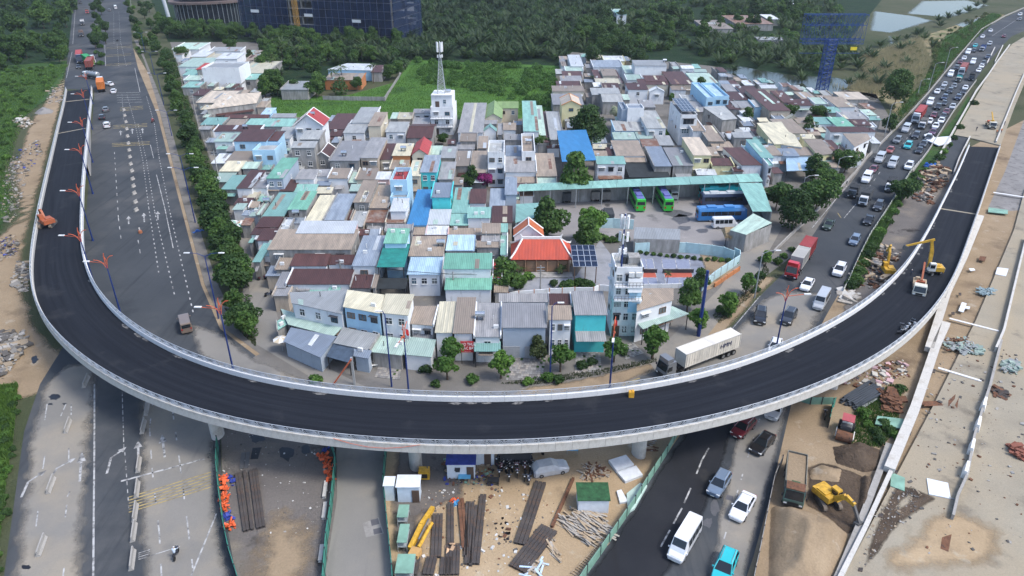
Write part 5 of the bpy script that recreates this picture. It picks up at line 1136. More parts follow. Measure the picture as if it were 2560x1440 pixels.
for q in ([(1340,480),(1860,440),(1930,540),(1880,640),(1590,610),(1320,590)],[(1270,545),(1500,540),(1540,740),(1265,740)],[(1580,560),(1860,600),(1840,760),(1580,730)],[(1430,250),(1530,250),(1530,340),(1430,340)],[(1380,400),(1495,400),(1495,460),(1380,460)],
          [(1160,420),(1250,420),(1250,480),(1160,480)],[(1075,215),(1150,215),(1150,345),(1075,345)],[(1640,240),(1745,240),(1745,370),(1640,370)],[(1500,145),(1530,145),(1545,260),(1510,260)],[(1010,720),(1110,690),(1110,770),(1030,770)],[(1520,640),(1600,640),(1600,860),(1520,860)],[(700,860),(1500,800),(1900,640),(1900,1000),(700,1000)]): cover(q)
VILL = [[(500,290),(640,270),(700,300),(1080,296),(1395,300),(1400,400),(1350,470),(1290,540),(1280,720),(1240,740),(1000,740),(700,740),(650,640),(600,540),(560,440),(520,360)], [(1400,150),(1440,140),(1780,170),(1960,215),(2170,250),(2200,310),(2100,420),(1990,440),(1850,435),(1500,440),(1400,320)], [(440,120),(640,130),(660,270),(510,290)]]
nfill = 0
for poly in VILL:
    qv = [Vector((u, v, 0)) for u, v in poly]; us, vs_ = [p[0] for p in poly], [p[1] for p in poly]
    for _ in range(2600):
        if nfill >= 150: break
        u, v = rnd.uniform(min(us), max(us)), rnd.uniform(min(vs_), max(vs_))
        if not in_polyv(u, v, qv): continue
        k = (v+250)/850; w, d = rnd.uniform(24,46)*k, rnd.uniform(13,24)*k
        x0, x1, y0, y1 = int((u-w/2)/4), int((u+w/2)/4)+1, int((v-d)/4), int(v/4)+1
        if COVER[y0:y1, x0:x1].mean() > .22: continue
        house('Z', u-w/2, u+w/2, v, v-d, rnd.uniform(2.7,3.6), 'S', rnd.choice(('brown','brown','tan','lgrey','grey','rust','mint','pmint','bgrey','tan','white','cream')), rnd.choice(('grimy','grimy','tan','white')), 0, r=rnd.uniform(.1,.5), name='lean_to', noun='lean-to', cat='shed'); nfill += 1
relabel()
npr = np.random.default_rng(11)
BARK = surf('bark', [(.10,.075,.055),(.16,.125,.095),(.06,.045,.035)], [2,4], .95, .5, 12)
L_DARK = leaf_mat('leaf_dark', (.018,.045,.016), (.036,.078,.024), (.065,.12,.036))
L_MID = leaf_mat('leaf_mid', (.020,.055,.015), (.045,.10,.024), (.085,.15,.04))
L_BRIGHT = leaf_mat('leaf_bright', (.035,.095,.018), (.065,.15,.028), (.12,.21,.05))
L_NIPA = leaf_mat('leaf_nipa', (.018,.040,.020), (.036,.068,.030), (.07,.10,.042))
L_PALM = leaf_mat('leaf_palm', (.018,.045,.016), (.04,.075,.024), (.10,.13,.045))
L_OLIVE = leaf_mat('leaf_olive', (.03,.05,.018), (.06,.085,.03), (.10,.12,.05))
L_MAG = leaf_mat('bougainvillea', (.16,.015,.10), (.26,.025,.16), (.36,.06,.24))
L_WHITE = leaf_mat('pale_blossom', (.35,.38,.30), (.50,.52,.44), (.20,.26,.14))
L_DRY = leaf_mat('dry_reed', (.24,.20,.11), (.34,.29,.17), (.45,.40,.26))
L_GRASS = leaf_mat('grass_blades', (.035,.085,.018), (.07,.145,.028), (.12,.20,.05))
def leaf_quads(cent, nrm, size, asp=1.5):
    n = len(cent); r = npr.normal(size=(n,3)); t = np.cross(nrm, r); t /= np.linalg.norm(t,axis=1,keepdims=True)+1e-9
    b = np.cross(nrm, t); s = (size*npr.uniform(.6,1.3,n))[:,None]
    v = np.stack([cent - t*s*asp*.5, cent - b*s*.5, cent + t*s*asp*.5, cent + b*s*.5], 1).reshape(-1,3)
    return v, np.arange(4*n).reshape(-1,4)
def mesh_np(name, v, f, m):
    me = bpy.data.meshes.new(name); n = len(v); k = len(f)
    me.vertices.add(n); me.vertices.foreach_set('co', v.astype(np.float32).ravel())
    me.loops.add(f.size); me.loops.foreach_set('vertex_index', f.astype(np.int32).ravel())
    me.polygons.add(k); me.polygons.foreach_set('loop_start', np.arange(0, f.size, f.shape[1], dtype=np.int32))
    me.materials.append(m); me.update(calc_edges=True); return me
def cloud(lobes, n, size, flat=.35):
    c = np.array([l[:3] for l in lobes]); r = np.array([l[3] for l in lobes]); p = r**2/np.sum(r**2)
    k = npr.choice(len(lobes), n, p=p); d = npr.normal(size=(n,3)); d[:,2] += .25; d /= np.linalg.norm(d,axis=1,keepdims=True)
    rad = r[k]*npr.uniform(.55,1.08,n)**.6
    pos = c[k] + d*rad[:,None]*np.array([1,1,.82])
    nr = d*.8 + npr.normal(size=(n,3))*.6 + np.array([0,0,flat]); nr /= np.linalg.norm(nr,axis=1,keepdims=True)
    return leaf_quads(pos, nr, size)
def crown_lobes(h0, h1, rad, n, up=.6):
    out = [(0,0,(h0+h1)/2,rad*.62)]
    for i in range(n):
        a = 2.4*i + npr.uniform(-.4,.4); q = npr.uniform(.35,.8); z = npr.uniform(h0,h1)
        k = math.sin(math.pi*min(1,max(0.12,(z-h0)/(h1-h0)*.85+.1)))
        out.append((rad*q*k*math.cos(a), rad*q*k*math.sin(a), z, rad*npr.uniform(.28,.46)))
    return out
def tree_proto(name, h, rad, trunk_h, nl, n, size, m, tr=.14):
    lob = crown_lobes(trunk_h*1.0, h-rad*.25, rad, nl)
    cm = mesh_np(name + '_crown', *cloud(lob, n, size), m)
    tb = MB(); tb.tube((0,0,0),(rad*.03,0,trunk_h), tr*1.3, tr, n=7);
    for l in lob[1:7]: tb.tube((rad*.03,0,trunk_h*.9), (l[0]*.8,l[1]*.8,l[2]), tr*.6, tr*.2, n=5)
    return cm, tb.mesh(name + '_trunk', BARK)
def palm_fronds(n, L, w, droop, z0, elev, m, name, seg=7, per=9):
    V = []; Fc = []
    for i in range(n):
        az = 2*math.pi*i/n*1.0 + npr.uniform(-.3,.3); el = npr.uniform(*elev); l = L*npr.uniform(.75,1.1); d = np.array([math.cos(az), math.sin(az)])
        def pt(s):
            a = el - droop*s*1.3; r = l*s*(math.cos(el)*(1-.25*s) + .25*s); z = l*(s*math.sin(el) - droop*.5*s*s)
            return np.array([d[0]*r, d[1]*r, z0+z])
        side = np.array([-d[1], d[0], 0]);
        for k in range(seg*2):
            s0 = .16 + .84*k/(seg*2); p = pt(s0); p1 = pt(min(1,s0+.085)); lw = w*math.sin(math.pi*min(.97,s0*.8+.2))
            for sg in (-1,1):
                tip = pt(min(1.05,s0+.12)) + side*sg*lw + np.array([0,0,-lw*.35]); b0 = len(V)
                V += [p, p1, tip]; Fc.append((b0,b0+1,b0+2))
        p_ = [pt(s) for s in np.linspace(0,1,5)]
        for a, b in zip(p_[:-1], p_[1:]):
            b0 = len(V); V += [a-side*.05, a+side*.05, b]; Fc.append((b0,b0+1,b0+2))
    return mesh_np(name, np.array(V), np.array(Fc), m)
PROTO = {}
def P_tree(key, cms, tms, cat):
    PROTO[key] = (cms, tms, cat)
for key, h, rad, th, nl, n, s, m, k in [('street',6.6,2.9,2.0,12,1700,.42,L_DARK,3), ('sapling',4.6,1.9,1.5,9,1300,.30,L_BRIGHT,3), ('broad',8,3.6,2.2,13,2200,.46,L_MID,3), ('big',12.5,6.6,3,20,5200,.55,L_DARK,2), ('wood',12,4.6,3.5,14,1900,.70,L_DARK,4), ('woodmid',9,4.2,2.5,12,1600,.62,L_MID,3), ('olive',6,2.6,1.5,9,1200,.42,L_OLIVE,2), ('magenta',4.8,2.6,1.2,10,2200,.30,L_MAG,1), ('blossom',5.5,2.8,1.6,10,1600,.32,L_WHITE,1)]:
    pr = [tree_proto(key + str(i), h, rad, th, nl, n, s, m) for i in range(k)]
    if key in ('street','wood'): pr[-1][0].materials[0] = L_MID
    P_tree(key, [p[0] for p in pr], [p[1] for p in pr], 'tree')
PROTO['nipa'] = ([palm_fronds(17,6.8,.85,.55,.2,(.75,1.4),L_NIPA,'nipa%d' % i) for i in range(4)], None, 'palm')
ctr = []
for i in range(2):
    tb = MB(); tb.tube((0,0,0),(.3,.1,4),.2,.16,n=7); tb.tube((.3,.1,4),(.2,.3,8),.16,.13,n=7); ctr.append(tb.mesh('palm_trunk', BARK))
PROTO['coco'] = ([palm_fronds(16,3.6,.6,.95,8,(-.1,1.0),L_PALM,'coco%d' % i) for i in range(2)], ctr, 'palm')
tb = MB().tube((0,0,0),(0,0,.6),.12,n=6).mesh('stem', BARK)
PROTO['shrub'] = ([mesh_np('shrub%d' % i, *cloud([(0,0,.8,.8),(.6,.2,.6,.6),(-.5,.4,.6,.6),(.1,-.6,.7,.6)], 500, .26), m) for i, m in enumerate((L_MID, L_BRIGHT, L_DARK))], [tb]*3, 'shrub')
PROTO['cycad'] = ([palm_fronds(14,1.3,.28,.6,.9,(.1,1.1),L_PALM,'cycad%d' % i) for i in range(2)], [MB().tube((0,0,0),(0,0,.95),.16,n=6).mesh('cycad_trunk', BARK)]*2, 'palm')
NAMES = dict(street='street_tree', sapling='young_tree', broad='broadleaf_tree', big='broadleaf_tree', wood='forest_tree', woodmid='forest_tree', olive='olive_green_tree', magenta='bougainvillea', blossom='flowering_tree', nipa='nipa_palm', coco='coconut_palm', shrub='shrub', cycad='cycad')
def plant(key, p, label, group=None, sc=1.0, var=.18, i=None):
    cms, tms, cat = PROTO[key]; i = rnd.randrange(len(cms)) if i is None else i % len(cms)
    t = empty(NAMES[key], (p[0], p[1], p[2] if len(p) > 2 else 0), rnd.uniform(0, 6.28)); tag(t, label, cat, group)
    s = sc*rnd.uniform(1-var, 1+var); t.scale = (s*rnd.uniform(.92,1.08), s*rnd.uniform(.92,1.08), s)
    inst('fronds' if key in ('nipa','coco','cycad') else 'crown', cms[i], t)
    if tms: inst('trunk', tms[i], t)
    return t
in_poly = in_polyv
def scatter(pts, n, mind, blk='Z', avoid=()):
    q = WL(blk, pts); x0, x1 = min(p.x for p in q), max(p.x for p in q); y0, y1 = min(p.y for p in q), max(p.y for p in q); out = []; tries = 0
    while len(out) < n and tries < n*60:
        tries += 1; x, y = rnd.uniform(x0,x1), rnd.uniform(y0,y1)
        if not in_poly(x, y, q): continue
        if any(in_poly(x, y, a) for a in avoid): continue
        if all((x-a)**2+(y-b)**2 > mind*mind for a, b in out): out.append((x,y))
    return out
rowlist = lambda k, pts, lab, grp, sc=1.0, z=3.0, **kw: [plant(k, (lambda q: (q.x,q.y,0))(P(u,v,z)), lab, grp, sc, **kw) for u, v in pts]
L1 = 'dense dark street tree in the row between road and lane'; G1 = 'street trees beside the lane'
row = [(398,122),(404,140),(410,158),(417,178),(424,198),(432,220),(440,243),(448,268),(456,292),(464,318),(472,344),(480,370),(489,398),(496,424),(505,450),(514,478),(522,502),(530,528),(540,556),(548,584),(556,612),(566,640),(578,672),(590,702)]
rowlist('street', [(u+rnd.uniform(-8,8), v) for u, v in row], L1, G1, 1.0, var=.3)
rowlist('broad', [(u+10+rnd.uniform(-8,8), v+9) for u, v in row[::2]], 'lighter green taller tree in the row between road and lane', 'lighter street trees', .75, var=.3)
rowlist('street', [(u+26+rnd.uniform(-6,6), v+12) for u, v in row[14:23]], 'dark leafy tree filling the lane side behind the street-tree row', 'lane-side trees', .9)
rowlist('street', [(600,795),(612,806),(620,780),(590,780),(580,745)], 'bushy tree at the lane corner by the viaduct', 'corner trees', .85)
rowlist('street', [(318,10),(326,30),(334,52),(340,72),(348,92),(362,110),(375,60),(360,35),(352,12),(380,95),(390,78),(372,20),(345,-8),(395,45)], 'dark tree along the far stretch of the left road', 'far roadside trees', 1.1)
rowlist('street', [(236,108),(246,92),(240,74),(250,58),(240,42),(252,26),(244,10),(254,-4),(262,96),(262,70),(234,20)], 'tree in the planted median of the far road', 'median trees', 1.15)
rowlist('shrub', [(250,118),(254,140),(252,160),(345,122),(352,132),(240,132),(348,60),(334,20)], 'low shrub in the far road planting', 'far road shrubs', 1.4, z=.5)
for x, y in scatter([(-260,-40),(190,-40),(180,60),(172,140),(60,155),(-240,200)], 130, 5.5): plant('wood', (x,y), 'tall dark forest tree west of the left road', 'forest west of the road', 1.15, i=None)
for x, y in scatter([(120,95),(178,90),(172,160),(90,165),(-60,185),(0,130)], 26, 3.5): plant('woodmid', (x,y), 'bushy forest-edge tree above the rough grass', 'forest edge west of the road', .75)
for x, y in scatter([(0,170),(165,165),(100,250),(50,310),(20,420),(0,520),(-80,520)], 120, 2.2): plant('shrub', (x,y), 'green shrub in the rough grass west of the road', 'shrubs in the western grass', .9, i=1 if rnd.random() < .6 else 0)
avoid = [WL('Z', [(640,100),(680,240),(640,250),(430,260),(420,100)]), WL('B', [(880,540),(1680,470),(1690,620),(1400,640),(880,690)])]
nip = scatter([(430,88),(620,98),(990,108),(1060,92),(1430,88),(1440,130),(1400,158),(1035,148),(1005,195),(880,160),(700,150),(650,112),(440,110)], 85, 3.4, avoid=avoid) + scatter([(1030,-10),(1500,-10),(1500,80),(1420,120),(1050,120)], 50, 5.5)
for x, y in nip: plant('nipa', (x,y), 'nipa palm with long upright fronds in the thicket behind the village', 'nipa palm thicket', 1.15)
for x, y in scatter([(1760,90),(1900,110),(2080,110),(2150,160),(2140,200),(2080,188),(2000,186),(1930,176),(1850,162),(1790,168),(1720,130)], 80, 2.4): plant('nipa', (x,y), 'nipa palm on the far bank of the canal', 'nipa palms along the canal', 1.1)
for u, v in [(2140,150),(2165,140),(2200,118),(2180,150),(2240,105),(2265,100),(2290,92),(2310,100),(2275,118),(2250,128),(2300,85),(2345,55),(2370,48),(2395,40),(2420,32),(2350,68),(2440,18),(2460,10),(2005,205),(2120,215),(2150,205),(2180,190),(2210,175),(2230,200),(2195,215),(2265,160),(2330,120),(1835,180),(2020,150)]: p = P(u,v); plant('nipa', p, 'nipa palm among the reeds by the ponds', 'nipa palms by the ponds', .9)
for x, y in scatter([(400,70),(470,75),(620,95),(640,108),(420,100)], 26, 3.2): plant('woodmid', (x,y), 'dark tree in front of the glazed hall', 'trees before the large blocks', .9)
for x, y in scatter([(600,92),(980,112),(1000,92),(1010,60),(1000,120),(700,120)], 24, 4): plant('woodmid', (x,y), 'rounded tree at the foot of the blue-netted block', 'trees below the netted block', .9)
for x, y in scatter([(660,125),(860,140),(1000,150),(1010,200),(960,225),(860,232),(690,240),(650,200)], 70, 3.0, avoid=[WL('B', [(1210,520),(1690,460),(1690,560),(1520,640),(1220,650)]), WL('B', [(880,590),(1115,590),(1115,690),(880,690)])]):
    k = rnd.choice(('nipa','woodmid','woodmid','coco')); plant(k, (x,y), {'nipa':'nipa palm in the grove behind the green field','woodmid':'dark tree in the grove behind the green field','coco':'coconut palm in the grove behind the green field'}[k], 'grove behind the field', .8)
for x, y in scatter([(1440,60),(1700,40),(2000,20),(2100,60),(1780,95),(1720,125),(1600,130),(1450,130)], 85, 4.0): k = rnd.choice(('woodmid','wood','nipa')); plant(k, (x,y), 'nipa palm in the mixed wood beyond the village' if k == 'nipa' else 'dark round tree in the mixed wood beyond the village', 'mixed wood beyond the village', .85)
for x, y in scatter([(1000,-40),(1560,-40),(1560,5),(1000,5)], 40, 7): plant('wood', (x,y), 'tree at the far edge of the thicket', 'far thicket trees', 1)
for x, y in scatter([(1560,-30),(2080,-30),(2100,10),(1960,20),(1560,15)], 40, 6): plant('woodmid', (x,y), 'tree beyond the far clearing', 'trees beyond the clearing', .9)
for u, v in [(1480,130),(1520,115),(1560,120),(1500,90),(1540,95),(1580,110),(1600,140)]: plant('big', (lambda q:(q.x,q.y,0))(P(u,v,6)), 'large spreading dark tree beside the alley end', 'large trees at the alley end', .8)
SINGLE = [('big',1470,312,7,1.0,'big round dark tree beside the bright blue canopy'), ('broad',1437,428,5,1.5,'broad dense tree in front of the bright blue canopy'), ('broad',1368,530,5,1.4,'dark tree on the bus yard corner'), ('sapling',1478,525,4,2.0,'loose bright green tree in the bus yard'), ('broad',1470,590,4,.95,'rounded tree behind the temple-roofed house'),
  ('broad',1230,300,4,.5,'small tree in the olive-gabled courtyard'), ('magenta',1211,440,3.5,1.0,'magenta bougainvillea bush between the houses'), ('broad',1180,450,3,.75,'palm-like dark tree beside the magenta bougainvillea'), ('magenta',862,345,3,.6,'small magenta bougainvillea on a house front'), ('blossom',1540,275,4,.9,'pale flowering tree beside the white stair tower'),
  ('broad',1105,350,3,.55,'small round tree before the mast villa'), ('broad',1350,355,4,.8,'dark tree between the white tower and blue canopy'), ('broad',1752,215,4,.85,'round tree beside the bright blue house'), ('coco',1480,190,8,.55,'slim palm beside the alley'), ('sapling',1680,235,4,.9,'small light tree among the white houses'), ('coco',1677,195,7,.6,'tall slim palm before the brown-roofed house'),
  ('woodmid',660,215,5,.9,'dark tree at the field corner'), ('broad',790,215,4,1.1,'light tree beside the grey shed at the field'), ('broad',690,200,5,1.2,'dark tree by the grove entrance'), ('coco',853,165,9,.9,'tall coconut palm before the tan-roofed house'), ('broad',455,130,4,1.0,'round tree at the lane head'), ('broad',520,138,3,.7,'small tree beside the white-roofed shack'), ('olive',625,140,3,.9,'brownish tree beside the white boxy house'), ('broad',575,110,4,.9,'slim tree at the thicket edge'),
  ('big',2245,225,6,1.0,'big round tree beside the traffic road'), ('big',1990,525,5,.78,'spreading dark tree at the bus yard entrance'), ('woodmid',1945,488,5,.8,'dark feathery tree over the bus yard shed'), ('broad',2050,470,5,1.25,'round tree by the roadside wall'), ('broad',2075,440,5,1.0,'green tree below the roadside lamp'), ('broad',2120,390,5,1.0,'tree between the roadside houses and barrier'), ('broad',2040,410,5,1.0,'green tree before the pale blue canopy'), ('broad',2230,300,5,.8,'tree beside the lamp by the traffic road'),
  ('broad',2050,280,4,.9,'leafy tree beside the mint roofs'), ('broad',2020,315,4,.8,'leafy tree behind the cream-roofed hall'), ('broad',1975,275,4,.7,'round tree near the brown roofs by the canal'), ('broad',1870,290,4,.75,'round tree behind the grey concrete house'), ('broad',2080,265,4,.6,'tree behind the grey-roofed roadside house'), ('sapling',1660,335,3,.8,'small tree before the solar-panelled house'),
  ('sapling',1126,872,3,1.15,'bright green young tree beside the sale sign'), ('sapling',1117,918,2.5,.95,'bright green young tree near the stacked poles'), ('sapling',1252,912,2.5,1.05,'bright green young tree before the black netting'), ('olive',1345,870,3,.75,'thin yellowish young tree before the white grille house'), ('sapling',1402,892,2.5,1.15,'bright green young tree beside the blue lamp post'), ('sapling',1537,870,2.5,1.1,'bright green young tree before the five-storey house'), ('sapling',1636,848,2.8,1.35,'bushy bright tree before the open pale green shed'), ('broad',1722,745,3.5,.85,'dark tree beside the tan-roofed white house'), ('sapling',1750,790,3,1.15,'bright green young tree at the foot of the blue pylon'), ('sapling',1825,752,3,1.15,'bright green young tree alone on the sandy verge'), ('sapling',1870,702,3,.95,'bright green young tree by the side lane'), ('sapling',1918,640,3,.8,'thin young tree beside the grey lamp'), ('broad',1750,712,2.5,.6,'green tree at the court corner'),
  ('broad',1260,700,3,.9,'round shrub-like tree at the temple court edge'), ('cycad',1300,672,1,1.3,'left potted cycad before the temple house doors'), ('cycad',1405,672,1,1.3,'right potted cycad before the temple house doors'), ('coco',1668,700,3,.35,'small dark palm before the court wall'), ('broad',1030,700,2,.35,'clipped shrub beside the columned porch'), ('broad',1200,330,3,.4,'small tree among the grey roofs'),
  ('broad',2260,478,3,.95,'dark bush on the traffic road median'), ('sapling',2375,365,2,.5,'small bush between the ramps')]
for k, u, v, z, sc, lab in SINGLE:
    plant(k, (lambda q:(q.x,q.y,0))(P(u,v,z*sc if k != 'big' else z)), lab, None, sc, var=.06)
rowlist('shrub', [(1305,700),(1295,712),(1385,705),(1410,712),(1425,708),(1450,705),(1462,708),(1475,710),(1320,690)], 'clipped shrub at the temple court edge', 'temple court shrubs', 1.0, z=.8)
rowlist('shrub', [(1600+i*17, 630+i*1.6+rnd.uniform(-2,2)) for i in range(15)], 'low green plant along the pale blue court wall', 'plants along the court wall', .55, z=.5)
rowlist('shrub', [(1495+i*9, 598+rnd.uniform(-8,8)) for i in range(9)], 'leafy garden plant behind the temple house', 'garden plants behind the temple house', .8, z=.6)
rowlist('shrub', [(1065,925),(1075,905),(1090,960),(1320,955),(1370,945),(1395,950),(1560,880),(1480,905),(1455,915),(1820,785),(1800,775),(790,950),(1180,950),(1900,690),(1890,725),(1905,650),(1945,655),(1960,640),(1980,625)], 'low shrub on the dusty roadside verge', 'verge shrubs', .9, z=.4)
rowlist('shrub', [(2435,260),(2400,320),(2385,345),(2360,380),(2330,410),(2300,450),(2280,470),(2245,510),(2235,530),(2215,555),(2200,580),(2190,600),(2180,620),(2170,640),(2160,660),(2150,680),(2140,700),(2130,715),(2350,395),(2315,430),(2290,440)], 'bush in the hedge along the traffic road', 'median hedge bushes', 1.2, z=.5)
rowlist('shrub', [(2210,1060),(2225,1075),(2190,1080),(2240,1090),(2170,1060),(2235,1000),(2250,975),(2200,1100),(2160,1035)], 'weedy bush beside the road roller', 'weeds by the road roller', .8, z=.4)
rowlist('shrub', [(40-(y-960)*.09+rnd.uniform(-30,8), y) for y in range(975,1440,18)], 'green weed clump on the west road edge', 'weeds on the west road edge', .55, z=.4)
def blades(name, polys, n, hgt, w, m, label, cat, blk='Z', clump=None):
    V = []; cnt = 0
    for pts in polys:
        q = WL(blk, pts); x0, x1 = min(p.x for p in q), max(p.x for p in q); y0, y1 = min(p.y for p in q), max(p.y for p in q); k = 0
        while k < n//len(polys):
            x, y = rnd.uniform(x0,x1), rnd.uniform(y0,y1); cnt += 1
            if cnt > n*30: break
            if in_poly(x, y, q): V.append((x,y)); k += 1
    c = np.array(V); n = len(c); a = npr.uniform(0,6.28,n); h = hgt*npr.uniform(.5,1.2,n); wd = w*npr.uniform(.6,1.3,n); le = npr.uniform(-.5,.5,(n,2))*h[:,None]
    b0 = np.c_[c[:,0]-wd*np.cos(a), c[:,1]-wd*np.sin(a), np.zeros(n)]; b1 = np.c_[c[:,0]+wd*np.cos(a), c[:,1]+wd*np.sin(a), np.zeros(n)]; tp = np.c_[c + le, h]
    v = np.stack([b0,b1,tp],1).reshape(-1,3); o = inst(name, mesh_np(name, v, np.arange(3*n).reshape(-1,3), m)); tag(o, label, cat, None, 'stuff')
blades('grass', [[(690,290),(672,246),(870,240),(1000,205),(1035,160),(1400,170),(1390,285),(1080,290)]], 30000, .55, .10, L_GRASS, 'bright green grass covering the field behind the village', 'grass')
blades('rough_grass', [[(0,330),(0,190),(175,160),(60,300),(20,420),(40,520),(0,560)],[(-40,970),(45,960),(34,1090),(8,1250),(-15,1440),(-60,1440),(-60,1000)]], 24000, .6, .10, L_GRASS, 'rough green grass beside the western dirt verge', 'grass')
blades('reeds', [[(2080,215),(2110,225),(2165,190),(2140,150),(2300,95),(2330,160),(2290,230),(2200,240)]], 16000, 2.6, .09, L_DRY, 'dry tan reeds on the bank below the traffic road', 'reeds')
blades('roadside_weeds', [[(2340,110),(2480,34),(2505,38),(2392,140),(2318,228),(2250,300),(2240,280),(2310,180)],[(2200,610),(2240,520),(2310,440),(2300,430),(2230,515),(2180,590),(2115,720),(2130,725)]], 16000, 1.1, .14, L_MID, 'green weeds along the traffic road barrier', 'weeds')
blades('pit_weeds', [[(2140,1020),(2230,960),(2260,1000),(2230,1090),(2200,1120),(2120,1110)]], 5000, .5, .08, L_GRASS, 'green weeds growing beside the concrete slab edge', 'weeds')
blades('verge_weeds', [[(1250,960),(1340,945),(1500,925),(1640,895),(1640,905),(1500,938),(1340,962)],[(1780,790),(1900,690),(1910,660),(1925,680),(1880,740),(1800,810)],[(560,770),(600,780),(640,850),(640,868),(610,840)]], 5000, .4, .07, L_OLIVE, 'patchy weeds on the dusty verges', 'weeds')
lob = []
for x, y in scatter([(1040,155),(1395,172),(1385,275),(1240,240),(1130,215),(1045,215)], 130, 2.2): lob.append((x,y,rnd.uniform(.3,1.5),rnd.uniform(1.2,2.6)))
v, f = cloud(lob, 30000, .42); o = inst('field_bushes', mesh_np('field_bushes', v, f, L_BRIGHT)); tag(o, 'tangled green bushes overgrowing the far half of the field', 'bushes', None, 'stuff')
def thicket(name, pts, n, mind, key, sc, label, avoid=()):
    V = []; Fs = []; off = 0; src = []
    for me in PROTO[key][0]:
        v = np.empty(len(me.vertices)*3, np.float32); me.vertices.foreach_get('co', v); f = np.empty(len(me.loops), np.int32); me.loops.foreach_get('vertex_index', f); src.append((v.reshape(-1,3), f.reshape(len(me.polygons),-1)))
    for x, y in scatter(pts, n, mind, avoid=avoid):
        v, f = src[rnd.randrange(len(src))]; a = rnd.uniform(0,6.28); s = sc*rnd.uniform(.75,1.25); c_, s_ = math.cos(a)*s, math.sin(a)*s
        V.append(np.c_[v[:,0]*c_-v[:,1]*s_+x, v[:,0]*s_+v[:,1]*c_+y, v[:,2]*s]); Fs.append(f+off); off += len(v)
    o = inst(name, mesh_np(name, np.concatenate(V), np.concatenate(Fs), PROTO[key][0][0].materials[0])); tag(o, label, 'thicket', None, 'stuff')
thicket('nipa_thicket', [(430,60),(620,98),(990,108),(1010,-20),(1560,-20),(1520,60),(1430,100),(1440,130),(1400,158),(1035,148),(1005,195),(880,160),(700,150),(650,112),(440,110)], 420, 2.4, 'nipa', 1.2, 'continuous mass of nipa palms between the blocks and the village', avoid)
thicket('mixed_thicket', [(1440,60),(1560,-20),(2080,-20),(2100,60),(2140,140),(2050,178),(1800,158),(1720,125),(1600,130),(1450,130)], 330, 2.6, 'nipa', 1.0, 'continuous palms and scrub beyond the village', [WL('Z',[(1760,45),(1950,30),(1950,75),(1770,75)])])
def leafmass(name, pts, n, mind, r0, r1, zz, leaves, size, m, label, avoid=()):
    lob = [(x,y,rnd.uniform(*zz),rnd.uniform(r0,r1)) for x, y in scatter(pts, n, mind, avoid=avoid)]
    v, f = cloud(lob, leaves, size); tag(inst(name, mesh_np(name, v, f, m)), label, 'undergrowth', None, 'stuff')
leafmass('undergrowth', [(400,72),(620,98),(990,112),(1010,-10),(1560,-10),(1520,60),(1430,100),(1400,160),(1035,150),(1005,200),(870,238),(680,245),(650,112),(440,108)], 420, 3.0, 1.5, 3.6, (.5,3), 60000, .75, L_DARK, 'dark undergrowth filling the thicket', avoid)
leafmass('undergrowth', [(1440,60),(1560,-10),(2080,-10),(2110,60),(2140,140),(2050,178),(1800,158),(1720,125),(1600,130),(1450,130)], 330, 3.2, 1.5, 3.4, (.5,2.6), 46000, .75, L_MID, 'green undergrowth beyond the village', [WL('Z',[(1760,45),(1950,30),(1950,75),(1770,75)])])
leafmass('bank_scrub', [(2150,190),(2300,110),(2440,40),(2480,34),(2390,135),(2310,225),(2250,290),(2190,250)], 120, 2.4, .6, 1.5, (.2,1), 16000, .4, L_OLIVE, 'olive scrub on the reed bank')
leafmass('forest_floor', [(-200,0),(190,-40),(178,130),(60,150),(-200,180)], 160, 4.0, 1.5, 3.2, (.5,3), 24000, .8, L_DARK, 'dark undergrowth in the western forest')
leafmass('verge_hedge', [(415,120),(440,160),(520,430),(620,720),(640,840),(610,830),(560,690),(500,500),(455,340),(425,220),(405,140)], 190, 1.4, .6, 1.4, (.2,1.2), 12000, .34, L_MID, 'dense greenery under the street trees')
CCOL = dict(white=(.70,.71,.72), silver=(.40,.42,.44), grey=(.16,.17,.18), dark=(.035,.038,.045), black=(.012,.012,.014), maroon=(.13,.014,.022), red=(.50,.015,.018), blue=(.05,.12,.30), navy=(.03,.045,.09), bluegrey=(.14,.19,.26), teal=(.02,.42,.45), green=(.045,.07,.05), brown=(.18,.14,.11), orange=(.62,.17,.015), brightgreen=(.03,.42,.04), yellow=(.60,.36,.02), redbrown=(.28,.06,.045), purple=(.09,.02,.06), cream=(.62,.58,.46), pale=(.55,.58,.58))
def paint(c): return plain('paint_' + c, CCOL[c], .28, .1, var=.05, spec=.5, coat=.6)
CGLASS = glass_mat('car_glass', (.012,.016,.02)); TYRE = plain('tyre', (.012,.012,.012), .85); RIM = plain('rim', (.30,.31,.32), .35, .7)
LAMP = plain('headlight_clear', (.75,.76,.74), .15); TAIL = plain('tail_lamp', (.30,.012,.01), .3); BLACKP = plain('black_plastic', (.02,.02,.022), .6); PLATE = plain('number_plate', (.66,.66,.60), .5)
def wheel_mesh(n=14):
    t = MB(); t.tube((0,-.12,0),(0,.12,0),.33,n=n); r = MB(); r.tube((0,-.128,0),(0,.128,0),.20,n=10)
    return t.mesh('tyre', TYRE), r.mesh('rim', RIM)
WHL, RIMM = wheel_mesh()
def wheels(t, pos, r=.33, w=.24):
    for x, y in pos:
        o = inst('wheel', WHL, t, (x,y,r), 0, (r/.33, w/.24, r/.33)); inst('rim', RIMM, o)
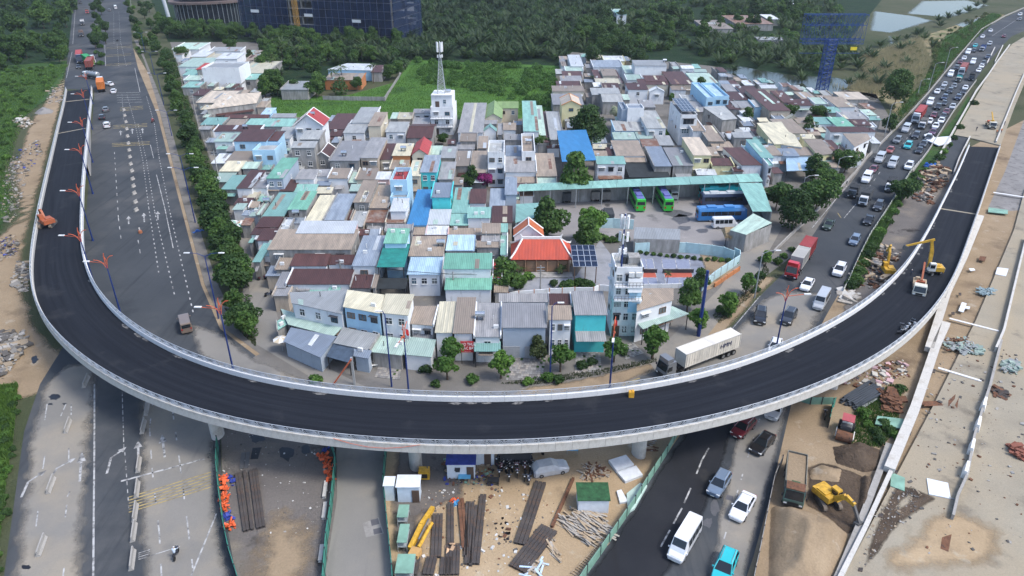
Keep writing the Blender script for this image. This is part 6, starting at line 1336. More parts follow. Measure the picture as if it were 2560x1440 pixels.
def loft(st, name, m, t):
    mb = MB(); V = []; k = 8
    for x, w, zb, zs, zt, wt in st: V += [(x,-w*.9,zb),(x,-w,zb+.18),(x,-w,zs),(x,-wt,zt),(x,wt,zt),(x,w,zs),(x,w,zb+.18),(x,w*.9,zb)]
    F = [(i*k+(j+1)%k, i*k+j, (i+1)*k+j, (i+1)*k+(j+1)%k) for i in range(len(st)-1) for j in range(k)]
    F += [tuple(range(k)), tuple(range(len(V)-1, len(V)-k-1, -1))]
    mb.add(V, F); return mb.build(name, m, t)
def cabin(t, m, x0, x1, tx0, tx1, w, tw, z0, z1, roof=True):
    MB().hexa([(x0,-w,z0),(x1,-w,z0),(x1,w,z0),(x0,w,z0)], [(tx0,-tw,z1),(tx1,-tw,z1),(tx1,tw,z1),(tx0,tw,z1)]).build('window_glass', CGLASS, t)
    MB().hexa([(tx0-.05,-tw-.03,z1+.002),(tx1+.05,-tw-.03,z1+.002),(tx1+.05,tw+.03,z1+.002),(tx0-.05,tw+.03,z1+.002)], [(tx0+.1,-tw+.1,z1+.07),(tx1-.12,-tw+.1,z1+.07),(tx1-.12,tw-.1,z1+.07),(tx0+.1,tw-.1,z1+.07)]).build('roof', m, t)
    for s in (-1,1):
        for a, b in ((x0,tx0),(x1,tx1)): MB().tube((a,s*w,z0),(b,s*tw,z1+.02),.05,n=4,caps=False).build('pillar', m, t)
        xm = (x0+x1)/2; xt = (tx0+tx1)/2; MB().tube((xm,s*(w+.004),z0),(xt,s*(tw+.004),z1),.045,n=4,caps=False).build('pillar', m, t)
def lights(t, xf, xr, w, zf, zr, s=1):
    for sy in (-1,1):
        MB().box((xf,sy*(w-.22),zf),(.14,.38*s,.16*s)).build('headlight', LAMP, t); MB().box((xr,sy*(w-.18),zr),(.12,.26*s,.24*s)).build('tail_light', TAIL, t)
    MB().box((xf+.03,0,zf-.08),(.12,w*.9,.2)).build('grille', BLACKP, t); MB().box((xf+.08,0,.42),(.06,.5,.13)).build('number_plate', PLATE, t)
def mirrors(t, x, w, z, m):
    for s in (-1,1): MB().box((x,s*(w+.1),z),(.12,.2,.14)).build('mirror', m, t)
def v_sedan(t, c, k=1.0):
    m = paint(c)
    loft([(-2.28,.70,.34,.66,.86,.62),(-2.15,.84,.26,.74,.97,.74),(-1.5,.89,.22,.80,1.0,.80),(-.3,.90,.22,.82,.96,.84),(.9,.90,.22,.80,.95,.80),(1.7,.88,.22,.72,.86,.76),(2.15,.80,.24,.62,.74,.66),(2.3,.66,.30,.52,.6,.52)], 'body', m, t)
    cabin(t, m, -1.8,1.05,-1.15,.25,.80,.60,.95,1.40); wheels(t, [(1.4,.80),(1.4,-.80),(-1.35,.80),(-1.35,-.80)]); lights(t, 2.18, -2.22, .84, .62, .78); mirrors(t, .75, .85, 1.0, m); return 4.6
def v_suv(t, c, k=1.0):
    m = paint(c)
    loft([(-2.3,.78,.42,.85,1.08,.72),(-2.2,.90,.34,.92,1.14,.82),(-1.2,.94,.30,.95,1.14,.88),(.9,.94,.30,.95,1.10,.86),(1.7,.92,.30,.88,1.04,.82),(2.2,.86,.32,.76,.94,.74),(2.35,.74,.38,.62,.76,.64)], 'body', m, t)
    cabin(t, m, -2.15,1.1,-1.85,.2,.86,.68,1.09,1.66); wheels(t, [(1.45,.84),(1.45,-.84),(-1.4,.84),(-1.4,-.84)], .37); lights(t, 2.25, -2.27, .9, .80, 1.0); mirrors(t, .85, .9, 1.15, m)
    for s in (-1,1): MB().tube((-1.7,s*.55,1.76),(.1,s*.55,1.76),.03,n=4).build('roof_rail', RIM, t)
    return 4.7
def v_pickup(t, c):
    m = paint(c)
    loft([(-2.6,.86,.45,.9,1.08,.84),(-.9,.94,.34,.98,1.10,.9),(.9,.94,.32,.98,1.12,.88),(1.8,.93,.32,.95,1.10,.84),(2.5,.88,.36,.82,.98,.76),(2.65,.78,.42,.66,.8,.66)], 'body', m, t)
    cabin(t, m, -1.0,1.2,-.75,.35,.86,.68,1.1,1.70); MB().box((-1.85,0,1.09),(1.5,1.5,.06)).build('cargo_bed', BLACKP, t)
    for s in (-1,1): MB().box((-1.85,s*.84,1.18),(1.6,.12,.18)).build('bed_side', m, t)
    wheels(t, [(1.65,.84),(1.65,-.84),(-1.6,.84),(-1.6,-.84)], .38); lights(t, 2.55, -2.58, .92, .86, .95); mirrors(t, .95, .92, 1.2, m); return 5.3
def v_van(t, c, L=5.4, H=2.2):
    m = paint(c); a = -L/2; f = L/2; w = .97
    loft([(a,.88,.38,1.35,H-.12,.76),(a+.25,w,.30,1.4,H,.82),(f-1.9,w,.30,1.4,H,.82),(f-1.55,w,.30,1.35,H-.02,.82),(f-.7,w,.30,1.12,1.25,.86),(f-.15,.9,.32,.80,1.0,.74),(f,.78,.38,.66,.82,.62)], 'body', m, t)
    MB().hexa([(f-.78,-.80,1.20),(f-.70,-.82,1.21),(f-.70,.82,1.21),(f-.78,.80,1.20)], [(f-1.55,-.74,H-.09),(f-1.47,-.76,H-.08),(f-1.47,.76,H-.08),(f-1.55,.74,H-.09)]).build('windscreen', CGLASS, t)
    n = 3 if L < 5.8 else 4
    for s in (-1,1):
        for i in range(n):
            x0 = a+.4+(L-2.2)*i/n; x1 = a+.4+(L-2.2)*(i+1)/n-.1
            MB().hexa(*[[(x, s*(yy), z) for x, yy in ((x0,y),(x1,y),(x1,y+.03),(x0,y+.03))] for z, y in ((1.38,w-.01),(H-.28,w-.115))]).build('side_window', CGLASS, t)
    MB().box((a+.02,0,1.62),(.12,1.4,.62)).build('rear_window', CGLASS, t)
    wheels(t, [(f-1.05,.86),(f-1.05,-.86),(a+1.1,.86),(a+1.1,-.86)], .36); lights(t, f-.1, a+.02, .92, .82, 1.1); mirrors(t, f-1.0, .98, 1.25, m); return L
def cab_over(t, c, f, w, H, z0=.55, d=1.9):
    m = paint(c)
    loft([(f-d,w*.97,z0,H*.55,H,w*.9),(f-.45,w,z0,H*.55,H-.02,w*.92),(f-.12,w,z0,H*.5,H*.60,w*.97),(f,w*.95,z0+.05,H*.42,H*.5,w*.9)], 'cab', m, t)
    MB().hexa([(f-.10,-w*.86,H*.55),(f-.02,-w*.88,H*.55),(f-.02,w*.88,H*.55),(f-.10,w*.86,H*.55)], [(f-.44,-w*.80,H*.93),(f-.36,-w*.82,H*.93),(f-.36,w*.82,H*.93),(f-.44,w*.80,H*.93)]).build('windscreen', CGLASS, t)
    for s in (-1,1):
        MB().box((f-.85,s*(w-.02),H*.68),(.75,.08,H*.24)).build('side_window', CGLASS, t); MB().box((f-.2,s*(w+.16),H*.68),(.1,.2,.45)).build('mirror', BLACKP, t)
        MB().box((f-.02,s*w*.72,z0+.28),(.1,.36,.2)).build('headlight', LAMP, t)
    MB().box((f,0,z0+.4),(.07,w*1.0,.34)).build('grille', BLACKP, t); MB().box((f+.02,0,z0+.05),(.12,w*1.9,.26)).build('bumper', BLACKP, t)
def v_truck(t, c, cargo='dark', L=6.4, H=2.3, ch=2.9):
    f = L/2; cab_over(t, c, f, 1.0, H)
    MB().box((-.2,0,.62),(L-.6,.8,.22)).build('chassis', BLACKP, t)
    MB().box((-.95,0,(.9+ch)/2),(L-2.1,2.1,ch-.9)).build('cargo_box', {'dark':plain('canvas_dark', (.045,.05,.055), .85, var=.3), 'grey':plain('canvas_grey', (.15,.145,.135), .85, var=.25), 'blue':plain('canvas_blue', (.04,.08,.22), .7), 'white':paint('white'), 'brown':plain('cargo_brown', (.16,.11,.085), .9, var=.4), 'orange':paint('orange'), 'tealbox':paint('teal')}[cargo], t)
    r = MB()
    for i in range(5): r.box((-.95-(L-2.1)/2+(L-2.1)*(i+.5)/5,0,ch+.03),(.07,2.14,.06))
    tag(r.build('roof_hoops', BLACKP, t), kind='stuff')
    wheels(t, [(f-1.0,.86),(f-1.0,-.86),(-f+1.3,.86),(-f+1.3,-.86)], .42, .34); return L
def container(t, x0, x1, m, z0=1.25, H=2.6, w=1.22, nm='container'):
    L = x1-x0; mb = MB(); mb.box(((x0+x1)/2,0,z0+H/2),(L-.1,2*w-.1,H-.1))
    n = int(L/.55)
    for i in range(n):
        x = x0+.2+(L-.4)*(i+.5)/n
        for s in (-1,1): mb.box((x,s*(w-.035),z0+H/2),(.26,.05,H-.25))
    o = mb.build(nm, m, t)
    fr = MB()
    for x in (x0+.06,x1-.06):
        for s in (-1,1): fr.box((x,s*(w-.06),z0+H/2),(.14,.14,H))
    for s in (-1,1):
        for z in (z0+.07,z0+H-.07): fr.box(((x0+x1)/2,s*(w-.06),z),(L-.28,.12,.13))
    inst('container_frame', fr.mesh('container_frame', m), o)
    d = MB()
    for s in (-.75,-.3,.3,.75): d.tube((x0-.01,s,z0+.1),(x0-.01,s,z0+H-.1),.03,n=4)
    inst('door_bars', d.mesh('door_bars', RIM), o); return o
def v_artic(t, cabc, boxes, L=15.5, cabH=3.1):
    f = L/2; cab_over(t, cabc, f, 1.22, cabH, .6, 2.1)
    MB().box((-1.6,0,1.05),(L-3.4,1.0,.3)).build('trailer_chassis', BLACKP, t); MB().box((f-3.2,0,.8),(3.6,.9,.25)).build('tractor_chassis', BLACKP, t)
    MB().box((f-.95,0,cabH+.35),(1.2,2.0,.66)).build('roof_fairing', paint(cabc), t)
    x = -f+.1
    for Lc, m in boxes: container(t, x, x+Lc, m); x += Lc+.08
    wh = [(f-1.3,1.02),(f-3.6,1.0),(f-4.8,1.0),(-f+1.2,1.0),(-f+2.4,1.0),(-f+3.6,1.0)]
    wheels(t, [(a,s*b) for a, b in wh for s in (-1,1)], .5, .36); return L
def v_bus(t, low, roofc, glassband=True, L=11.8, top=None, stripe=None):
    m = paint(low); w = 1.24; f = L/2; H = 3.35
    loft([(-f,w*.93,.42,2.6,H-.1,w*.82),(-f+.3,w,.34,2.7,H,w*.86),(f-.7,w,.34,2.7,H,w*.86),(f-.2,w,.36,2.0,H-.25,w*.84),(f,w*.92,.42,1.2,1.45,w*.9)], 'body', m, t)
    MB().hexa([(f-.02,-w*.86,1.5),(f+.04,-w*.86,1.5),(f+.04,w*.86,1.5),(f-.02,w*.86,1.5)], [(f-.24,-w*.82,H-.3),(f-.17,-w*.82,H-.3),(f-.17,w*.82,H-.3),(f-.24,w*.82,H-.3)]).build('windscreen', CGLASS, t)
    for s in (-1,1):
        for i in range(6):
            x0 = -f+.7+(L-2.2)*i/6; x1 = x0+(L-2.2)/6-.08; MB().box(((x0+x1)/2,s*(w-.01),2.1),(x1-x0,.08,1.0)).build('side_window', CGLASS, t)
    MB().box((-f-.0,0,2.35),(.1,w*1.5,.8)).build('rear_window', CGLASS, t)
    MB().box((-.2,0,H+.03),(L-1.6,w*1.5,.08)).build('roof', paint(roofc), t)
    for x in (-2.6,1.6): MB().box((x,0,H+.2),(2.2,1.5,.26)).build('roof_unit', paint(roofc), t)
    for s in (-1,1): MB().box((-f-.01,s*.85,1.3),(.1,.35,.5)).build('tail_light', TAIL, t); MB().box((f-.02,s*.85,.85),(.1,.4,.22)).build('headlight', LAMP, t)
    wheels(t, [(f-2.4,1.05),(f-2.4,-1.05),(-f+3.0,1.05),(-f+3.0,-1.05)], .48, .34); return L
def v_tanker(t):
    L = 9.5; f = L/2; cab_over(t, 'white', f, 1.2, 2.9, .6, 1.9); MB().box((-.6,0,.95),(L-2,1,.3)).build('chassis', BLACKP, t)
    mb = MB(); n = 16
    for xa, xb, r0, r1 in ((-f,-f+.35,.7,1.1),(-f+.35,f-2.5,1.1,1.1),(f-2.5,f-2.15,1.1,.7)):
        mb.tube((xa,0,2.2),(xb,0,2.2),r0,r1,n=n)
    mb.build('tank', plain('tank_grey', (.30,.32,.33), .35, .4), t)
    for x in (-2.5,-.5,1.3): MB().tube((x,0,3.25),(x,0,3.45),.3,n=10).build('tank_hatch', BLACKP, t)
    wheels(t, [(a,s*1.0) for a in (f-1.3,-f+1.2,-f+2.4) for s in (-1,1)], .48, .34); return L
VT = {}
def vmake(kind, c, extra=None):
    key = (kind, c, extra)
    nm = dict(c='parked_car', s='parked_car', p='pickup_truck', v='van', m='minibus', t='lorry', k='container_lorry', b='bus', x='tanker_lorry')[kind]
    if key in VT: return copy_tree(VT[key][0])
    t = empty({'c':'car','s':'car'}.get(kind, nm), (0,0,0))
    if kind == 'c': v_sedan(t, c)
    elif kind == 's': v_suv(t, c)
    elif kind == 'p': v_pickup(t, c)
    elif kind == 'v': v_van(t, c)
    elif kind == 'm': v_van(t, c, 6.3, 2.55)
    elif kind == 't': v_truck(t, c, *(extra or ('dark',)))
    elif kind == 'x': v_tanker(t)
    VT[key] = (t,); return t
CONT = lambda n, col: roof_mat('container_' + n, col, .12, .28, 0, dirt=tuple(x*.7 for x in col))
C_RED, C_GRN, C_BRN, C_ORG, C_WHT, C_PALE = CONT('red', (.33,.05,.05)), CONT('green', (.03,.33,.10)), CONT('brown', (.30,.075,.06)), CONT('orange', (.58,.17,.02)), CONT('white', (.66,.64,.58)), CONT('pale', (.45,.44,.40))
RRL = [P(u,v) for u, v in [(1650,1500),(1790,1200),(1880,1060),(1900,960),(1960,850),(2040,720),(2100,620),(2160,520),(2210,440),(2260,370),(2320,290),(2370,215),(2430,130),(2490,78),(2560,48)]]
LRL = [P(u,v) for u, v in [(330,1440),(330,900),(320,600),(300,400),(285,250),(270,100),(262,0)]]
def heading(p, line):
    best = min(range(len(line)-1), key=lambda i: ((line[i]+line[i+1])/2 - p).length); d = line[best] - line[best+1]; return math.atan2(d.y, d.x)
VW = dict(c='saloon car', s='sport utility car', p='pickup', v='van', m='minibus', t='lorry', x='tanker')
CW = dict(dark='dark grey', bluegrey='blue-grey', pale='pale grey', brightgreen='bright green', redbrown='brick red', navy='dark blue')
VLIST = []
def veh(b, x, y, kind, c, extra=None, line=None, rz=None, label=None, turn=0.0, away=False, ctx='in the traffic queue', z=.0, hz_=.7):
    p = W(b, x, y, z+hz_); p.z = z
    t = vmake(kind, c, extra); t.location = p
    h = rz if rz is not None else heading(p, line or RRL) + (math.pi if away else 0) + turn
    t.rotation_euler = (0,0,h)
    lab = label or '%s %s %s' % (CW.get(c,c), VW[kind], ctx)
    tag(t, lab, {'c':'car','s':'car','p':'pickup','v':'van','m':'minibus','t':'lorry','x':'tanker'}[kind], 'vehicles on the roads'); VLIST.append((t, kind, c, label is not None)); return t
for x, y, k, c, *e in [(1890,110,'s','white'),(1885,145,'s','grey'),(1670,230,'c','white'),(1770,270,'c','maroon'),(1610,275,'c','white'),(1555,342,'c','teal'),(1662,328,'s','silver'),(1500,395,'v','white'),(1543,380,'s','dark'),(1472,435,'c','white'),(1443,465,'c','maroon'),(1650,428,'p','navy'),(1537,468,'v','white'),(1615,470,'c','dark'),(1602,495,'c','white'),(1580,527,'c','white'),
    (1413,510,'s','dark'),(1370,560,'v','white'),(1325,632,'c','silver'),(1397,642,'c','grey'),(1308,660,'c','grey'),(1270,686,'c','white'),(1365,682,'s','dark'),(1480,658,'c','white'),(1465,692,'s','dark'),(1325,732,'s','navy'),(1425,732,'s','navy'),(1215,772,'v','white'),(1322,772,'c','dark'),(1275,803,'s','black'),(1385,797,'c','silver'),(1338,835,'c','maroon'),(1245,862,'c','maroon'),(1315,868,'c','dark'),(1211,907,'c','white'),(1300,902,'c','white'),(1258,942,'c','white'),
    (1110,1017,'s','dark'),(1035,970,'v','silver'),(1237,988,'c','purple'),(1205,1032,'c','dark'),(970,1052,'s','grey'),(1166,1077,'c','dark'),(1050,1092,'s','teal'),(1135,1127,'c','black'),(917,1122,'c','redbrown'),(840,1192,'v','silver'),(935,1230,'v','silver'),(1057,1245,'s','white'),(790,1267,'c','maroon'),(740,1340,'v','white')]:
    veh('H', x, y, k, c).scale = (1.1,)*3
for x, y, k, c in [(455,485,'p','green'),(650,600,'s','bluegrey'),(535,825,'s','white'),(295,930,'c','white'),(400,1060,'m','silver'),(155,1175,'s','dark'),(830,345,'s','dark'),(755,450,'p','black')]:
    veh('I', x, y, k, c, ctx='on the junction road')
veh('M', 1203,1170,'s','black', ctx='by the sandy verge', turn=R(14)); veh('I', 55,1395,'c','white', label='white car half hidden by the viaduct railing', turn=R(6))
for x, y, k, c, tr in [(1375,325,'s','maroon',8),(1520,440,'c','black',6),(1195,745,'s','bluegrey',0),(1370,915,'c','white',6),(1235,1375,'s','teal',0),(1612,185,'s','silver',8)]:
    veh('J', x, y, k, c, ctx='on the lane under the viaduct', turn=R(-tr))
veh('J', 935,1180,'m','white', label='large white minibus in the dark asphalt lane', turn=R(-4))
veh('H', 1608,372,'t','white',('blue',), label='white-cabbed lorry with blue canvas cargo'); veh('H', 1160,942,'t','white',('grey',), label='white-cabbed lorry with grey canvas cargo'); veh('H', 1430,600,'t','cream',('tealbox',5.2,2.2,2.6), label='small lorry with teal box in the queue'); veh('H', 1528,588,'t','dark',('dark',6.8), label='dark lorry with black canvas near the median')
veh('I', 640,250,'t','dark',('dark',5.6,2.2,2.6), label='small dark lorry beside the white-cabbed lorry'); veh('I', 728,300,'t','white',('dark',7.6,2.5,3.2), label='white-cabbed lorry with long black canvas cargo'); veh('I', 918,205,'t','white',('dark',6.2), label='white-cabbed lorry half behind the median bush')
def artic(b, front, label, cabc, boxes, L=15.5, rz=None, line=None, away=False, turn=0.0):
    p = W(b, *front); h = rz if rz is not None else heading(p, line or RRL) + turn + (math.pi if away else 0)
    c = p - Vector((math.cos(h), math.sin(h), 0))*L/2
    h2 = rz if rz is not None else heading(c, line or RRL) + turn + (math.pi if away else 0); c = p - Vector((math.cos(h2), math.sin(h2), 0))*L/2
    t = empty('container_lorry', c, h2); tag(t, label, 'lorry', 'container lorries'); v_artic(t, cabc, boxes, L); t.scale = (1.1,)*3 if b == 'A' else (1,1,1); return t
artic('M', (1420,905), 'red-cabbed lorry hauling a pale and a red container', 'red', [(6.1,C_RED),(6.1,C_PALE)], 16.0)
artic('H', (1095,935), 'white-cabbed lorry with red-brown container in the queue', 'white', [(12.2,C_RED)]); artic('H', (1440,575), 'white-cabbed lorry with brick-red container farther up the queue', 'white', [(12.2,C_BRN)])
pa, pb = P(1655,940), P(1830,872); hm = math.atan2(pa.y-pb.y, pa.x-pb.x)
hmm = artic('Z', (1650,946), 'grey-cabbed lorry with long white container lettered HMM', 'grey', [(12.2,C_WHT)], 16.2, rz=hm)
NAVY = plain('lettering_navy', (.02,.025,.09), .5)
text(hmm, 'HMM', (-4.6,1.27,2.75), 1.15, NAVY, rot=(math.pi/2,0,math.pi)); text(hmm, 'HMM', (-4.6,-1.27,2.75), 1.15, NAVY, rot=(math.pi/2,0,0))
MB().box((1.6,-1.24,2.6),(.9,.06,.9)).build('logo', NAVY, hmm)
veh('A', 867,58,'m','white',line=LRL,away=True,label='white minibus far up the left road'); veh('A', 820,75,'c','grey',line=LRL,away=True,ctx='far up the left road'); veh('A', 620,178,'t','dark',('white',7,2.5,3.3),line=LRL,label='lorry with white box roof on the far carriageway'); veh('A', 612,262,'t','dark',('brown',8,2.5,3.1),line=LRL,label='lorry with dull brown open cargo on the far carriageway')
artic('A', (603,478), 'lorry with dark red container coming down the far carriageway', 'navy', [(12.2,C_RED)], 15, line=LRL)
artic('A', (690,500), 'lorry with bright green container turning beside the median', 'brightgreen', [(9.2,C_GRN)], 12, line=LRL, turn=R(12)); artic('A', (700,480), 'lorry with brown-red container slewed across the turning', 'white', [(12.2,C_BRN)], 15.5, rz=R(112))
tk = veh('A', 690,578,'x','white',rz=R(152),label='grey tanker lorry turning at the ramp end'); veh('A', 590,500,'p','dark',line=LRL,ctx='at the ramp end')
veh('A', 820,628,'c','white',line=LRL,rz=R(140),ctx='turning round at the ramp end'); veh('A', 853,682,'c','white',line=LRL,rz=R(112),ctx='beside the orange container lorry')
artic('A', (765,650), 'lorry with plain orange container beside the ramp', 'white', [(9.2,C_ORG)], 12, line=LRL, away=True)
veh('A', 792,818,'c','grey',line=LRL,away=True,ctx='behind the orange container lorry'); veh('A', 763,876,'c','dark',line=LRL,away=True,ctx='beside the ramp railing'); veh('A', 802,938,'s','white',line=LRL,away=True,ctx='on the left road beside the ramp')
veh('L', 1390,1230,'v','brown',rz=R(118),label='grey-brown van turning onto the concrete apron'); veh('A', 600,20,'t','dark',('dark',7,2.5,3.0),line=LRL,label='dark lorry at the far top of the left carriageway'); veh('A', 655,95,'t','red',('brown',6,2.4,2.8),line=LRL,label='reddish lorry half hidden by the median trees')
def place(kindf, args, b, x, y, rz, label, cat, name, z=0.0, hz_=1.0):
    p = W(b, x, y, hz_); t = empty(name, (p.x,p.y,z), rz); tag(t, label, cat); kindf(t, *args); return t
ROOFP = plain('paint_busroof', (.12,.13,.33), .4); MATS['paint_busviolet'] = ROOFP; CCOL['busviolet'] = (.12,.13,.33); CCOL['busblue'] = (.03,.17,.42)
for x, w in ((752,'nearer the shed posts'), (955,'beside the silver van')): place(v_bus, ('brightgreen','busviolet'), 'E', x, 1200, R(92), 'bright green coach with violet roof %s' % w, 'bus', 'bus')
place(v_bus, ('busblue','busblue'), 'E', 1385, 1335, R(3), 'bright blue coach parked beside the white minibus', 'bus', 'bus', hz_=.5); place(v_bus, ('navy','pale'), 'E', 1405, 1225, R(3), 'dark blue coach with white roof in the middle of three', 'bus', 'bus', hz_=.5); place(v_bus, ('teal','teal'), 'E', 1395, 1175, R(3), 'teal-roofed coach farthest under the shed shade', 'bus', 'bus', hz_=.5)
veh('E', 1420,1385,'m','white',rz=R(4),label='white minibus parked against the bright blue coach'); veh('E', 1022,1155,'v','silver',rz=R(90),label='silver van parked beside a bright green coach')
for x, y, c, e, l in ((225,1180,'dark',('dark',),'dark canvas lorry under the long shed'),(437,1170,'silver',('grey',),'small silver lorry under the long shed'),(517,1170,'white',('grey',),'white-backed lorry under the long shed'),(540,1335,'white',('dark',),'dark-roofed lorry in the middle of the yard')): veh('E', x, y, 't', c, e, rz=R(90), label=l)
def relabel_v():
    seen = {}
    for t, k, c, own in VLIST: seen.setdefault(t['label'], []).append(t)
    big = [o for o in bpy.data.objects if o.parent is None and o.get('category') in ('lorry','bus','minibus','pickup','van') ]
    for lab, ts in seen.items():
        if len(ts) < 2: continue
        for t in ts:
            o = min((b for b in big if b['label'] != lab and b not in ts), key=lambda b: (Vector(b.location)-Vector(t.location)).length)
            head = lab.replace(' in the traffic queue',''); near = o['label'].split(' in the ')[0].split(' near ')[0].split(' beside ')[0].split(' farther ')[0]
            n2 = '%s queueing near the %s' % (head, near)
            if len(n2.split()) <= 16: t['label'] = n2
relabel_v()
ORANGE = plain('lamp_orange', (.48,.10,.04), .5); LBLUE = plain('lamp_blue', (.010,.030,.14), .4); LGREY = plain('lamp_grey', (.36,.38,.39), .45, .3); LHEAD = plain('lamp_head', (.62,.63,.62), .5)
def flame_lamp(b, base, top, label, z0=0.0, side=-1, armrot=0.0):
    p = W(b, *base, z0); h = top_z(p.y, U(b, *top)[1]) - z0; h = max(6.5, min(13, h))
    t = empty('street_lamp', (p.x,p.y,z0), armrot); tag(t, label, 'street lamp', 'blue lamp posts with orange crests')
    MB().tube((0,0,0),(0,0,h*.86),.16,.09,n=8).build('post', LBLUE, t); MB().tube((0,0,0),(0,0,.6),.26,.2,n=8).build('base', LBLUE, t)
    hz0 = h*.84
    for k, (dx, dz, bx) in enumerate(((-1.7,1.2,-.2),(1.5,2.0,.1),(.15,2.4,-.1),(-.5,1.7,.25))):
        pts = [Vector((0,0,hz0-.5))] + [Vector((bx+dx*s*s, .12*(k-1.5)*s, hz0-.5+(dz+.6)*(s*(2-s)))) for s in (.3,.55,.8,1)]
        mb = MB()
        for a, c in zip(pts[:-1], pts[1:]): mb.tube(a, c, .075, .06, n=5)
        mb.build('crest_arm', ORANGE, t)
    MB().tube((side*.2,0,hz0+.6),(side*3.0,0,hz0+.95),.06,n=5).build('arm', ORANGE, t); MB().box((side*3.3,0,hz0+.97),(1.1,.36,.14)).build('lamp_head', LHEAD, t)
def deck_pt(u, v):
    best = min(range(NV), key=lambda i: (pix(EI[i])[0]-u)**2 + (pix(EI[i])[1]-v)**2); return EI[best], best
for bu, bv, tu, tv, lab in [(230,255,208,185,'nearest the ramp foot'),(226,306,203,226,'after the ramp foot lamp'),(221,366,192,276,'above the orange container lorry'),(215,428,185,330,'beside the barrier row'),(207,527,168,417,'above the ramp excavator'),(212,650,172,524,'at the joint strip')]:
    e, k = deck_pt(bu, bv); q = e + (EI[k]-EO[k]).normalized()*.4
    h = top_z(q.y, tv) - e.z
    t_h = max(7, min(12, h))
    p = Vector((q.x, q.y, 0)); tz = top_z(q.y, tv)
    u0, v0 = pix((q.x,q.y,0)); flame_lamp('Z', (u0,v0), (tu,tv), 'orange-crested blue lamp on the ramp side %s' % lab)
flame_lamp('Z', (305,795), (268,640), 'orange-crested blue lamp beside the first bend of the viaduct')
flame_lamp('Z', (583,925), (545,752), 'orange-crested blue lamp at the concrete apron')
flame_lamp('Z', (1938,880), (1965,722), 'orange-crested blue lamp above the white car at the junction', side=1)
flame_lamp('Z', (1524,972), (1535,808), 'orange-crested blue lamp before the five-storey house', armrot=R(80)); flame_lamp('Z', (1022,985), (1015,820), 'orange-crested blue lamp before the pale green stalls', armrot=R(80))
def road_lamp(b, base, top, label, m, arms=(1,), armlen=2.6, grp=None, armrot=0.0):
    p = W(b, *base); h = max(6, min(13, top_z(p.y, U(b, *top)[1]))); t = empty('street_lamp', p, armrot); tag(t, label, 'street lamp', grp)
    MB().tube((0,0,0),(0,0,h),.14,.08,n=8).build('post', m, t)
    for s in arms:
        mb = MB(); mb.tube((0,0,h-.1),(s*armlen*.5,0,h+.5),.06,n=5); mb.tube((s*armlen*.5,0,h+.5),(s*armlen,0,h+.6),.05,n=5); mb.build('arm', m, t)
        MB().box((s*(armlen+.4),0,h+.6),(1.0,.32,.13)).build('lamp_head', LHEAD, t)
    return t
for b, x, y, tx, ty in [('L',1465,470,1365,20),('L',1640,1190,1505,720),('A',1290,1020,1250,840),('A',1230,790,1170,560),('A',1410,1430,1340,1170),('A',1160,560,1110,395),('A',1090,400,1040,250)]:
    road_lamp(b, (x,y), (tx,ty), 'blue double-arm lamp post on the left road pavement', LBLUE, (-1,1), grp='blue lamps on the left pavement')
for b, x, y, tx, ty in [('H',872,1025,940,780),('H',1200,690,1260,480),('H',1320,540,1380,365),('M',1505,300,1530,240),('H',500,1360,545,1190),('M',1158,1035,1225,700),('H',1120,720,1130,630)]:
    road_lamp(b, (x,y), (tx,ty), 'grey curved-arm lamp along the traffic road', LGREY, (1,), 2.4, 'grey roadside lamps')
road_lamp('F', (1258,1340), (1205,730), 'tall blue lamp post before the light-blue house', LBLUE, (-1,), .5); road_lamp('G', (825,1270), (835,690), 'tall blue lamp post before the white grille house', LBLUE, (1,), .9)
py = W('M', 738, 1320); pt = empty('blue_pylon', py); tag(pt, 'thick dark blue pole on the sandy verge', 'pole'); hp = top_z(py.y, U('M',0,830)[1]); MB().tube((0,0,0),(0,0,hp),.35,.25,n=8).build('shaft', LBLUE, pt); MB().box((.4,0,hp-.8),(1.6,.1,.1)).build('bracket', LGREY, pt)
gp = W('F', 995, 1325); gt = empty('height_barrier', gp); tag(gt, 'grey height-barrier post with a striped boom before the stalls', 'barrier'); zt = top_z(gp.y, U('F',0,1120)[1])
MB().box((-.3,0,zt/2),(.32,.32,zt)).build('post', LGREY, gt); q1 = W('F', 825, 1330) - gp; MB().tube((-.3,-.25,zt-.2),(q1.x,q1.y,.3),.14,n=6).build('boom', plain('boom_orange', (.45,.12,.06), .6), gt)
def upole(b, base, top, label):
    p = W(b, *base); h = max(6, min(11, top_z(p.y, U(b,*top)[1]))); t = empty('utility_pole', p); tag(t, label, 'utility pole', 'concrete utility poles'); MB().tube((0,0,0),(0,0,h),.17,.11,n=7).build('shaft', WALLCONC, t)
    for z in (h-.4,h-1.1): MB().box((0,0,z),(1.5,.1,.1)).build('cross_arm', LGREY, t)
    return p + Vector((0,0,h-.4))
UP = {k: upole(*a, 'concrete utility pole carrying wires ' + l) for k, (a, l) in dict(a=(('F',(1725,690),(1718,495)),'behind the front row'), b=(('G',(752,640),(752,455)),'before the temple court'), c=(('B',(460,1430),(400,1130)),'at the lane side'), d=(('B',(290,960),(235,680)),'by the beige hall'), e=(('B',(170,640),(120,430)),'by the mint shacks'), f=(('F',(890,590),(882,525)),'above the brown roofs'), g=(('E',(1825,985),(1820,900)),'behind the bus yard gate')).items()}
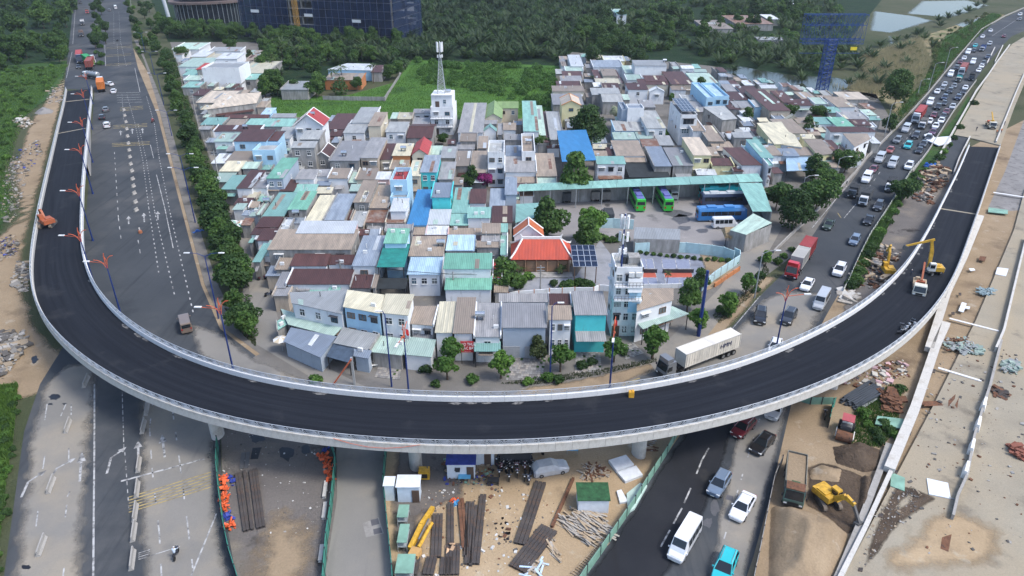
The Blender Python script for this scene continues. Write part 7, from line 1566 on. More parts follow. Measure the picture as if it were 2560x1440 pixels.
def wire(a, b, label):
    o = (a+b)/2; mb = MB()
    for k in range(3):
        pts = [a.lerp(b, s) - o + Vector(((k-1)*.5,0,-1.2*4*s*(1-s)*.35 - .1*k)) for s in (0,.2,.4,.6,.8,1)]
        for p, q in zip(pts[:-1], pts[1:]): mb.tube(p, q, .025, n=3, caps=False)
    tag(mb.build('overhead_wire', BLACKP, None, o), label, 'wire', None, 'stuff')
wire(UP['a'], UP['b'], 'black wires between the front-row poles'); wire(UP['f'], UP['a'], 'black wires over the brown roofs'); wire(UP['c'], UP['d'], 'black wires along the lane'); wire(UP['d'], UP['e'], 'black wires above the mint shacks')
prof = [(-.3,0),(.3,0),(.3,.12),(.12,.38),(.08,.85),(-.08,.85),(-.12,.38),(-.3,.12)]
def jersey(m, L):
    n = len(prof); return MB().add([(-L/2,y,z) for y, z in prof]+[(L/2,y,z) for y, z in prof], [tuple(range(n-1,-1,-1)), tuple(range(n,2*n))]+[(i,(i+1)%n,n+(i+1)%n,n+i) for i in range(n)]).mesh('barrier', m)
JB = jersey(WALLCONC, 3.0); JB2 = jersey(WALLCONC, 1.4)
for (x0,y0,x1,y1) in [(520,275,550,205),(408,555,435,480),(300,930,335,838),(238,1320,280,1205)]:
    a, c = W('K',x0,y0), W('K',x1,y1); d = c-a; o = inst('road_barrier', JB, None, (a+c)/2, math.atan2(d.y,d.x)); tag(o, 'grey concrete barrier on the dusty western lanes', 'barrier', 'barriers on the western lanes')
for (x0,y0,x1,y1) in [(905,448,918,372),(880,560,900,480),(855,800,868,712),(845,960,858,860),(832,1105,848,1000),(822,1235,840,1115),(815,1405,830,1288)]:
    a, c = W('K',x0,y0), W('K',x1,y1); d = c-a; o = inst('road_barrier', JB, None, (a+c)/2, math.atan2(d.y,d.x)); tag(o, 'grey concrete barrier in the row beside the dark lane', 'barrier', 'barriers beside the dark lane')
for x, y in [(310,277),(312,291),(315,307),(317,325),(319,343),(321,361),(323,378),(325,395),(327,413),(330,430),(332,450),(334,468),(336,486),(339,508),(341,528)]:
    p = P(x,y); o = inst('road_barrier', JB2, None, p, R(84)); tag(o, 'short concrete block in the divider row of the left road', 'barrier', 'divider blocks on the left road')
t = empty('barrier_end', P(350,578), R(-60)); tag(t, 'orange-ended barrier arm lying at the divider end', 'barrier'); MB().box((0,0,.3),(2.2,.3,.5)).build('beam', WALLCONC, t); MB().tube((1.2,0,0),(1.2,0,.6),.45,.4,n=8).build('drum', plain('drum_rust', (.30,.11,.05), .7), t)
FGREEN = plain('fence_green', (.035,.20,.15), .6, var=.35, scale=.5); FPALE = plain('fence_pale_green', (.17,.31,.24), .6, var=.3, scale=.5)
def fence(b, pts, h, m, label, panel=2.4): return wall('site_fence', b, pts, h, m, label, .06, 'fence', panel, cap=DSTEEL)
fence('O', [(920,470),(962,590),(945,800),(925,1000),(895,1200),(878,1440),(870,1520)], 1.9, FGREEN, 'dark green sheet fence on the west side of the centre lane')
fence('O', [(1345,470),(1330,620),(1320,760),(1325,850),(1345,1050),(1370,1300),(1385,1440),(1390,1520)], 1.9, FGREEN, 'green sheet fence on the east side of the centre lane')
fence('O', [(80,470),(75,650),(95,850),(125,1080),(170,1300),(215,1440),(240,1520)], 1.9, FGREEN, 'dark fence between the left road and the dark yard')
fence('J', [(900,350),(800,530),(650,760),(560,910),(430,1100),(300,1290),(200,1430),(140,1520)], 1.6, FPALE, 'pale green sheet fence beside the dark asphalt lane')
fence('J', [(1660,600),(1600,740),(1560,930),(1520,1130),(1480,1330),(1455,1440),(1440,1520)], 1.5, WALLCONC, 'grey board fence along the excavation edge')
fence('I', [(1140,20),(1060,110),(960,270),(900,370),(820,490),(760,580),(700,700),(640,830),(600,930),(560,1000)], 1.2, plain('fence_white', (.45,.48,.44), .7, var=.3), 'patchy pale board fence along the traffic road')
fence('N', [(170,345),(260,375),(400,375)], 1.3, FPALE, 'bent pale green sheets beside the sandy track', 1.6); fence('N', [(370,520),(395,400),(410,390)], 1.8, FGREEN, 'green netting panel beside the road roller', 1.4)
def lowwall(b, pts, h, w, m, label, name='concrete_wall', L=3.0): return wall(name, b, pts, h, m, label, w, 'wall', L, post=False)
lowwall('H', [(590,1380),(740,1190),(1000,925),(1200,705),(1420,435),(1600,225),(1780,122),(1925,60)], .85, .3, WALLCONC, 'long concrete edge wall on the village side of the traffic road')
lowwall('M', [(1900,110),(1800,225),(1690,330),(1590,420),(1420,580),(1300,700)], .8, .3, WALLCONC, 'broken concrete edge wall beside the bus yard trees')
lowwall('H', [(1080,1300),(1200,1140),(1390,840),(1500,690),(1560,610)], .8, .25, WALLCONC, 'concrete edge wall on the median side of the queue')
lowwall('H', [(1270,1200),(1390,990),(1470,850),(1560,690),(1650,570),(1710,480),(1810,345)], 1.0, .45, CONCRETE, 'concrete parapet on the outer side of the approach deck')
lowwall('H', [(1705,1080),(1790,870),(1850,720),(1920,560)], 1.0, .4, CONCRETE, 'concrete parapet between the approach deck and gravel strip')
lowwall('H', [(1700,360),(1660,440),(1640,480)], .6, .4, CONCRETE, 'short concrete kerb wall by the deck nose'); lowwall('H', [(1760,345),(1700,470)], .6, .4, CONCRETE, 'second short kerb wall by the deck nose')
lowwall('H', [(1510,1040),(1430,1200),(1390,1310)], .9, .35, CONCRETE, 'short wall splitting the ramp lane')
def beam(b, pts, h, w, m, label, name='edge_beam', z=SLABZ):
    P3 = WL(b, pts, z); t = empty(name, P3[0]); tag(t, label, 'beam'); o = P3[0]
    for a, c in zip(P3[:-1], P3[1:]):
        d = c-a; L = d.length; n = max(1, round(L/6)); u = d/L; rz = math.atan2(d.y,d.x); me = MB().box((0,0,h/2),(L/n-.03,w,h)).mesh('beam_section', m)
        for i in range(n): inst('beam_section', me, t, a+u*(L*(i+.5)/n)-o, rz)
beam('N', [(1100,-110),(1040,20),(905,420),(745,800)], .9, 1.3, CONCRETE, 'broad pale concrete edge beam along the east slab')
beam('N', [(760,800),(600,1150),(455,1440),(410,1530)], .6, .5, CONCRETE, 'narrow concrete kerb beam along the slab edge'); beam('N', [(745,640),(690,800),(560,1150),(440,1440),(400,1530)], .7, .8, WALLCONC, 'rough outer wall of the east slab beside the pit', z=.01)
beam('N', [(1440,0),(1370,280),(1340,370)], .95, .35, WALLCONC, 'grey parapet dividing the two east slabs'); beam('N', [(1340,370),(1270,600),(1230,830),(1170,960),(1140,1090)], .8, .3, WALLCONC, 'low parapet carrying the white-banded blocks')
beam('I', [(1930,600),(1880,800),(1820,1050),(1760,1300),(1700,1440)], 1.0, .35, CONCRETE, 'upper parapet dividing the two east slabs')
beam('I', [(1590,440),(1470,730),(1340,1000),(1200,1440)], .9, 1.3, CONCRETE, 'upper run of the broad pale edge beam')
WH = plain('white_paint', (.72,.72,.70), .6)
for x0,y0,x1,y1 in [(1340,370,1325,420),(1305,490,1290,545),(1265,630,1250,690),(1230,770,1212,835)]:
    a, c = W('N',x0,y0,SLABZ), W('N',x1,y1,SLABZ); d = c-a; t = inst('marker_block', MB().hexa([(-d.length/2,-.35,0),(d.length/2,-.35,0),(d.length/2,.35,0),(-d.length/2,.35,0)],[(-d.length/2,-.16,1.25),(d.length/2,-.16,1.25),(d.length/2,.16,1.25),(-d.length/2,.16,1.25)]).mesh('marker_block', WH), None, (a+c)/2, math.atan2(d.y,d.x)); tag(t, 'white-painted concrete block on the slab parapet', 'barrier', 'white parapet blocks')
for a, c in (((1055,150),(1325,232)),): beam('N', [a,c], .12, .5, WHITECONC, 'pale mortar strip across the slab by the gutter', 'mortar_strip')
beam('I', [(1360,1190),(1730,1285)], .1, .5, WHITECONC, 'pale joint strip across the upper slab', 'joint_strip'); beam('I', [(1690,245),(1950,285)], .12, .7, WHITECONC, 'pale joint strip where gravel meets slab', 'joint_strip')
def parasol(b, x, y, c1, label, z=2.3):
    p = W(b,x,y,z); t = empty('parasol', (p.x,p.y,0)); tag(t, label, 'parasol'); n = 8
    MB().tube((0,0,0),(0,0,z+.4),.04,n=5).build('pole', LGREY, t)
    for k in range(n):
        a, b2 = 2*math.pi*k/n, 2*math.pi*(k+1)/n; MB().add([(0,0,z+.5),(1.3*math.cos(a),1.3*math.sin(a),z),(1.3*math.cos(b2),1.3*math.sin(b2),z),(0,0,z+.46)],[(0,1,2),(3,2,1)]).build('canopy_panel', c1 if k%2 else FRAME_W, t)
parasol('L',1740,465,FPALE,'green and white parasol by the lane'); parasol('L',1785,490,FGREEN,'dark green and white parasol by the lane wall'); parasol('L',1810,465,plain('parasol_tan',(.36,.25,.16),.7),'tan and white parasol by the lane'); parasol('F',425,985,plain('parasol_cream',(.50,.42,.30),.7),'cream parasol at the lane corner stall')
def roof_tank(b, x, y, z, label):
    p = W(b,x,y,z+.7); t = empty('water_tank', (p.x,p.y,z)); tag(t, label, 'water tank', 'steel rooftop water tanks'); mb = MB(); mb.tube((-.8,0,.95),(.8,0,.95),.5,n=12); mb.build('tank', STEEL, t)
    for s in (-.5,.5): MB().box((s,0,.3),(.1,.8,.6)).build('stand', DSTEEL, t)
for b,x,y,z in [('C',1085,690,9.0),('C',80,905,5.0),('C',1105,512,6.3),('C',1385,1220,5.9),('D',1085,1060,7.9),('C',660,548,6.3),('C',300,995,5.0),('G',300,805,5.4),('E',965,155,8.3),('C',420,255,11.0),('B',640,950,5.4)]: roof_tank(b,x,y,z,'stainless water tank lying on a village roof')
YEL = plain('machine_yellow', (.50,.29,.03), .55, var=.3, scale=2); ORG = plain('machine_orange', (.30,.085,.035), .5, var=.2, scale=2); MGREY = plain('machine_grey', (.09,.09,.09), .6); CW_WHITE = plain('machine_white', (.60,.59,.54), .5, var=.15)
RUST = surf('rusty_steel', [(.13,.065,.04),(.20,.10,.06),(.07,.05,.042)], [1.5,3], .85, .3, 12); DARKST = surf('dark_beam', [(.055,.05,.05),(.09,.08,.075),(.12,.075,.05)], [.8,1.5], .8, .2, 10)
WOODP = surf('plank_wood', [(.36,.28,.19),(.46,.37,.26),(.25,.19,.13)], [1.2,2.5], .9, .2, 12); GREYW = surf('grey_timber', [(.34,.31,.27),(.44,.41,.36),(.25,.22,.19)], [1.2,2.5], .9, .2, 12)
TARP_O = plain('tarp_orange', (.58,.10,.03), .6, var=.3, scale=1.2); TARP_B = plain('tarp_blue', (.03,.05,.26), .55, var=.3, scale=1.2); TARP_N = plain('net_green', (.02,.075,.03), .85, var=.5, scale=1.5); TARP_S = plain('cover_silver', (.48,.49,.50), .4, .2, var=.12, scale=1.5)
def bar(t, nm, pts, w, hgt, m):
    mb = MB()
    for (x0,z0,k0),(x1,z1,k1) in zip(pts[:-1], pts[1:]):
        d = Vector((x1-x0,0,z1-z0)); n = Vector((-d.z,0,d.x)).normalized(); a, b = Vector((x0,0,z0)), Vector((x1,0,z1)); y = Vector((0,w/2,0))
        mb.hexa([a-n*k0*hgt/2-y, b-n*k1*hgt/2-y, b-n*k1*hgt/2+y, a-n*k0*hgt/2+y], [a+n*k0*hgt/2-y, b+n*k1*hgt/2-y, b+n*k1*hgt/2+y, a+n*k0*hgt/2+y])
    return mb.build(nm, m, t)
def excavator(loc, rz, m, label, swing=0.0, boom=((0.9,1.7),(2.6,4.6),(4.6,5.0),(6.6,2.6)), wheeled=False, cabm=None, s=1.0, armm=None):
    t = empty('excavator', loc, rz); tag(t, label, 'excavator'); t.scale = (s,s,s)
    if wheeled:
        MB().box((0,0,.85),(3.4,1.2,.4)).build('undercarriage', MGREY, t); wheels(t, [(x,y) for x in (1.2,-1.2) for y in (-1.05,1.05)], .5, .45); MB().box((2.0,0,.6),(.15,2.4,.6)).build('blade', m, t)
    else:
        for y in (-1.1,1.1):
            mb = MB(); mb.box((0,y,.42),(2.8,.5,.8)); tr = mb.build('track', MGREY, t); tb = MB()
            for x in (-1.4,1.4): tb.tube((x,y-.25,.42),(x,y+.25,.42),.4,n=12)
            for i in range(9): tb.box((-1.3+i*.325,y,.84),(.12,.54,.05))
            tag(inst('track_pads', tb.mesh('track_pads', plain('mud_grey', (.16,.13,.10), .9)), tr), kind='stuff')
    u = empty('upper_structure', (0,0,0), swing); u.parent = t
    MB().box((-.5,0,1.45),(2.9,2.3,.9)).build('engine_house', m, u); MB().box((-1.75,0,1.45),(.5,2.2,.85)).build('counterweight', cabm or m, u); MB().box((-.6,-.35,1.98),(1.6,1.3,.18)).build('engine_cover', m, u)
    MB().taper((.55,.72,1.0),(1.5,.95,0),(.45,.72,2.75),(1.15,.85,0)).build('cab', cabm or m, u)
    for (c, d) in (((.55,1.2,2.1),(.9,.05,.8)),((.55,.25,2.1),(.9,.05,.8)),((1.15,.72,2.05),(.06,.7,.9))): MB().box(c, d).build('cab_window', CGLASS, u)
    b = list(boom); A = armm or m
    bar(u, 'boom', [(*b[0],1.0),(*b[1],1.25),(*b[2],.8)], .42, .62, m); bar(u, 'stick', [(b[2][0]-.5,b[2][1]+.3,.9),(*b[3],.6)], .34, .5, A)
    e = b[3]; MB().hexa([(e[0]-.5,-.5,e[1]-1.0),(e[0]+.45,-.5,e[1]-.75),(e[0]+.45,.5,e[1]-.75),(e[0]-.5,.5,e[1]-1.0)],[(e[0]-.55,-.5,e[1]-.05),(e[0]+.2,-.5,e[1]+.15),(e[0]+.2,.5,e[1]+.15),(e[0]-.55,.5,e[1]-.05)]).build('bucket', RUST if m is ORG else MGREY, u)
    for p, q in ((b[0],b[1]),(b[1],b[2])):
        MB().tube((p[0]+.5,0,p[1]+.05),((p[0]+q[0])/2+.45,0,(p[1]+q[1])/2+.1),.08,n=6).build('ram', RIM, u)
    return t
e1, k1 = deck_pt(2310, 700)
pr_ = W('I', 1225, 850, hz[k1]); excavator((pr_.x,pr_.y,hz[k1]), R(20), YEL, 'yellow wheeled excavator reaching over the ramp parapet', swing=R(150), wheeled=True, cabm=CW_WHITE, boom=((.9,1.7),(1.2,5.0),(1.8,7.6),(6.6,6.0)), s=.88)
pr_ = W('I', 890, 855); excavator(pr_, R(80), YEL, 'yellow crawler machine working below the ramp parapet', boom=((.9,1.7),(1.6,4.5),(2.4,6.0),(3.6,4.0)), s=.9)
pr_ = W('N', 365, 985); excavator(pr_, R(95), YEL, 'yellow excavator digging in the dark pit', swing=R(-158), boom=((.9,1.6),(2.4,3.2),(3.9,3.0),(5.2,.9)), armm=MGREY, s=.9)
e2, k2 = deck_pt(205, 560); pr_ = W('L', 360, 495, hz[k2]); excavator((pr_.x,pr_.y,hz[k2]), R(100), ORG, 'rusty orange excavator parked against the ramp railing', swing=R(40), boom=((.6,1.6),(1.6,3.2),(2.6,3.0),(2.9,1.6)), s=.95)
def dump(loc, rz, label):
    t = empty('dump_lorry', loc, rz); tag(t, label, 'lorry'); CCOL['armygreen'] = (.06,.12,.10); cab_over(t, 'armygreen', 4.2, 1.25, 2.9, .65, 1.9)
    MB().box((-.6,0,.95),(7.6,1.0,.35)).build('chassis', BLACKP, t); MB().box((-.95,0,1.35),(6.0,2.4,.12)).build('tipper_floor', RUST, t)
    for s in (-1,1): MB().box((-.95,s*1.2,2.0),(6.0,.1,1.3)).build('tipper_side', plain('tipper_grey', (.17,.16,.13), .8, var=.3), t)
    for x in (-3.95,2.05): MB().box((x,0,2.0),(.1,2.3,1.3)).build('tipper_end', MATS['tipper_grey'], t)
    MB().box((-.95,0,2.2),(5.7,2.2,.5)).build('load', DIRT, t); MB().box((3.2,0,3.0),(1.4,2.2,.1)).build('roof_plate', RUST, t); MB().box((2.3,.0,2.7),(.7,1.0,.15)).build('green_net', TARP_N, t)
    wheels(t, [(x,y) for x in (3.1,-1.6,-2.9) for y in (-1.05,1.05)], .52, .4)
hd = lambda b, p, q: (lambda d: math.atan2(d.y, d.x))(W(b,*q)-W(b,*p))
dump(W('N',155,890), hd('N',(170,730),(150,1000)), 'olive-green dump lorry standing beside the pit')
def crane_lorry(loc, rz, label, jib=ORG):
    t = empty('crane_lorry', loc, rz); tag(t, label, 'lorry'); cab_over(t, 'cream', 3.2, 1.1, 2.4, .6, 1.7); MB().box((-.3,0,.8),(6,.9,.3)).build('chassis', BLACKP, t); MB().box((-1.2,0,1.1),(4.2,2.2,.2)).build('flat_bed', WOODP, t)
    MB().box((.9,0,1.9),(.6,1.2,1.4)).build('crane_base', jib, t); bar(t, 'crane_jib', [(.9,2.6,1),(-1.2,3.6,.9),(-3.4,4.4,.6)], .3, .4, jib)
    for k in range(4): MB().box((-2.6+k*.8,rnd.uniform(-.5,.5),1.45),(.6,.7,.5),rnd.uniform(0,1)).build('load_crate', rnd.choice((RUST,TARP_O,WOODP)), t)
    wheels(t, [(x,y) for x in (2.2,-2.0) for y in (-.95,.95)], .45, .36)
pr_ = W('I',1125,985,hz[k1]); crane_lorry((pr_.x,pr_.y,hz[k1]-.05), R(-118), 'white-cabbed crane lorry standing on the ramp'); crane_lorry(W('H',1665,955,.35), R(-110), 'white-cabbed crane lorry on the approach deck', YEL)
def roller(loc, rz):
    t = empty('road_roller', loc, rz); tag(t, 'cream road roller with faded red canopy among the weeds', 'road roller')
    MB().tube((1.6,-1.05,.75),(1.6,1.05,.75),.75,n=20).build('drum', RUST, t)
    for s in (-1,1): MB().box((1.0,s*1.15,.8),(1.9,.12,.3)).build('drum_frame', CW_WHITE, t); o = inst('wheel', WHL, t, (-1.2,s*.85,.7), 0, (2.1,1.8,2.1)); inst('rim', RIMM, o)
    MB().taper((-1.3,0,.9),(1.9,1.5,0),(-1.35,0,1.75),(1.6,1.3,0)).build('engine_hood', CW_WHITE, t); MB().box((-.2,0,1.2),(.9,1.3,.7)).build('operator_platform', MGREY, t); MB().box((-.3,0,2.7),(1.9,1.6,.1)).build('canopy', plain('canopy_red', (.33,.07,.08), .6), t)
    for x in (-1.1,.5):
        for y in (-.7,.7): MB().tube((x,y,1.2),(x,y,2.66),.04,n=4).build('canopy_post', MGREY, t)
roller(W('N',475,560), hd('N',(490,440),(455,600)))
def bike_meshes():
    b = MB(); b.tube((.5,0,.62),(-.15,0,.45),.10,.12,n=6); b.tube((-.15,0,.5),(-.75,0,.72),.14,.10,n=6); b.tube((.52,0,.95),(.62,0,.35),.05,n=5); b.box((.58,0,.88),(.2,.32,.3))
    s = MB(); s.box((-.35,0,.80),(.72,.26,.10)); h = MB(); h.tube((.48,-.34,1.02),(.48,.34,1.02),.025,n=4); h.tube((.48,-.25,1.0),(.48,-.25,1.18),.03,n=4); h.tube((.48,.25,1.0),(.48,.25,1.18),.03,n=4)
    w = MB(); w.tube((0,-.05,0),(0,.05,0),.29,n=12); return b, s.mesh('seat', BLACKP), h.mesh('handlebar', RIM), w.mesh('wheel', TYRE)
_b, SEATM, HBM, BW = bike_meshes(); BIKE = {c: _b.mesh('body', plain('bike_' + c, CCOL[c], .3, .1)) for c in ('black','dark','maroon','navy','white','redbrown')}
def bike(p, rz, c, label, grp=None):
    t = empty('motorbike', p, rz); tag(t, label, 'motorbike', grp); inst('body', BIKE[c], t); inst('seat', SEATM, t); inst('handlebar', HBM, t)
    for x in (.62,-.62): inst('wheel', BW, t, (x,0,.29))
    MB().box((.70,0,.92),(.06,.2,.16)).build('headlight', LAMP, t); return t
for x, y in [(1035,560),(1050,585),(1040,620),(1040,655),(1070,600),(1075,635),(1090,560),(1095,600),(1120,580),(1122,625),(1118,690),(1150,560),(1160,600),(1185,560),(1185,600),(1180,640),(1180,660),(1235,590),(1230,620),(1290,580),(1285,615),(1240,690),(1275,690),(1270,715),(1060,545),(1105,545),(1345,500)]:
    bike(W('Q',x,y+15), rnd.uniform(1.2,2.4)+math.pi, rnd.choice(('black','black','dark','navy','maroon')), 'motorbike in the packed parking cluster on the sand', 'motorbikes parked in the yard')
for x, y in [(995,1300),(1000,1260),(1020,1275),(1040,1255),(1060,1240),(1075,1225),(1030,1310),(1085,1250)]:
    q = W('I',x,y,3.0); i_ = min(range(NV), key=lambda i: (cen[i].x-q.x)**2+(cen[i].y-q.y)**2); q = W('I',x,y,hz[i_]+.4); bike((q.x,q.y,hz[i_]), rnd.uniform(-.6,.6)+R(40), rnd.choice(('black','dark','white','navy')), 'motorbike parked on the ramp beside the outer railing', 'motorbikes on the ramp')
bike(W('N',350,455), R(70), 'black', 'black motorbike by the green netting panel')
bike(P(383,306), R(80), 'redbrown', 'red motorbike alone on the far lane of the left road'); bike(P(294,103), R(90), 'black', 'dark motorbike far up the left road')
for u, v in [(455,262),(462,300),(470,345),(660,640),(655,655),(668,700),(672,740),(655,700)]: bike(P(u,v), rnd.uniform(0,3), rnd.choice(('black','navy','maroon')), 'motorbike parked along the back lane', 'motorbikes on the back lane')
def person_mesh(name, pose, top, bottom, skin, hat):
    J = pose; names = list(J); idx = {n: i for i, n in enumerate(names)}
    E = [('pelvis','chest'),('chest','neck'),('neck','head'),('head','crown'),('chest','shl'),('shl','ell'),('ell','hal'),('chest','shr'),('shr','elr'),('elr','har'),('pelvis','hil'),('hil','knl'),('knl','anl'),('anl','tol'),('pelvis','hir'),('hir','knr'),('knr','anr'),('anr','tor')]
    rad = dict(pelvis=.15,chest=.17,neck=.06,head=.105,crown=.09,shl=.075,ell=.05,hal=.04,shr=.075,elr=.05,har=.04,hil=.10,knl=.065,anl=.045,tol=.045,hir=.10,knr=.065,anr=.045,tor=.045)
    me = bpy.data.meshes.new(name); me.from_pydata([J[n] for n in names], [(idx[a],idx[b]) for a, b in E], []); ob = bpy.data.objects.new(name, me); COL.objects.link(ob)
    sk = ob.modifiers.new('s','SKIN');
    for n in names: me.skin_vertices[0].data[idx[n]].radius = (rad[n],rad[n]*.85)
    me.skin_vertices[0].data[idx['pelvis']].use_root = True
    sb = ob.modifiers.new('u','SUBSURF'); sb.levels = 1
    dg = bpy.context.evaluated_depsgraph_get(); out = bpy.data.meshes.new_from_object(ob.evaluated_get(dg)); bpy.data.objects.remove(ob)
    out.materials.clear()
    for m in (top,bottom,skin,hat): out.materials.append(m)
    hd = Vector(J['head']); pv = Vector(J['pelvis']); cr = Vector(J['crown'])
    for p in out.polygons:
        c = p.center
        ds = {n: (Vector(J[n])-c).length for n in ('head','crown','hal','har','knl','knr','anl','anr','tol','tor','hil','hir','pelvis','chest','shl','shr','ell','elr')}
        n = min(ds, key=ds.get); p.material_index = 3 if n == 'crown' else 2 if n in ('head','hal','har') else 1 if n in ('knl','knr','anl','anr','tol','tor','hil','hir') else 0; p.use_smooth = True
    return out
SKIN = plain('skin', (.36,.22,.15), .6); SHIRT_W = plain('shirt_pale_blue', (.45,.52,.60), .8); SHIRT_D = plain('shirt_dark', (.04,.05,.07), .8); VEST = plain('vest_orange', (.60,.16,.03), .7); JEANS = plain('trousers_dark', (.03,.035,.05), .85); HELM = plain('helmet_white', (.70,.70,.68), .35); HELY = plain('helmet_yellow', (.60,.45,.05), .4)
STAND = dict(pelvis=(0,0,.93),chest=(0,0,1.30),neck=(0,0,1.48),head=(.02,0,1.60),crown=(.0,0,1.70),shl=(0,.19,1.40),ell=(.04,.25,1.14),hal=(.16,.22,.92),shr=(0,-.19,1.40),elr=(.05,-.25,1.14),har=(.2,-.2,.98),hil=(0,.1,.88),knl=(.05,.11,.48),anl=(.0,.12,.08),tol=(.16,.13,.04),hir=(0,-.1,.88),knr=(.02,-.11,.48),anr=(-.06,-.12,.08),tor=(.1,-.13,.04))
RIDE = dict(pelvis=(-.3,0,.92),chest=(-.18,0,1.28),neck=(-.12,0,1.45),head=(-.08,0,1.57),crown=(-.09,0,1.67),shl=(-.16,.19,1.38),ell=(.08,.28,1.18),hal=(.40,.28,1.06),shr=(-.16,-.19,1.38),elr=(.08,-.28,1.18),har=(.40,-.28,1.06),hil=(-.24,.11,.86),knl=(.16,.17,.78),anl=(.06,.18,.38),tol=(.22,.18,.34),hir=(-.24,-.11,.86),knr=(.16,-.17,.78),anr=(.06,-.18,.38),tor=(.22,-.18,.34))
PM_RIDE = person_mesh('person', RIDE, SHIRT_W, JEANS, SKIN, HELM); PM_RIDE2 = person_mesh('person', RIDE, plain('shirt_red', (.40,.06,.06), .8), JEANS, SKIN, HELM); PM_ST = person_mesh('person', STAND, VEST, JEANS, SKIN, HELY); PM_ST2 = person_mesh('person', STAND, SHIRT_D, JEANS, SKIN, HELM)
q = W('K',1097,1318); bike(q, R(95), 'dark', 'dark motorbike ridden down the dusty eastern lane'); tag(inst('person', PM_RIDE, None, q, R(95)), 'person in pale blue shirt and white helmet riding a motorbike', 'person')
tag(inst('person', PM_RIDE2, None, P(383,306), R(80)), 'person in red shirt riding the red motorbike', 'person')
for x, y, z, me, l in [(1560,985,.35,PM_ST2,'person in dark clothes and white helmet by the deck wall'),(1710,1010,.35,PM_ST,'person in orange vest behind the deck crane lorry'),(1770,940,.35,PM_ST2,'person in dark clothes at the deck parapet'),(1745,1000,.35,PM_ST,'person in orange vest near the deck parapet')]:
    p = W('H',x,y,z); tag(inst('person', me, None, p, rnd.uniform(0,6)), l, 'person')
pq = W('I',1065,880,hz[k1]); tag(inst('person', PM_ST2, None, (pq.x,pq.y,hz[k1]), R(60)), 'person in dark clothes standing by the wheeled excavator', 'person')
def chips(name, b, pts, n, smin, smax, mats, label, flat=.35, z=0.0, heap=0.0, elong=1.0, cat='rubble'):
    q = WL(b, pts, z); x0, x1 = min(p.x for p in q), max(p.x for p in q); y0, y1 = min(p.y for p in q), max(p.y for p in q); c = sum(q, Vector())/len(q); mb = MB(); k = 0; tr = 0; R_ = max((p-c).length for p in q)
    while k < n and tr < n*40:
        tr += 1; x, y = rnd.uniform(x0,x1), rnd.uniform(y0,y1)
        if not in_poly(x, y, q): continue
        s = smin*(smax/smin)**rnd.random()**2; hh = heap*max(0, 1-math.hypot(x-c.x,y-c.y)/R_)*rnd.random()
        mb.mat(rnd.randrange(len(mats))).box((x-c.x,y-c.y,z*0+s*flat*.4+hh), (s*rnd.uniform(.6,1.4)*elong, s*rnd.uniform(.5,1.0), s*flat*rnd.uniform(.5,1.3)), rnd.uniform(0,3.14), (rnd.uniform(-.35,.35), rnd.uniform(-.35,.35))); k += 1
    return tag(mb.build(name, mats, None, (c.x,c.y,z)), label, cat, None, 'stuff')
CH = [WALLCONC, plain('rubble_tan', (.26,.21,.15), .95), plain('rubble_grey', (.19,.18,.165), .95), plain('rubble_dark', (.09,.085,.08), .95)]
chips('rubble', 'L', [(0,430),(40,60),(130,0),(230,40),(200,200),(120,420),(60,480)], 520, .15, 1.0, CH, 'broken concrete and scrap along the western dirt verge')
chips('rubble', 'L', [(0,600),(80,560),(150,620),(130,720),(0,760)], 220, .15, .9, CH + [TARP_B, DARKST], 'dark scrap heap on the western verge', heap=.6)
chips('rubble', 'L', [(130,760),(210,760),(215,980),(130,1000),(90,900)], 160, .25, 1.3, CH + [GREYW], 'splintered boards beside the ramp foot wall')
chips('rubble', 'L', [(0,1290),(180,1290),(220,1400),(120,1440),(0,1440)], 150, .3, 1.6, CH, 'broken slabs below the viaduct bend', heap=.5)
chips('rubble', 'K', [(0,0),(110,0),(140,60),(60,170),(0,240)], 150, .3, 1.7, CH, 'broken slabs on the south-western verge', heap=.6)
chips('rubble', 'A', [(90,910),(170,870),(260,930),(180,970)], 110, .4, 1.4, [CONCRETE, MATS['rubble_tan']], 'tidy pile of pale stone blocks on the verge', heap=1.0)
chips('rubble', 'A', [(330,660),(480,640),(470,760),(360,800)], 140, .25, 1.2, CH, 'grey scrap near the ramp foot')
chips('rubble', 'A', [(60,1180),(290,1050),(330,1160),(200,1300),(80,1260)], 240, .15, .9, CH + [TARP_B], 'mixed scrap and tarpaulin on the verge', heap=.4)
chips('litter', 'O', [(130,300),(900,420),(930,700),(880,1100),(500,1200),(150,1000),(100,500)], 300, .06, .28, [MATS['rubble_dark'], MATS['rubble_dark'], WALLCONC, plain('litter_white', (.5,.5,.48), .8)], 'small litter over the dark yard')
chips('litter', 'Q', [(620,560),(1000,540),(1000,760),(640,760)], 320, .12, .6, [RUST, DARKST, WOODP, FPALE, TARP_B], 'scrap and tools round the site hut', heap=.4)
chips('litter', 'Q', [(450,800),(1300,760),(1500,900),(1300,1200),(1000,1440),(480,1440)], 520, .07, .45, [MATS['rubble_dark'], MATS['litter_white'], WOODP, RUST], 'litter over the sandy yard')
chips('scrap_heap', 'I', [(1130,90),(1260,30),(1350,70),(1330,200),(1200,250),(1100,230)], 420, .3, 1.6, [RUST, RUST, MATS['rubble_dark'], WOODP], 'rusty formwork heap beside the ramp', heap=1.8, elong=1.6, cat='scrap heap')
chips('scrap_heap', 'I', [(1080,260),(1270,230),(1230,340),(1090,300)], 90, .3, 1.4, [RUST, GREYW, MATS['rubble_dark']], 'old boards below the rusty formwork heap', elong=2.0, cat='scrap heap')
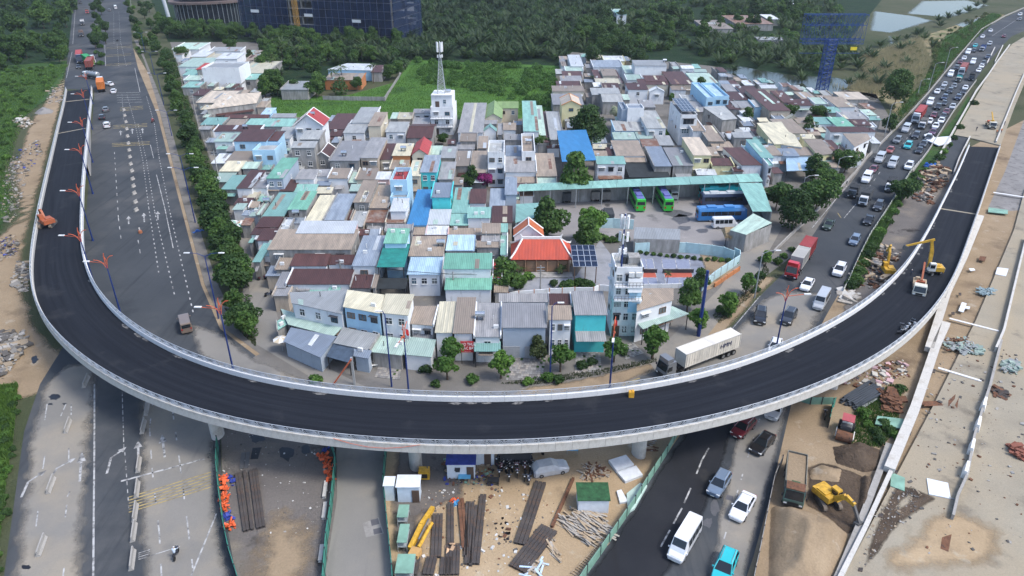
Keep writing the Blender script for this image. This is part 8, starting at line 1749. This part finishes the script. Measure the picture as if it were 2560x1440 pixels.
chips('scrap_heap', 'I', [(720,660),(860,640),(1010,700),(850,960),(620,960),(600,900)], 260, .25, 1.3, [RUST, DARKST, WOODP, GREYW], 'steel and timber scrap below the ramp parapet', heap=.8, elong=1.8, cat='scrap heap')
chips('scrap_heap', 'I', [(520,1000),(660,980),(660,1040),(560,1080)], 40, .5, 1.8, [GREYW, CONCRETE], 'pale boards dumped beside the junction', elong=1.8, cat='scrap heap')
chips('scrap_heap', 'N', [(690,310),(800,290),(810,410),(730,420)], 150, .3, 1.3, [RUST], 'brown frames stacked beside the pipes', heap=1.2, elong=2, cat='scrap heap')
chips('scrap_heap', 'N', [(470,150),(850,100),(880,200),(640,280),(450,260)], 260, .2, 1.1, [RUST, CONCRETE, plain('litter_pink', (.50,.34,.36), .9), MATS['rubble_dark']], 'mixed scrap under the ramp by the slab', cat='scrap heap')
chips('scrap_heap', 'N', [(1495,640),(1570,625),(1580,720),(1525,710)], 90, .2, .9, [plain('brick_frames', (.20,.075,.05), .9)], 'red-brown steel frames piled on the east slab', heap=1.0, elong=2, z=SLABZ, cat='scrap heap')
chips('slab_litter', 'N', [(700,860),(880,870),(1000,950),(900,1080),(700,1200),(620,1400),(540,1400),(640,1100)], 260, .07, .34, [MATS['rubble_dark'], MATS['rubble_tan'], WALLCONC], 'dark debris scattered along the slab edge', z=SLABZ)
chips('slab_litter', 'N', [(1060,20),(1580,20),(1580,1300),(1000,1300),(800,800),(950,350)], 320, .08, .5, [MATS['rubble_dark'], WALLCONC, RUST], 'small debris over the east slabs', z=SLABZ)
chips('slab_litter', 'N', [(1150,0),(1330,10),(1340,70),(1200,60)], 120, .2, .9, [plain('steel_scrap', (.24,.26,.26), .7), plain('scrap_green', (.24,.31,.27), .8)], 'grey steel offcuts heaped on the slab', z=SLABZ, heap=.5, elong=2); chips('slab_litter', 'N', [(1450,110),(1550,110),(1540,190),(1460,180)], 90, .2, .8, [MATS['steel_scrap'], MATS['scrap_green']], 'tangled grey offcuts on the far slab', z=SLABZ, heap=.5, elong=2); chips('slab_litter', 'N', [(1390,280),(1490,290),(1480,340),(1400,320)], 60, .2, .7, [DARKST, RUST], 'dark rods dropped on the far slab', z=SLABZ, elong=3)
chips('slab_litter', 'I', [(1580,960),(1690,970),(1680,1010),(1590,1005)], 80, .2, .6, [plain('rod_blue', (.20,.27,.29), .7)], 'blue-grey rods scattered on the upper slab', z=SLABZ, elong=3); chips('slab_litter', 'I', [(1300,1340),(1500,1330),(1560,1420),(1330,1430)], 140, .2, .8, [MATS['steel_scrap'], MATS['scrap_green'], RUST], 'mixed offcuts near the joint strip', z=SLABZ, heap=.4)
soft('wet_stain', [(790,870),(900,880),(1060,960),(950,1040),(830,1130),(720,1260),(640,1390),(560,1430),(650,1150),(720,980)], SLABZ+.006, WETDIRT, 'N', d=1.2)
soft('pale_patch', [(770,1010),(850,930),(920,910),(900,990),(790,1060)], SLABZ+.012, SLAB, 'N', d=1.0)
soft('dirt_patch', [(750,1240),(830,1150),(960,1060),(1100,1000),(1200,1010),(1530,1150),(1490,1440),(640,1440),(660,1300)], SLABZ+.004, SAND, 'N', d=5)
for q in ([(960,355),(1070,352),(1088,382),(970,386)], [(1120,350),(1165,310),(1160,340),(1118,390)], [(1160,380),(1185,330),(1175,400)], [(1080,1200),(1140,1180),(1120,1290),(1070,1270)]): sheet('rust_frame_stain', q, SLABZ+.012, RUST, 'N')
def plate(b, pts, z, th, m, label, name='sheet_panel', cat='sheet panel'):
    q = [W(b,x,y,z+th) for x, y in pts]; a = sum(q[i].x*q[(i+1)%len(q)].y - q[(i+1)%len(q)].x*q[i].y for i in range(len(q)))
    if a < 0: q.reverse()
    c = sum(q, Vector())/len(q); o = MB().prism([p-c for p in q], 0, th).build(name, m, None, (c.x,c.y,z+.004)); return tag(o, label, cat)
PANW = plain('panel_white', (.60,.63,.66), .6, var=.1)
plate('N', [(985,832),(1118,862),(1135,960),(1000,932)], SLABZ, .12, PANW, 'white ribbed panel lying on the slab joint'); plate('N', [(765,795),(850,830),(848,912),(760,880)], SLABZ, .1, FPALE, 'pale green sheet lying at the beam end'); plate('N', [(680,445),(845,465),(830,525),(665,495)], .5, .15, FPALE, 'pale green sheet bridging the gap to the slab')
plate('I', [(1720,805),(1805,815),(1785,872),(1705,855)], SLABZ, .1, PANW, 'white window panel lying on the upper slab'); plate('I', [(1655,355),(1800,375),(1798,405),(1650,390)], SLABZ, .1, FPALE, 'pale green sheets on the upper slab'); plate('I', [(1455,1065),(1490,1075),(1485,1095),(1517,1100),(1510,1118),(1480,1112),(1465,1142),(1427,1130)], SLABZ, .1, PANW, 'white cross-shaped board on the slab'); plate('I', [(1590,720),(1640,725),(1625,758),(1580,750)], SLABZ, .1, RUST, 'rusty plate on the upper slab'); plate('I', [(1505,812),(1545,812),(1555,825),(1520,832)], SLABZ, .08, PANW, 'small white board on the upper slab')
plate('I', [(1170,-210+20),(1220,-230+20),(1250,-180+10),(1370,-190+10),(1375,-130),(1280,-110),(1190,-150)], .4, .3, PANW, 'white roofing sheets stacked above the rusty heap')
for x0,y0,x1,y1,c,l in ((1430,995,1450,1015,DARKST,'dark square hatch by the edge beam'),(1375,1140,1400,1160,DARKST,'dark square hatch lower on the slab edge')): plate('I', [(x0,y0),(x1,y0),(x1,y1),(x0,y1)], SLABZ, .06, c, l, 'drain_hatch', 'hatch')
for x,y in ((865,540),(690,1050),(565,1385),(780,780),(1015,152)): plate('N', [(x,y),(x+26,y+4),(x+22,y+26),(x-4,y+22)], SLABZ, .1, DARKST, 'square drain hatch beside the slab edge', 'drain_hatch', 'hatch')['group'] = 'drain hatches'
def mound(b, pts, h, m, label, n=26, rough=.25, ridge=None, name='spoil_mound'):
    q = WL(b, pts); x0, x1 = min(p.x for p in q), max(p.x for p in q); y0, y1 = min(p.y for p in q), max(p.y for p in q); c = Vector(((x0+x1)/2,(y0+y1)/2,0)); V = []; Fc = []
    def dist(x, y):
        d = 1e9
        for i in range(len(q)):
            a, e = q[i], q[(i+1)%len(q)]; ex, ey = e.x-a.x, e.y-a.y; t = max(0,min(1,((x-a.x)*ex+(y-a.y)*ey)/(ex*ex+ey*ey+1e-9))); d = min(d, math.hypot(x-a.x-t*ex,y-a.y-t*ey))
        return d if in_poly(x,y,q) else -d
    mx = max(dist(x0+(x1-x0)*i/12, y0+(y1-y0)*j/12) for i in range(13) for j in range(13))
    ph = [rnd.uniform(0,6) for _ in range(6)]
    for j in range(n+1):
        for i in range(n+1):
            x, y = x0+(x1-x0)*i/n, y0+(y1-y0)*j/n; d = dist(x,y); f = max(0, min(1, d/mx))
            no = math.sin(x*1.1+ph[0])*math.sin(y*.9+ph[1])*.5 + math.sin(x*2.7+ph[2]+y)*math.sin(y*2.3+ph[3])*.3 + rnd.uniform(-.2,.2)
            V.append((x-c.x, y-c.y, (f**.7*h + no*rough*min(1,f*4)) if d > 0 else -.15))
    for j in range(n):
        for i in range(n): k = j*(n+1)+i; Fc.append((k,k+1,k+n+2,k+n+1))
    o = MB().add(V, Fc).build(name, m, None, c, smooth=True); return tag(o, label, 'mound', None, 'stuff')
soft('excavation_floor', [(230,760),(330,730),(420,750),(560,800),(640,850),(620,980),(540,1180),(480,1180),(400,1110),(300,1040),(215,1000),(240,900)], .030, WETDIRT, 'N', d=1.0)
mound('N', [(20,1010),(160,1020),(280,1060),(400,1110),(500,1190),(470,1300),(400,1440),(330,1560),(0,1560),(10,1200)], 2.6, DIRT, 'large pale spoil mound below the dump lorry', 34, .35)
mound('N', [(400,640),(560,610),(700,660),(690,780),(600,800),(420,740)], 1.2, WETDIRT, 'dark clod mound above the pit', 24, .35); mound('N', [(260,780),(330,750),(460,780),(440,860),(340,850),(260,840)], .8, DIRT, 'low sandy mound behind the pit excavator', 18, .3)
mound('N', [(580,820),(650,850),(620,1000),(560,1150),(530,1150),(570,960)], .9, WETDIRT, 'dark soil bank at the slab foot', 18, .3)
mound('A', [(260,850),(320,805),(400,830),(390,850),(300,860)], 1.6, GRAVEL, 'small heap of grey gravel on the western verge', 16, .15)
def hut(b, xl, xr, yf, yb, h, wallm, roofm, label, name='site_hut', win=True, r=.2, door=True):
    f0, f1 = W(b,xl,yf,h), W(b,xr,yf,h); Yb = W(b,xl,yb,h+r).y; w = f1.x-f0.x; d = max(1.2, Yb-f0.y); t = empty(name, (f0.x+w/2, f0.y+d/2, 0)); tag(t, label, 'hut')
    MB().hexa([(-w/2,-d/2,0),(w/2,-d/2,0),(w/2,d/2,0),(-w/2,d/2,0)], [(-w/2,-d/2,h-.05),(w/2,-d/2,h-.05),(w/2,d/2,h+r-.05),(-w/2,d/2,h+r-.05)]).build('wall', wallm, t)
    a, c = w/2+.15, d/2+.15; MB().hexa([(-a,-c,h-.045),(a,-c,h-.045),(a,c,h+r-.045),(-a,c,h+r-.045)],[(-a,-c,h+.05),(a,-c,h+.05),(a,c,h+r+.05),(-a,c,h+r+.05)]).build('roof', roofm, t)
    if win: add_window(t, -w*.12, -d/2-.02, h*.6, 0, .5, .5)
    if door: inst('door', DOOR, t, (w*.33,-d/2-.03,0), 0, (.7,1,.95))
    return t, w, d
WPAN = plain('hut_white', (.60,.64,.68), .5, var=.08)
hut('Q', 650,860,600,512, 2.5, WPAN, TARP_B, 'white site hut under a blue tarpaulin'); hut('Q', 715,1005,500,440, 2.5, WPAN, WPAN, 'long white site cabin under the viaduct', r=.1)
hut('Q', 275,440,770,688, 2.6, plain('box_pale_blue', (.52,.60,.68), .5, var=.08), WPAN, 'pale blue steel store box beside the lane fence', win=False); hut('Q', 180,248,760,702, 2.6, WPAN, WPAN, 'narrow white store box against the lane fence', win=False, door=False)
hut('Q', 1640,1870,870,745, 2.2, WPAN, TARP_N, 'small white hut draped with green netting', win=False, door=False); hut('Q', 1050,1285,520,478, 2.0, MATS['net_black'], plain('roof_black', RC['black'], .9), 'dark tent shelter behind the motorbikes', win=False, door=False)
for y0,y1,l in ((905,1000,'upper'),(1050,1190,'middle'),(1275,1420,'lower')):
    xl = 275 if y0 < 1200 else 258; f = W('Q', xl, y1, 1.6); g = W('Q', xl+(60 if y0 < 1200 else 120), y0, 1.6); w, d = abs(g.x-f.x)+.6, g.y-f.y; t = empty('tool_rack', (f.x+w/2, f.y+d/2, 0)); tag(t, 'open-sided tool rack with pale green sheet top, %s along the fence' % l, 'rack')
    MB().box((0,0,1.6),(w,d,.06)).build('roof', FPALE, t); MB().box((0,0,.8),(w-.1,d-.1,.05)).build('shelf', LAT, t)
    for x in (-w/2+.05,w/2-.05):
        for y in (-d/2+.05,d/2-.05): MB().tube((x,y,0),(x,y,1.58),.04,n=4).build('post', LAT, t)
def covered():
    p = W('Q',1425,655); t = empty('covered_car', p, R(14)); tag(t, 'car under a shiny silver cover on the sand', 'car')
    loft([(-2.4,.80,.12,.6,.95,.66),(-2.2,.98,.05,.8,1.2,.8),(-1.7,1.0,.05,.9,1.65,.72),(.2,1.0,.05,.9,1.7,.72),(1.0,1.0,.05,.85,1.2,.8),(2.0,.98,.05,.8,1.0,.8),(2.4,.82,.12,.6,.8,.66)], 'cover', TARP_S, t); wheels(t, [(-1.45,.93),(1.45,.93),(-1.45,-.93),(1.45,-.93)], .3, .16)
covered()
def pile(b, p0, p1, n, w, m, label, name='steel_beam', hgt=.35, spread=.0, cat='steel beams', part='beam', lay=1):
    a, c = W(b,*p0), W(b,*p1); d = c-a; L = d.length; rz = math.atan2(d.y,d.x); t = empty(name, (a+c)/2, rz); tag(t, label, cat)
    mb = MB(); k = hgt/2
    mb.box((0,0,.04),(L,w*.9,.05)); mb.box((0,0,hgt-.03),(L,w*.9,.05)); mb.box((0,0,hgt/2),(L,w*.3,hgt-.1)); me = mb.mesh(part, m) if hgt > .2 else MB().box((0,0,hgt/2),(L,w*.9,hgt)).mesh(part, m)
    for l in range(lay):
        for i in range(n): inst(part, me, t, (rnd.uniform(-.25,.25)*spread*2, (i-(n-1)/2)*w, .01+l*(hgt+.01)), rnd.uniform(-1,1)*spread*.04)
for a, c, n, l in [((585,985),(570,1310),3,'short dark steel beams by the excavator arm'),((680,900),(680,1220),2,'dark steel beams beside the orange tarpaulin'),((755,870),(790,1240),2,'dark steel beams crossing the row'),((805,895),(790,1300),1,'single long dark beam'),((835,895),(810,1360),2,'long dark steel beams in the middle row'),((872,920),(830,1370),1,'thin rusty beam in the middle row'),((925,840),(870,1360),2,'longest dark steel beams in the row'),((415,1290),(390,1440),3,'dark beams near the lower rack'),((540,1310),(510,1440),3,'dark beams at the yard front'),((650,1310),(640,1440),3,'blackened beams at the yard front'),((700,1210),(690,1440),4,'rusty sheet piles at the yard front')]:
    pile('Q', a, c, n, .42, DARKST if rnd.random() < .7 else RUST, l)
pile('Q', (1355,745),(1200,1210), 3, .5, DARKST, 'long slanting stack of dark steel beams'); pile('Q', (1600,715),(1440,1080), 1, .4, RUST, 'single rusty beam slanting past the green hut'); pile('Q', (1420,1090),(1180,1400), 5, .45, DARKST, 'bundle of long dark beams near the timber pile')
pile('O', (225,680),(290,1110), 2, .36, DARKST, 'left dark beams in the dark yard'); pile('O', (275,660),(335,1100), 1, .4, DARKST, 'middle dark beams in the dark yard'); pile('O', (340,650),(400,1085), 3, .36, DARKST, 'right dark beams fanning in the dark yard'); pile('O', (285,515),(270,635), 2, .6, MGREY, 'short black mats in the dark yard', hgt=.1)
pile('N', (500,380),(670,280), 9, .33, plain('pipe_dark', (.05,.06,.075), .5), 'stack of long dark pipes beside the ramp', 'pipe_stack', .3, 1.5, 'pipes', 'pipe', 2); pile('N', (560,390),(650,335), 5, .3, MATS['steel_scrap'], 'grey pipes beside the dark pipe stack', 'pipe_stack', .25, 1, 'pipes', 'pipe')
for x, y in ((880,800),(875,960),(850,1280)): pile('O', (x+8,y-60),(x-8,y+60), 1, .5, CONCRETE, 'pale concrete kerb piece along the lane fence', 'kerb_piece', .4, 0, 'kerb', 'kerb')
for o in [o for o in bpy.data.objects if o.name.startswith('kerb_piece')]: o['group'] = 'kerb pieces along the lane fence'
def planks(b, pts, n, L, m, label, name='timber_pile', heap=.8, ang=None):
    q = WL(b, pts); c = sum(q, Vector())/len(q); t = empty(name, c); tag(t, label, 'timber'); x0, x1 = min(p.x for p in q), max(p.x for p in q); y0, y1 = min(p.y for p in q), max(p.y for p in q); R_ = max((p-c).length for p in q)
    me = [MB().box((0,0,0),(L*k,.22,.06)).mesh('plank', mm) for k, mm in ((1,m),(.75,WOODP),(.6,GREYW))]; k = 0
    while k < n:
        x, y = rnd.uniform(x0,x1), rnd.uniform(y0,y1)
        if not in_poly(x,y,q): continue
        f = max(0, 1-math.hypot(x-c.x,y-c.y)/R_); o = inst('plank', rnd.choice(me), t, (x-c.x,y-c.y,.06+heap*f*rnd.random())); o.rotation_euler = (rnd.uniform(-.15,.15), rnd.uniform(-.15,.15), (ang if ang is not None else rnd.uniform(0,3.14)) + rnd.uniform(-.4,.4)); k += 1
planks('Q', [(1490,1060),(1640,950),(1760,960),(1890,1080),(1870,1140),(1700,1120),(1560,1110)], 150, 2.8, GREYW, 'broad heap of grey and tan planks beside the fence', ang=R(-40)); planks('Q', [(1650,1130),(1780,1140),(1780,1210),(1680,1200)], 40, 2.2, GREYW, 'pale boards stacked below the plank heap', ang=R(-35)); planks('Q', [(1650,680),(1700,620),(1820,630),(1850,690),(1700,710)], 60, 2.4, RUST, 'rusty bars and battens on the sand', 'rusty_bars', .3)
planks('Q', [(1380,1110),(1440,1130),(1500,1340),(1470,1360)], 16, 3.2, WOODP, 'fresh tan battens fanned on the sand', 'battens', .2, R(110)); planks('Q', [(1200,1340),(1370,1330),(1360,1430),(1200,1440)], 40, 1.6, plain('plastic_blue_white', (.45,.58,.72), .6), 'blue and white plastic strips heaped at the yard front', 'plastic_strips', .5); planks('J', [(650,380),(710,390),(700,510),(640,500)], 30, 1.8, RUST, 'rusty props stacked behind the pier', 'props', .4, R(5))
plate('J', [(365,570),(495,530),(555,600),(425,650)], 0, .5, PANW, 'stack of white wall panels beside the pier'); plate('J', [(430,660),(570,610),(622,680),(490,730)], 0, .4, PANW, 'second stack of white wall panels beside the pier'); plate('J', [(425,800),(460,790),(510,880),(450,890)], 0, .3, PANW, 'pale board leaning on the site fence'); plate('J', [(500,820),(600,740),(655,760),(560,930),(510,960)], 0, .35, plain('sheet_glassgreen', (.42,.55,.50), .4), 'pale green sheets stacked against the fence')
def bundle(b, pts, m1, m2, label, r=.8):
    P3 = WL(b, pts); o = P3[0]; t = empty('tarpaulin_bundle', o); tag(t, label, 'tarpaulin')
    for i, (a, c) in enumerate(zip(P3[:-1], P3[1:])):
        n = max(2, int((c-a).length/.5))
        mb = MB()
        for k in range(n*7):
            p = a.lerp(c, rnd.random()) - o; rr = r*rnd.uniform(.25,.75)
            mb.box((p.x+rnd.gauss(0,.35*r),p.y+rnd.gauss(0,.3*r),rr*rnd.uniform(.15,.8)),(rr*rnd.uniform(.8,1.8),rr*rnd.uniform(.3,.9),rr*.25),rnd.uniform(0,3),(rnd.uniform(-.9,.9),rnd.uniform(-.9,.9)))
        tag(mb.build('tarpaulin_fold', m1 if i % 2 == 0 else m2, t), kind='stuff')
bundle('O', [(845,540),(890,560),(915,640),(915,700),(905,760)], TARP_O, TARP_O, 'crumpled orange netting along the lane fence'); bundle('O', [(120,700),(130,790),(125,880),(130,960)], TARP_O, TARP_O, 'crumpled orange netting along the road fence'); bundle('O', [(140,970),(150,1040),(180,1095)], TARP_B, TARP_O, 'blue and orange netting heap at the road fence'); bundle('O', [(170,700),(185,740)], TARP_B, TARP_B, 'small blue tarpaulin by the road fence'); bundle('O', [(870,490),(895,505)], TARP_B, TARP_B, 'blue tarpaulin at the lane fence corner', .6)
bundle('Q', [(690,905),(720,890),(740,905)], TARP_O, plain('barrel_blue', (.04,.22,.42), .5), 'orange cloth over a blue drum in the yard', .7); bundle('I', [(1180,60),(1235,50)], plain('tarp_bright_blue', (.03,.14,.45), .5), MATS['billboard_blue'], 'bright blue tarpaulin on the rusty heap', 1.6); bundle('Q', [(650,1260),(700,1240)], plain('cloth_tan', (.50,.33,.20), .8), WOODP, 'tan cloth bundle among the beams', .8); bundle('L', [(1455,545),(1510,530)], MATS['tarp_bright_blue'], TARP_B, 'blue tarpaulin on the left pavement', .7)
t = empty('dismantled_digger', W('Q',450,1130), R(73)); tag(t, 'yellow excavator arm with bucket lying in the yard', 'machine part'); bar(t, 'boom', [(4.0,.5,.7),(.5,.9,1.2),(-2.8,.6,.8)], .5, .7, YEL); MB().box((-3.2,-.8,.5),(1.2,1.2,.9)).build('bucket', plain('bucket_tan', (.45,.27,.10), .7), t); MB().tube((-2.4,-.9,.7),(1.6,-.9,.6),.22,n=8).build('stick', YEL, t); MB().tube((-1.5,-.5,.9),(1.8,-.4,.9),.1,n=6).build('ram', RIM, t)
t = empty('generator', W('Q',485,700)); tag(t, 'small yellow generator beside the pier', 'generator'); MB().box((0,0,.75),(1.4,1.1,1.3)).build('casing', YEL, t); MB().box((0,-.56,.7),(.9,.04,.7)).build('grille', BLACKP, t); MB().tube((.4,.2,1.4),(.4,.2,1.8),.07,n=6).build('exhaust', MGREY, t)
t = empty('traffic_marker', (W('J',533,95,7.2))); e3, k3 = deck_pt(1578,985); q = W('J',533,95,hz[k3]); t.location = (q.x,q.y,hz[k3]); tag(t, 'small orange-yellow box on the viaduct asphalt', 'box'); MB().box((0,0,.45),(.7,.6,.9)).build('body', plain('box_orange', (.62,.32,.03), .5), t); MB().box((.2,0,.95),(.3,.5,.1)).build('lid', plain('box_orange', (.62,.32,.03), .5), t)
for x, y, l in ((785,725,'blue'),(1590,515,'second blue')):
    p = W('Q',x,y); t = empty('work_table', p); tag(t, 'work table with %s plastic top on the sand' % l, 'table'); MB().box((0,0,.75),(1.6,.9,.06)).build('table_top', plain('table_blue', (.12,.40,.62), .5), t)
    for a in (-.7,.7):
        for c in (-.35,.35): MB().tube((a,c,0),(a,c,.72),.03,n=4).build('leg', LAT, t)
p = W('Q',1000,750); t = empty('desk', p); tag(t, 'black-topped desk standing on the sand', 'desk'); MB().box((0,0,.75),(1.5,.9,.08)).build('desk_top', BLACKP, t); MB().box((-.5,0,.35),(.4,.8,.7)).build('drawer_unit', DSTEEL, t); MB().box((.68,0,.35),(.06,.8,.7)).build('side_panel', DSTEEL, t)
def blob(name, b, x, y, rx, ry, z, m, n=14):
    pts = []
    for i in range(n):
        a = 2*math.pi*i/n; k = rnd.uniform(.65,1.15); pts.append((x+rx*k*math.cos(a), y+ry*k*math.sin(a)))
    sheet(name, pts, z, m, b)
OIL = plain('oil_black', (.012,.012,.014), .35, var=.3); WETC = plain('wet_concrete', (.085,.085,.088), .45, var=.25)
for x,y,rx,ry in ((375,400,70,40),(325,330,50,25),(590,520,55,60),(735,490,35,35),(600,380,60,25)): blob('oil_puddle', 'O', x,y,rx,ry,.026,OIL)
for x,y,rx,ry in ((1060,1300,120,25),(1090,1345,70,40),(690,1320,70,22),(1220,1215,40,25),(1120,1410,60,18),(1250,1430,50,20),(535,1240,25,12)): blob('wet_patch', 'E', x,y,rx,ry,.024,WETC)
blob('wet_patch','J',1160,920,40,70,.034,WETC); blob('wet_patch','J',1110,1040,40,40,.034,WETC)
for x,y,rx,ry in ((340,328,42,22),(312,372,16,7),(400,372,16,7),(215,95,25,28),(160,1385,30,16)): blob('wet_patch','K',x,y,rx,ry,.034,OIL)
for x, y, n in ((1060,1060,10),(1080,1140,10)):
    for k in range(n): blob('oil_spot','Q',x+rnd.uniform(-45,45),y+rnd.uniform(-60,60),rnd.uniform(6,16),rnd.uniform(5,14),.028,OIL,9)
plate('O', [(335,480),(400,475),(375,560),(318,562)], 0, .06, OIL, 'black square mat in the dark yard', 'rubber_mat', 'mat')
MANH = surf('manhole_patch', [(.26,.25,.235),(.32,.31,.29),(.2,.19,.18)], [.6,.4], .9, .2, 8); sheet('repair_patch', [(1160,1045),(1280,1000),(1320,1120),(1185,1150)], .026, MANH, 'O')
for q in ([(1218,1020),(1275,1005),(1285,1050),(1228,1065)], [(1238,1090),(1295,1075),(1308,1115),(1245,1130)]): sheet('steel_cover', q, .034, plain('cover_steel', (.09,.09,.10), .6), 'O')
sheet('steel_cover', [(1250,828),(1300,842),(1295,880),(1242,862)], .036, MATS['cover_steel'], 'J')
a, c = W('Q',1600,1440), W('Q',1850,1180); d = c-a; L = d.length; t = empty('ladder', (a+c)/2, math.atan2(d.y,d.x)); tag(t, 'long wooden ladder-like frame lying along the pale green fence', 'ladder')
for s in (-.4,.4): MB().box((0,s,.1),(L,.1,.12)).build('rail', WOODP, t)
for i in range(18): MB().box((-L/2+L*(i+.5)/18,0,.12),(.1,.8,.06)).build('rung', WOODP, t)
t = empty('street_bench', W('F',1135,1180), R(20)); tag(t, 'white bench and table before the stalls', 'bench')
MB().box((0,.3,.75),(1.6,.7,.06)).build('table_top', FRAME_W, t); MB().box((0,-.5,.45),(1.6,.35,.06)).build('seat', FRAME_W, t)
for x in (-.6,.6): MB().box((x,0,.36),(.06,1.2,.7)).build('leg', FRAME_W, t)
for b, x, y, x2, y2, l in (('F',1385,1195,1360,905,'by the pale green stalls'),('G',1300,985,1305,850,'before the five-storey house')):
    p = W(b,x,y); h = top_z(p.y, U(b,x2,y2)[1]); h = min(9,max(4,h)); t = empty('flag', p); tag(t, 'small red flag on a thin pole ' + l, 'flag'); MB().tube((0,0,0),(0,0,h),.04,n=5).build('pole', LAT, t)
    MB().add([(0,0,h),(0,0,h-1.0),(.25,.1,h-1.5),(.5,0,h-1.2),(.45,.05,h-.3)],[(0,1,2,3,4)]).build('cloth', plain('flag_red', (.60,.03,.03), .7), t)
cb = MB(); idx = [i for i in range(NV) if pix(EO[i])[0] > 800 and pix(EO[i])[0] < 1085 and pix(EO[i])[1] > 900]
pts = [EO[i] + dirn[i]*.26 + Vector((0,0,.9 - .9*math.sin(math.pi*j/max(1,len(idx)-1)))) for j, i in enumerate(idx)]
if len(pts) > 2:
    for a, b2 in zip(pts[:-1], pts[1:]): cb.tube(a-pts[0], b2-pts[0], .035, n=4, caps=False)
    tag(cb.build('cable', plain('cable_orange', (.55,.13,.06), .6), None, pts[0]), 'orange cable slung along the outer viaduct fascia', 'cable')
DUST = surf('cement_dust', [(.13,.13,.13),(.22,.22,.215),(.05,.05,.055)], [1.2,2.0], .95, 0, 10, thr=[(.45,.62)])
for i in range(8, NV-8):
    if rnd.random() < .72: continue
    r_ = rnd.uniform(.15,.6); c = EI[i] + dirn[i]*(.35+r_*.4); a0 = math.atan2(tan[i].y, tan[i].x); pts = []
    for k in range(10):
        a = 2*math.pi*k/10; w = rnd.uniform(.5,1.1); v = Vector((r_*2.2*w*math.cos(a), r_*.6*w*math.sin(a), 0)); v.rotate(Matrix.Rotation(a0,3,'Z')); pts.append(c + v + Vector((0,0,.02)) - VO)
    MB().face(pts).build('dust_splash', DUST, via)
hv = bpy.data.materials.new('haze_air'); hv.use_nodes = True; _n = hv.node_tree; _n.nodes.remove(_n.nodes['Principled BSDF'])
_v = _n.nodes.new('ShaderNodeVolumePrincipled'); _v.inputs['Color'].default_value = (.82,.90,1.0,1); _v.inputs['Density'].default_value = .00008; _v.inputs['Anisotropy'].default_value = .2
_n.links.new(_v.outputs[0], _n.nodes['Material Output'].inputs['Volume'])
tag(MB().box((0,2300,35),(7400,5600,74)).build('haze', hv), 'thin bluish haze in the air over the district', 'haze', None, 'stuff')
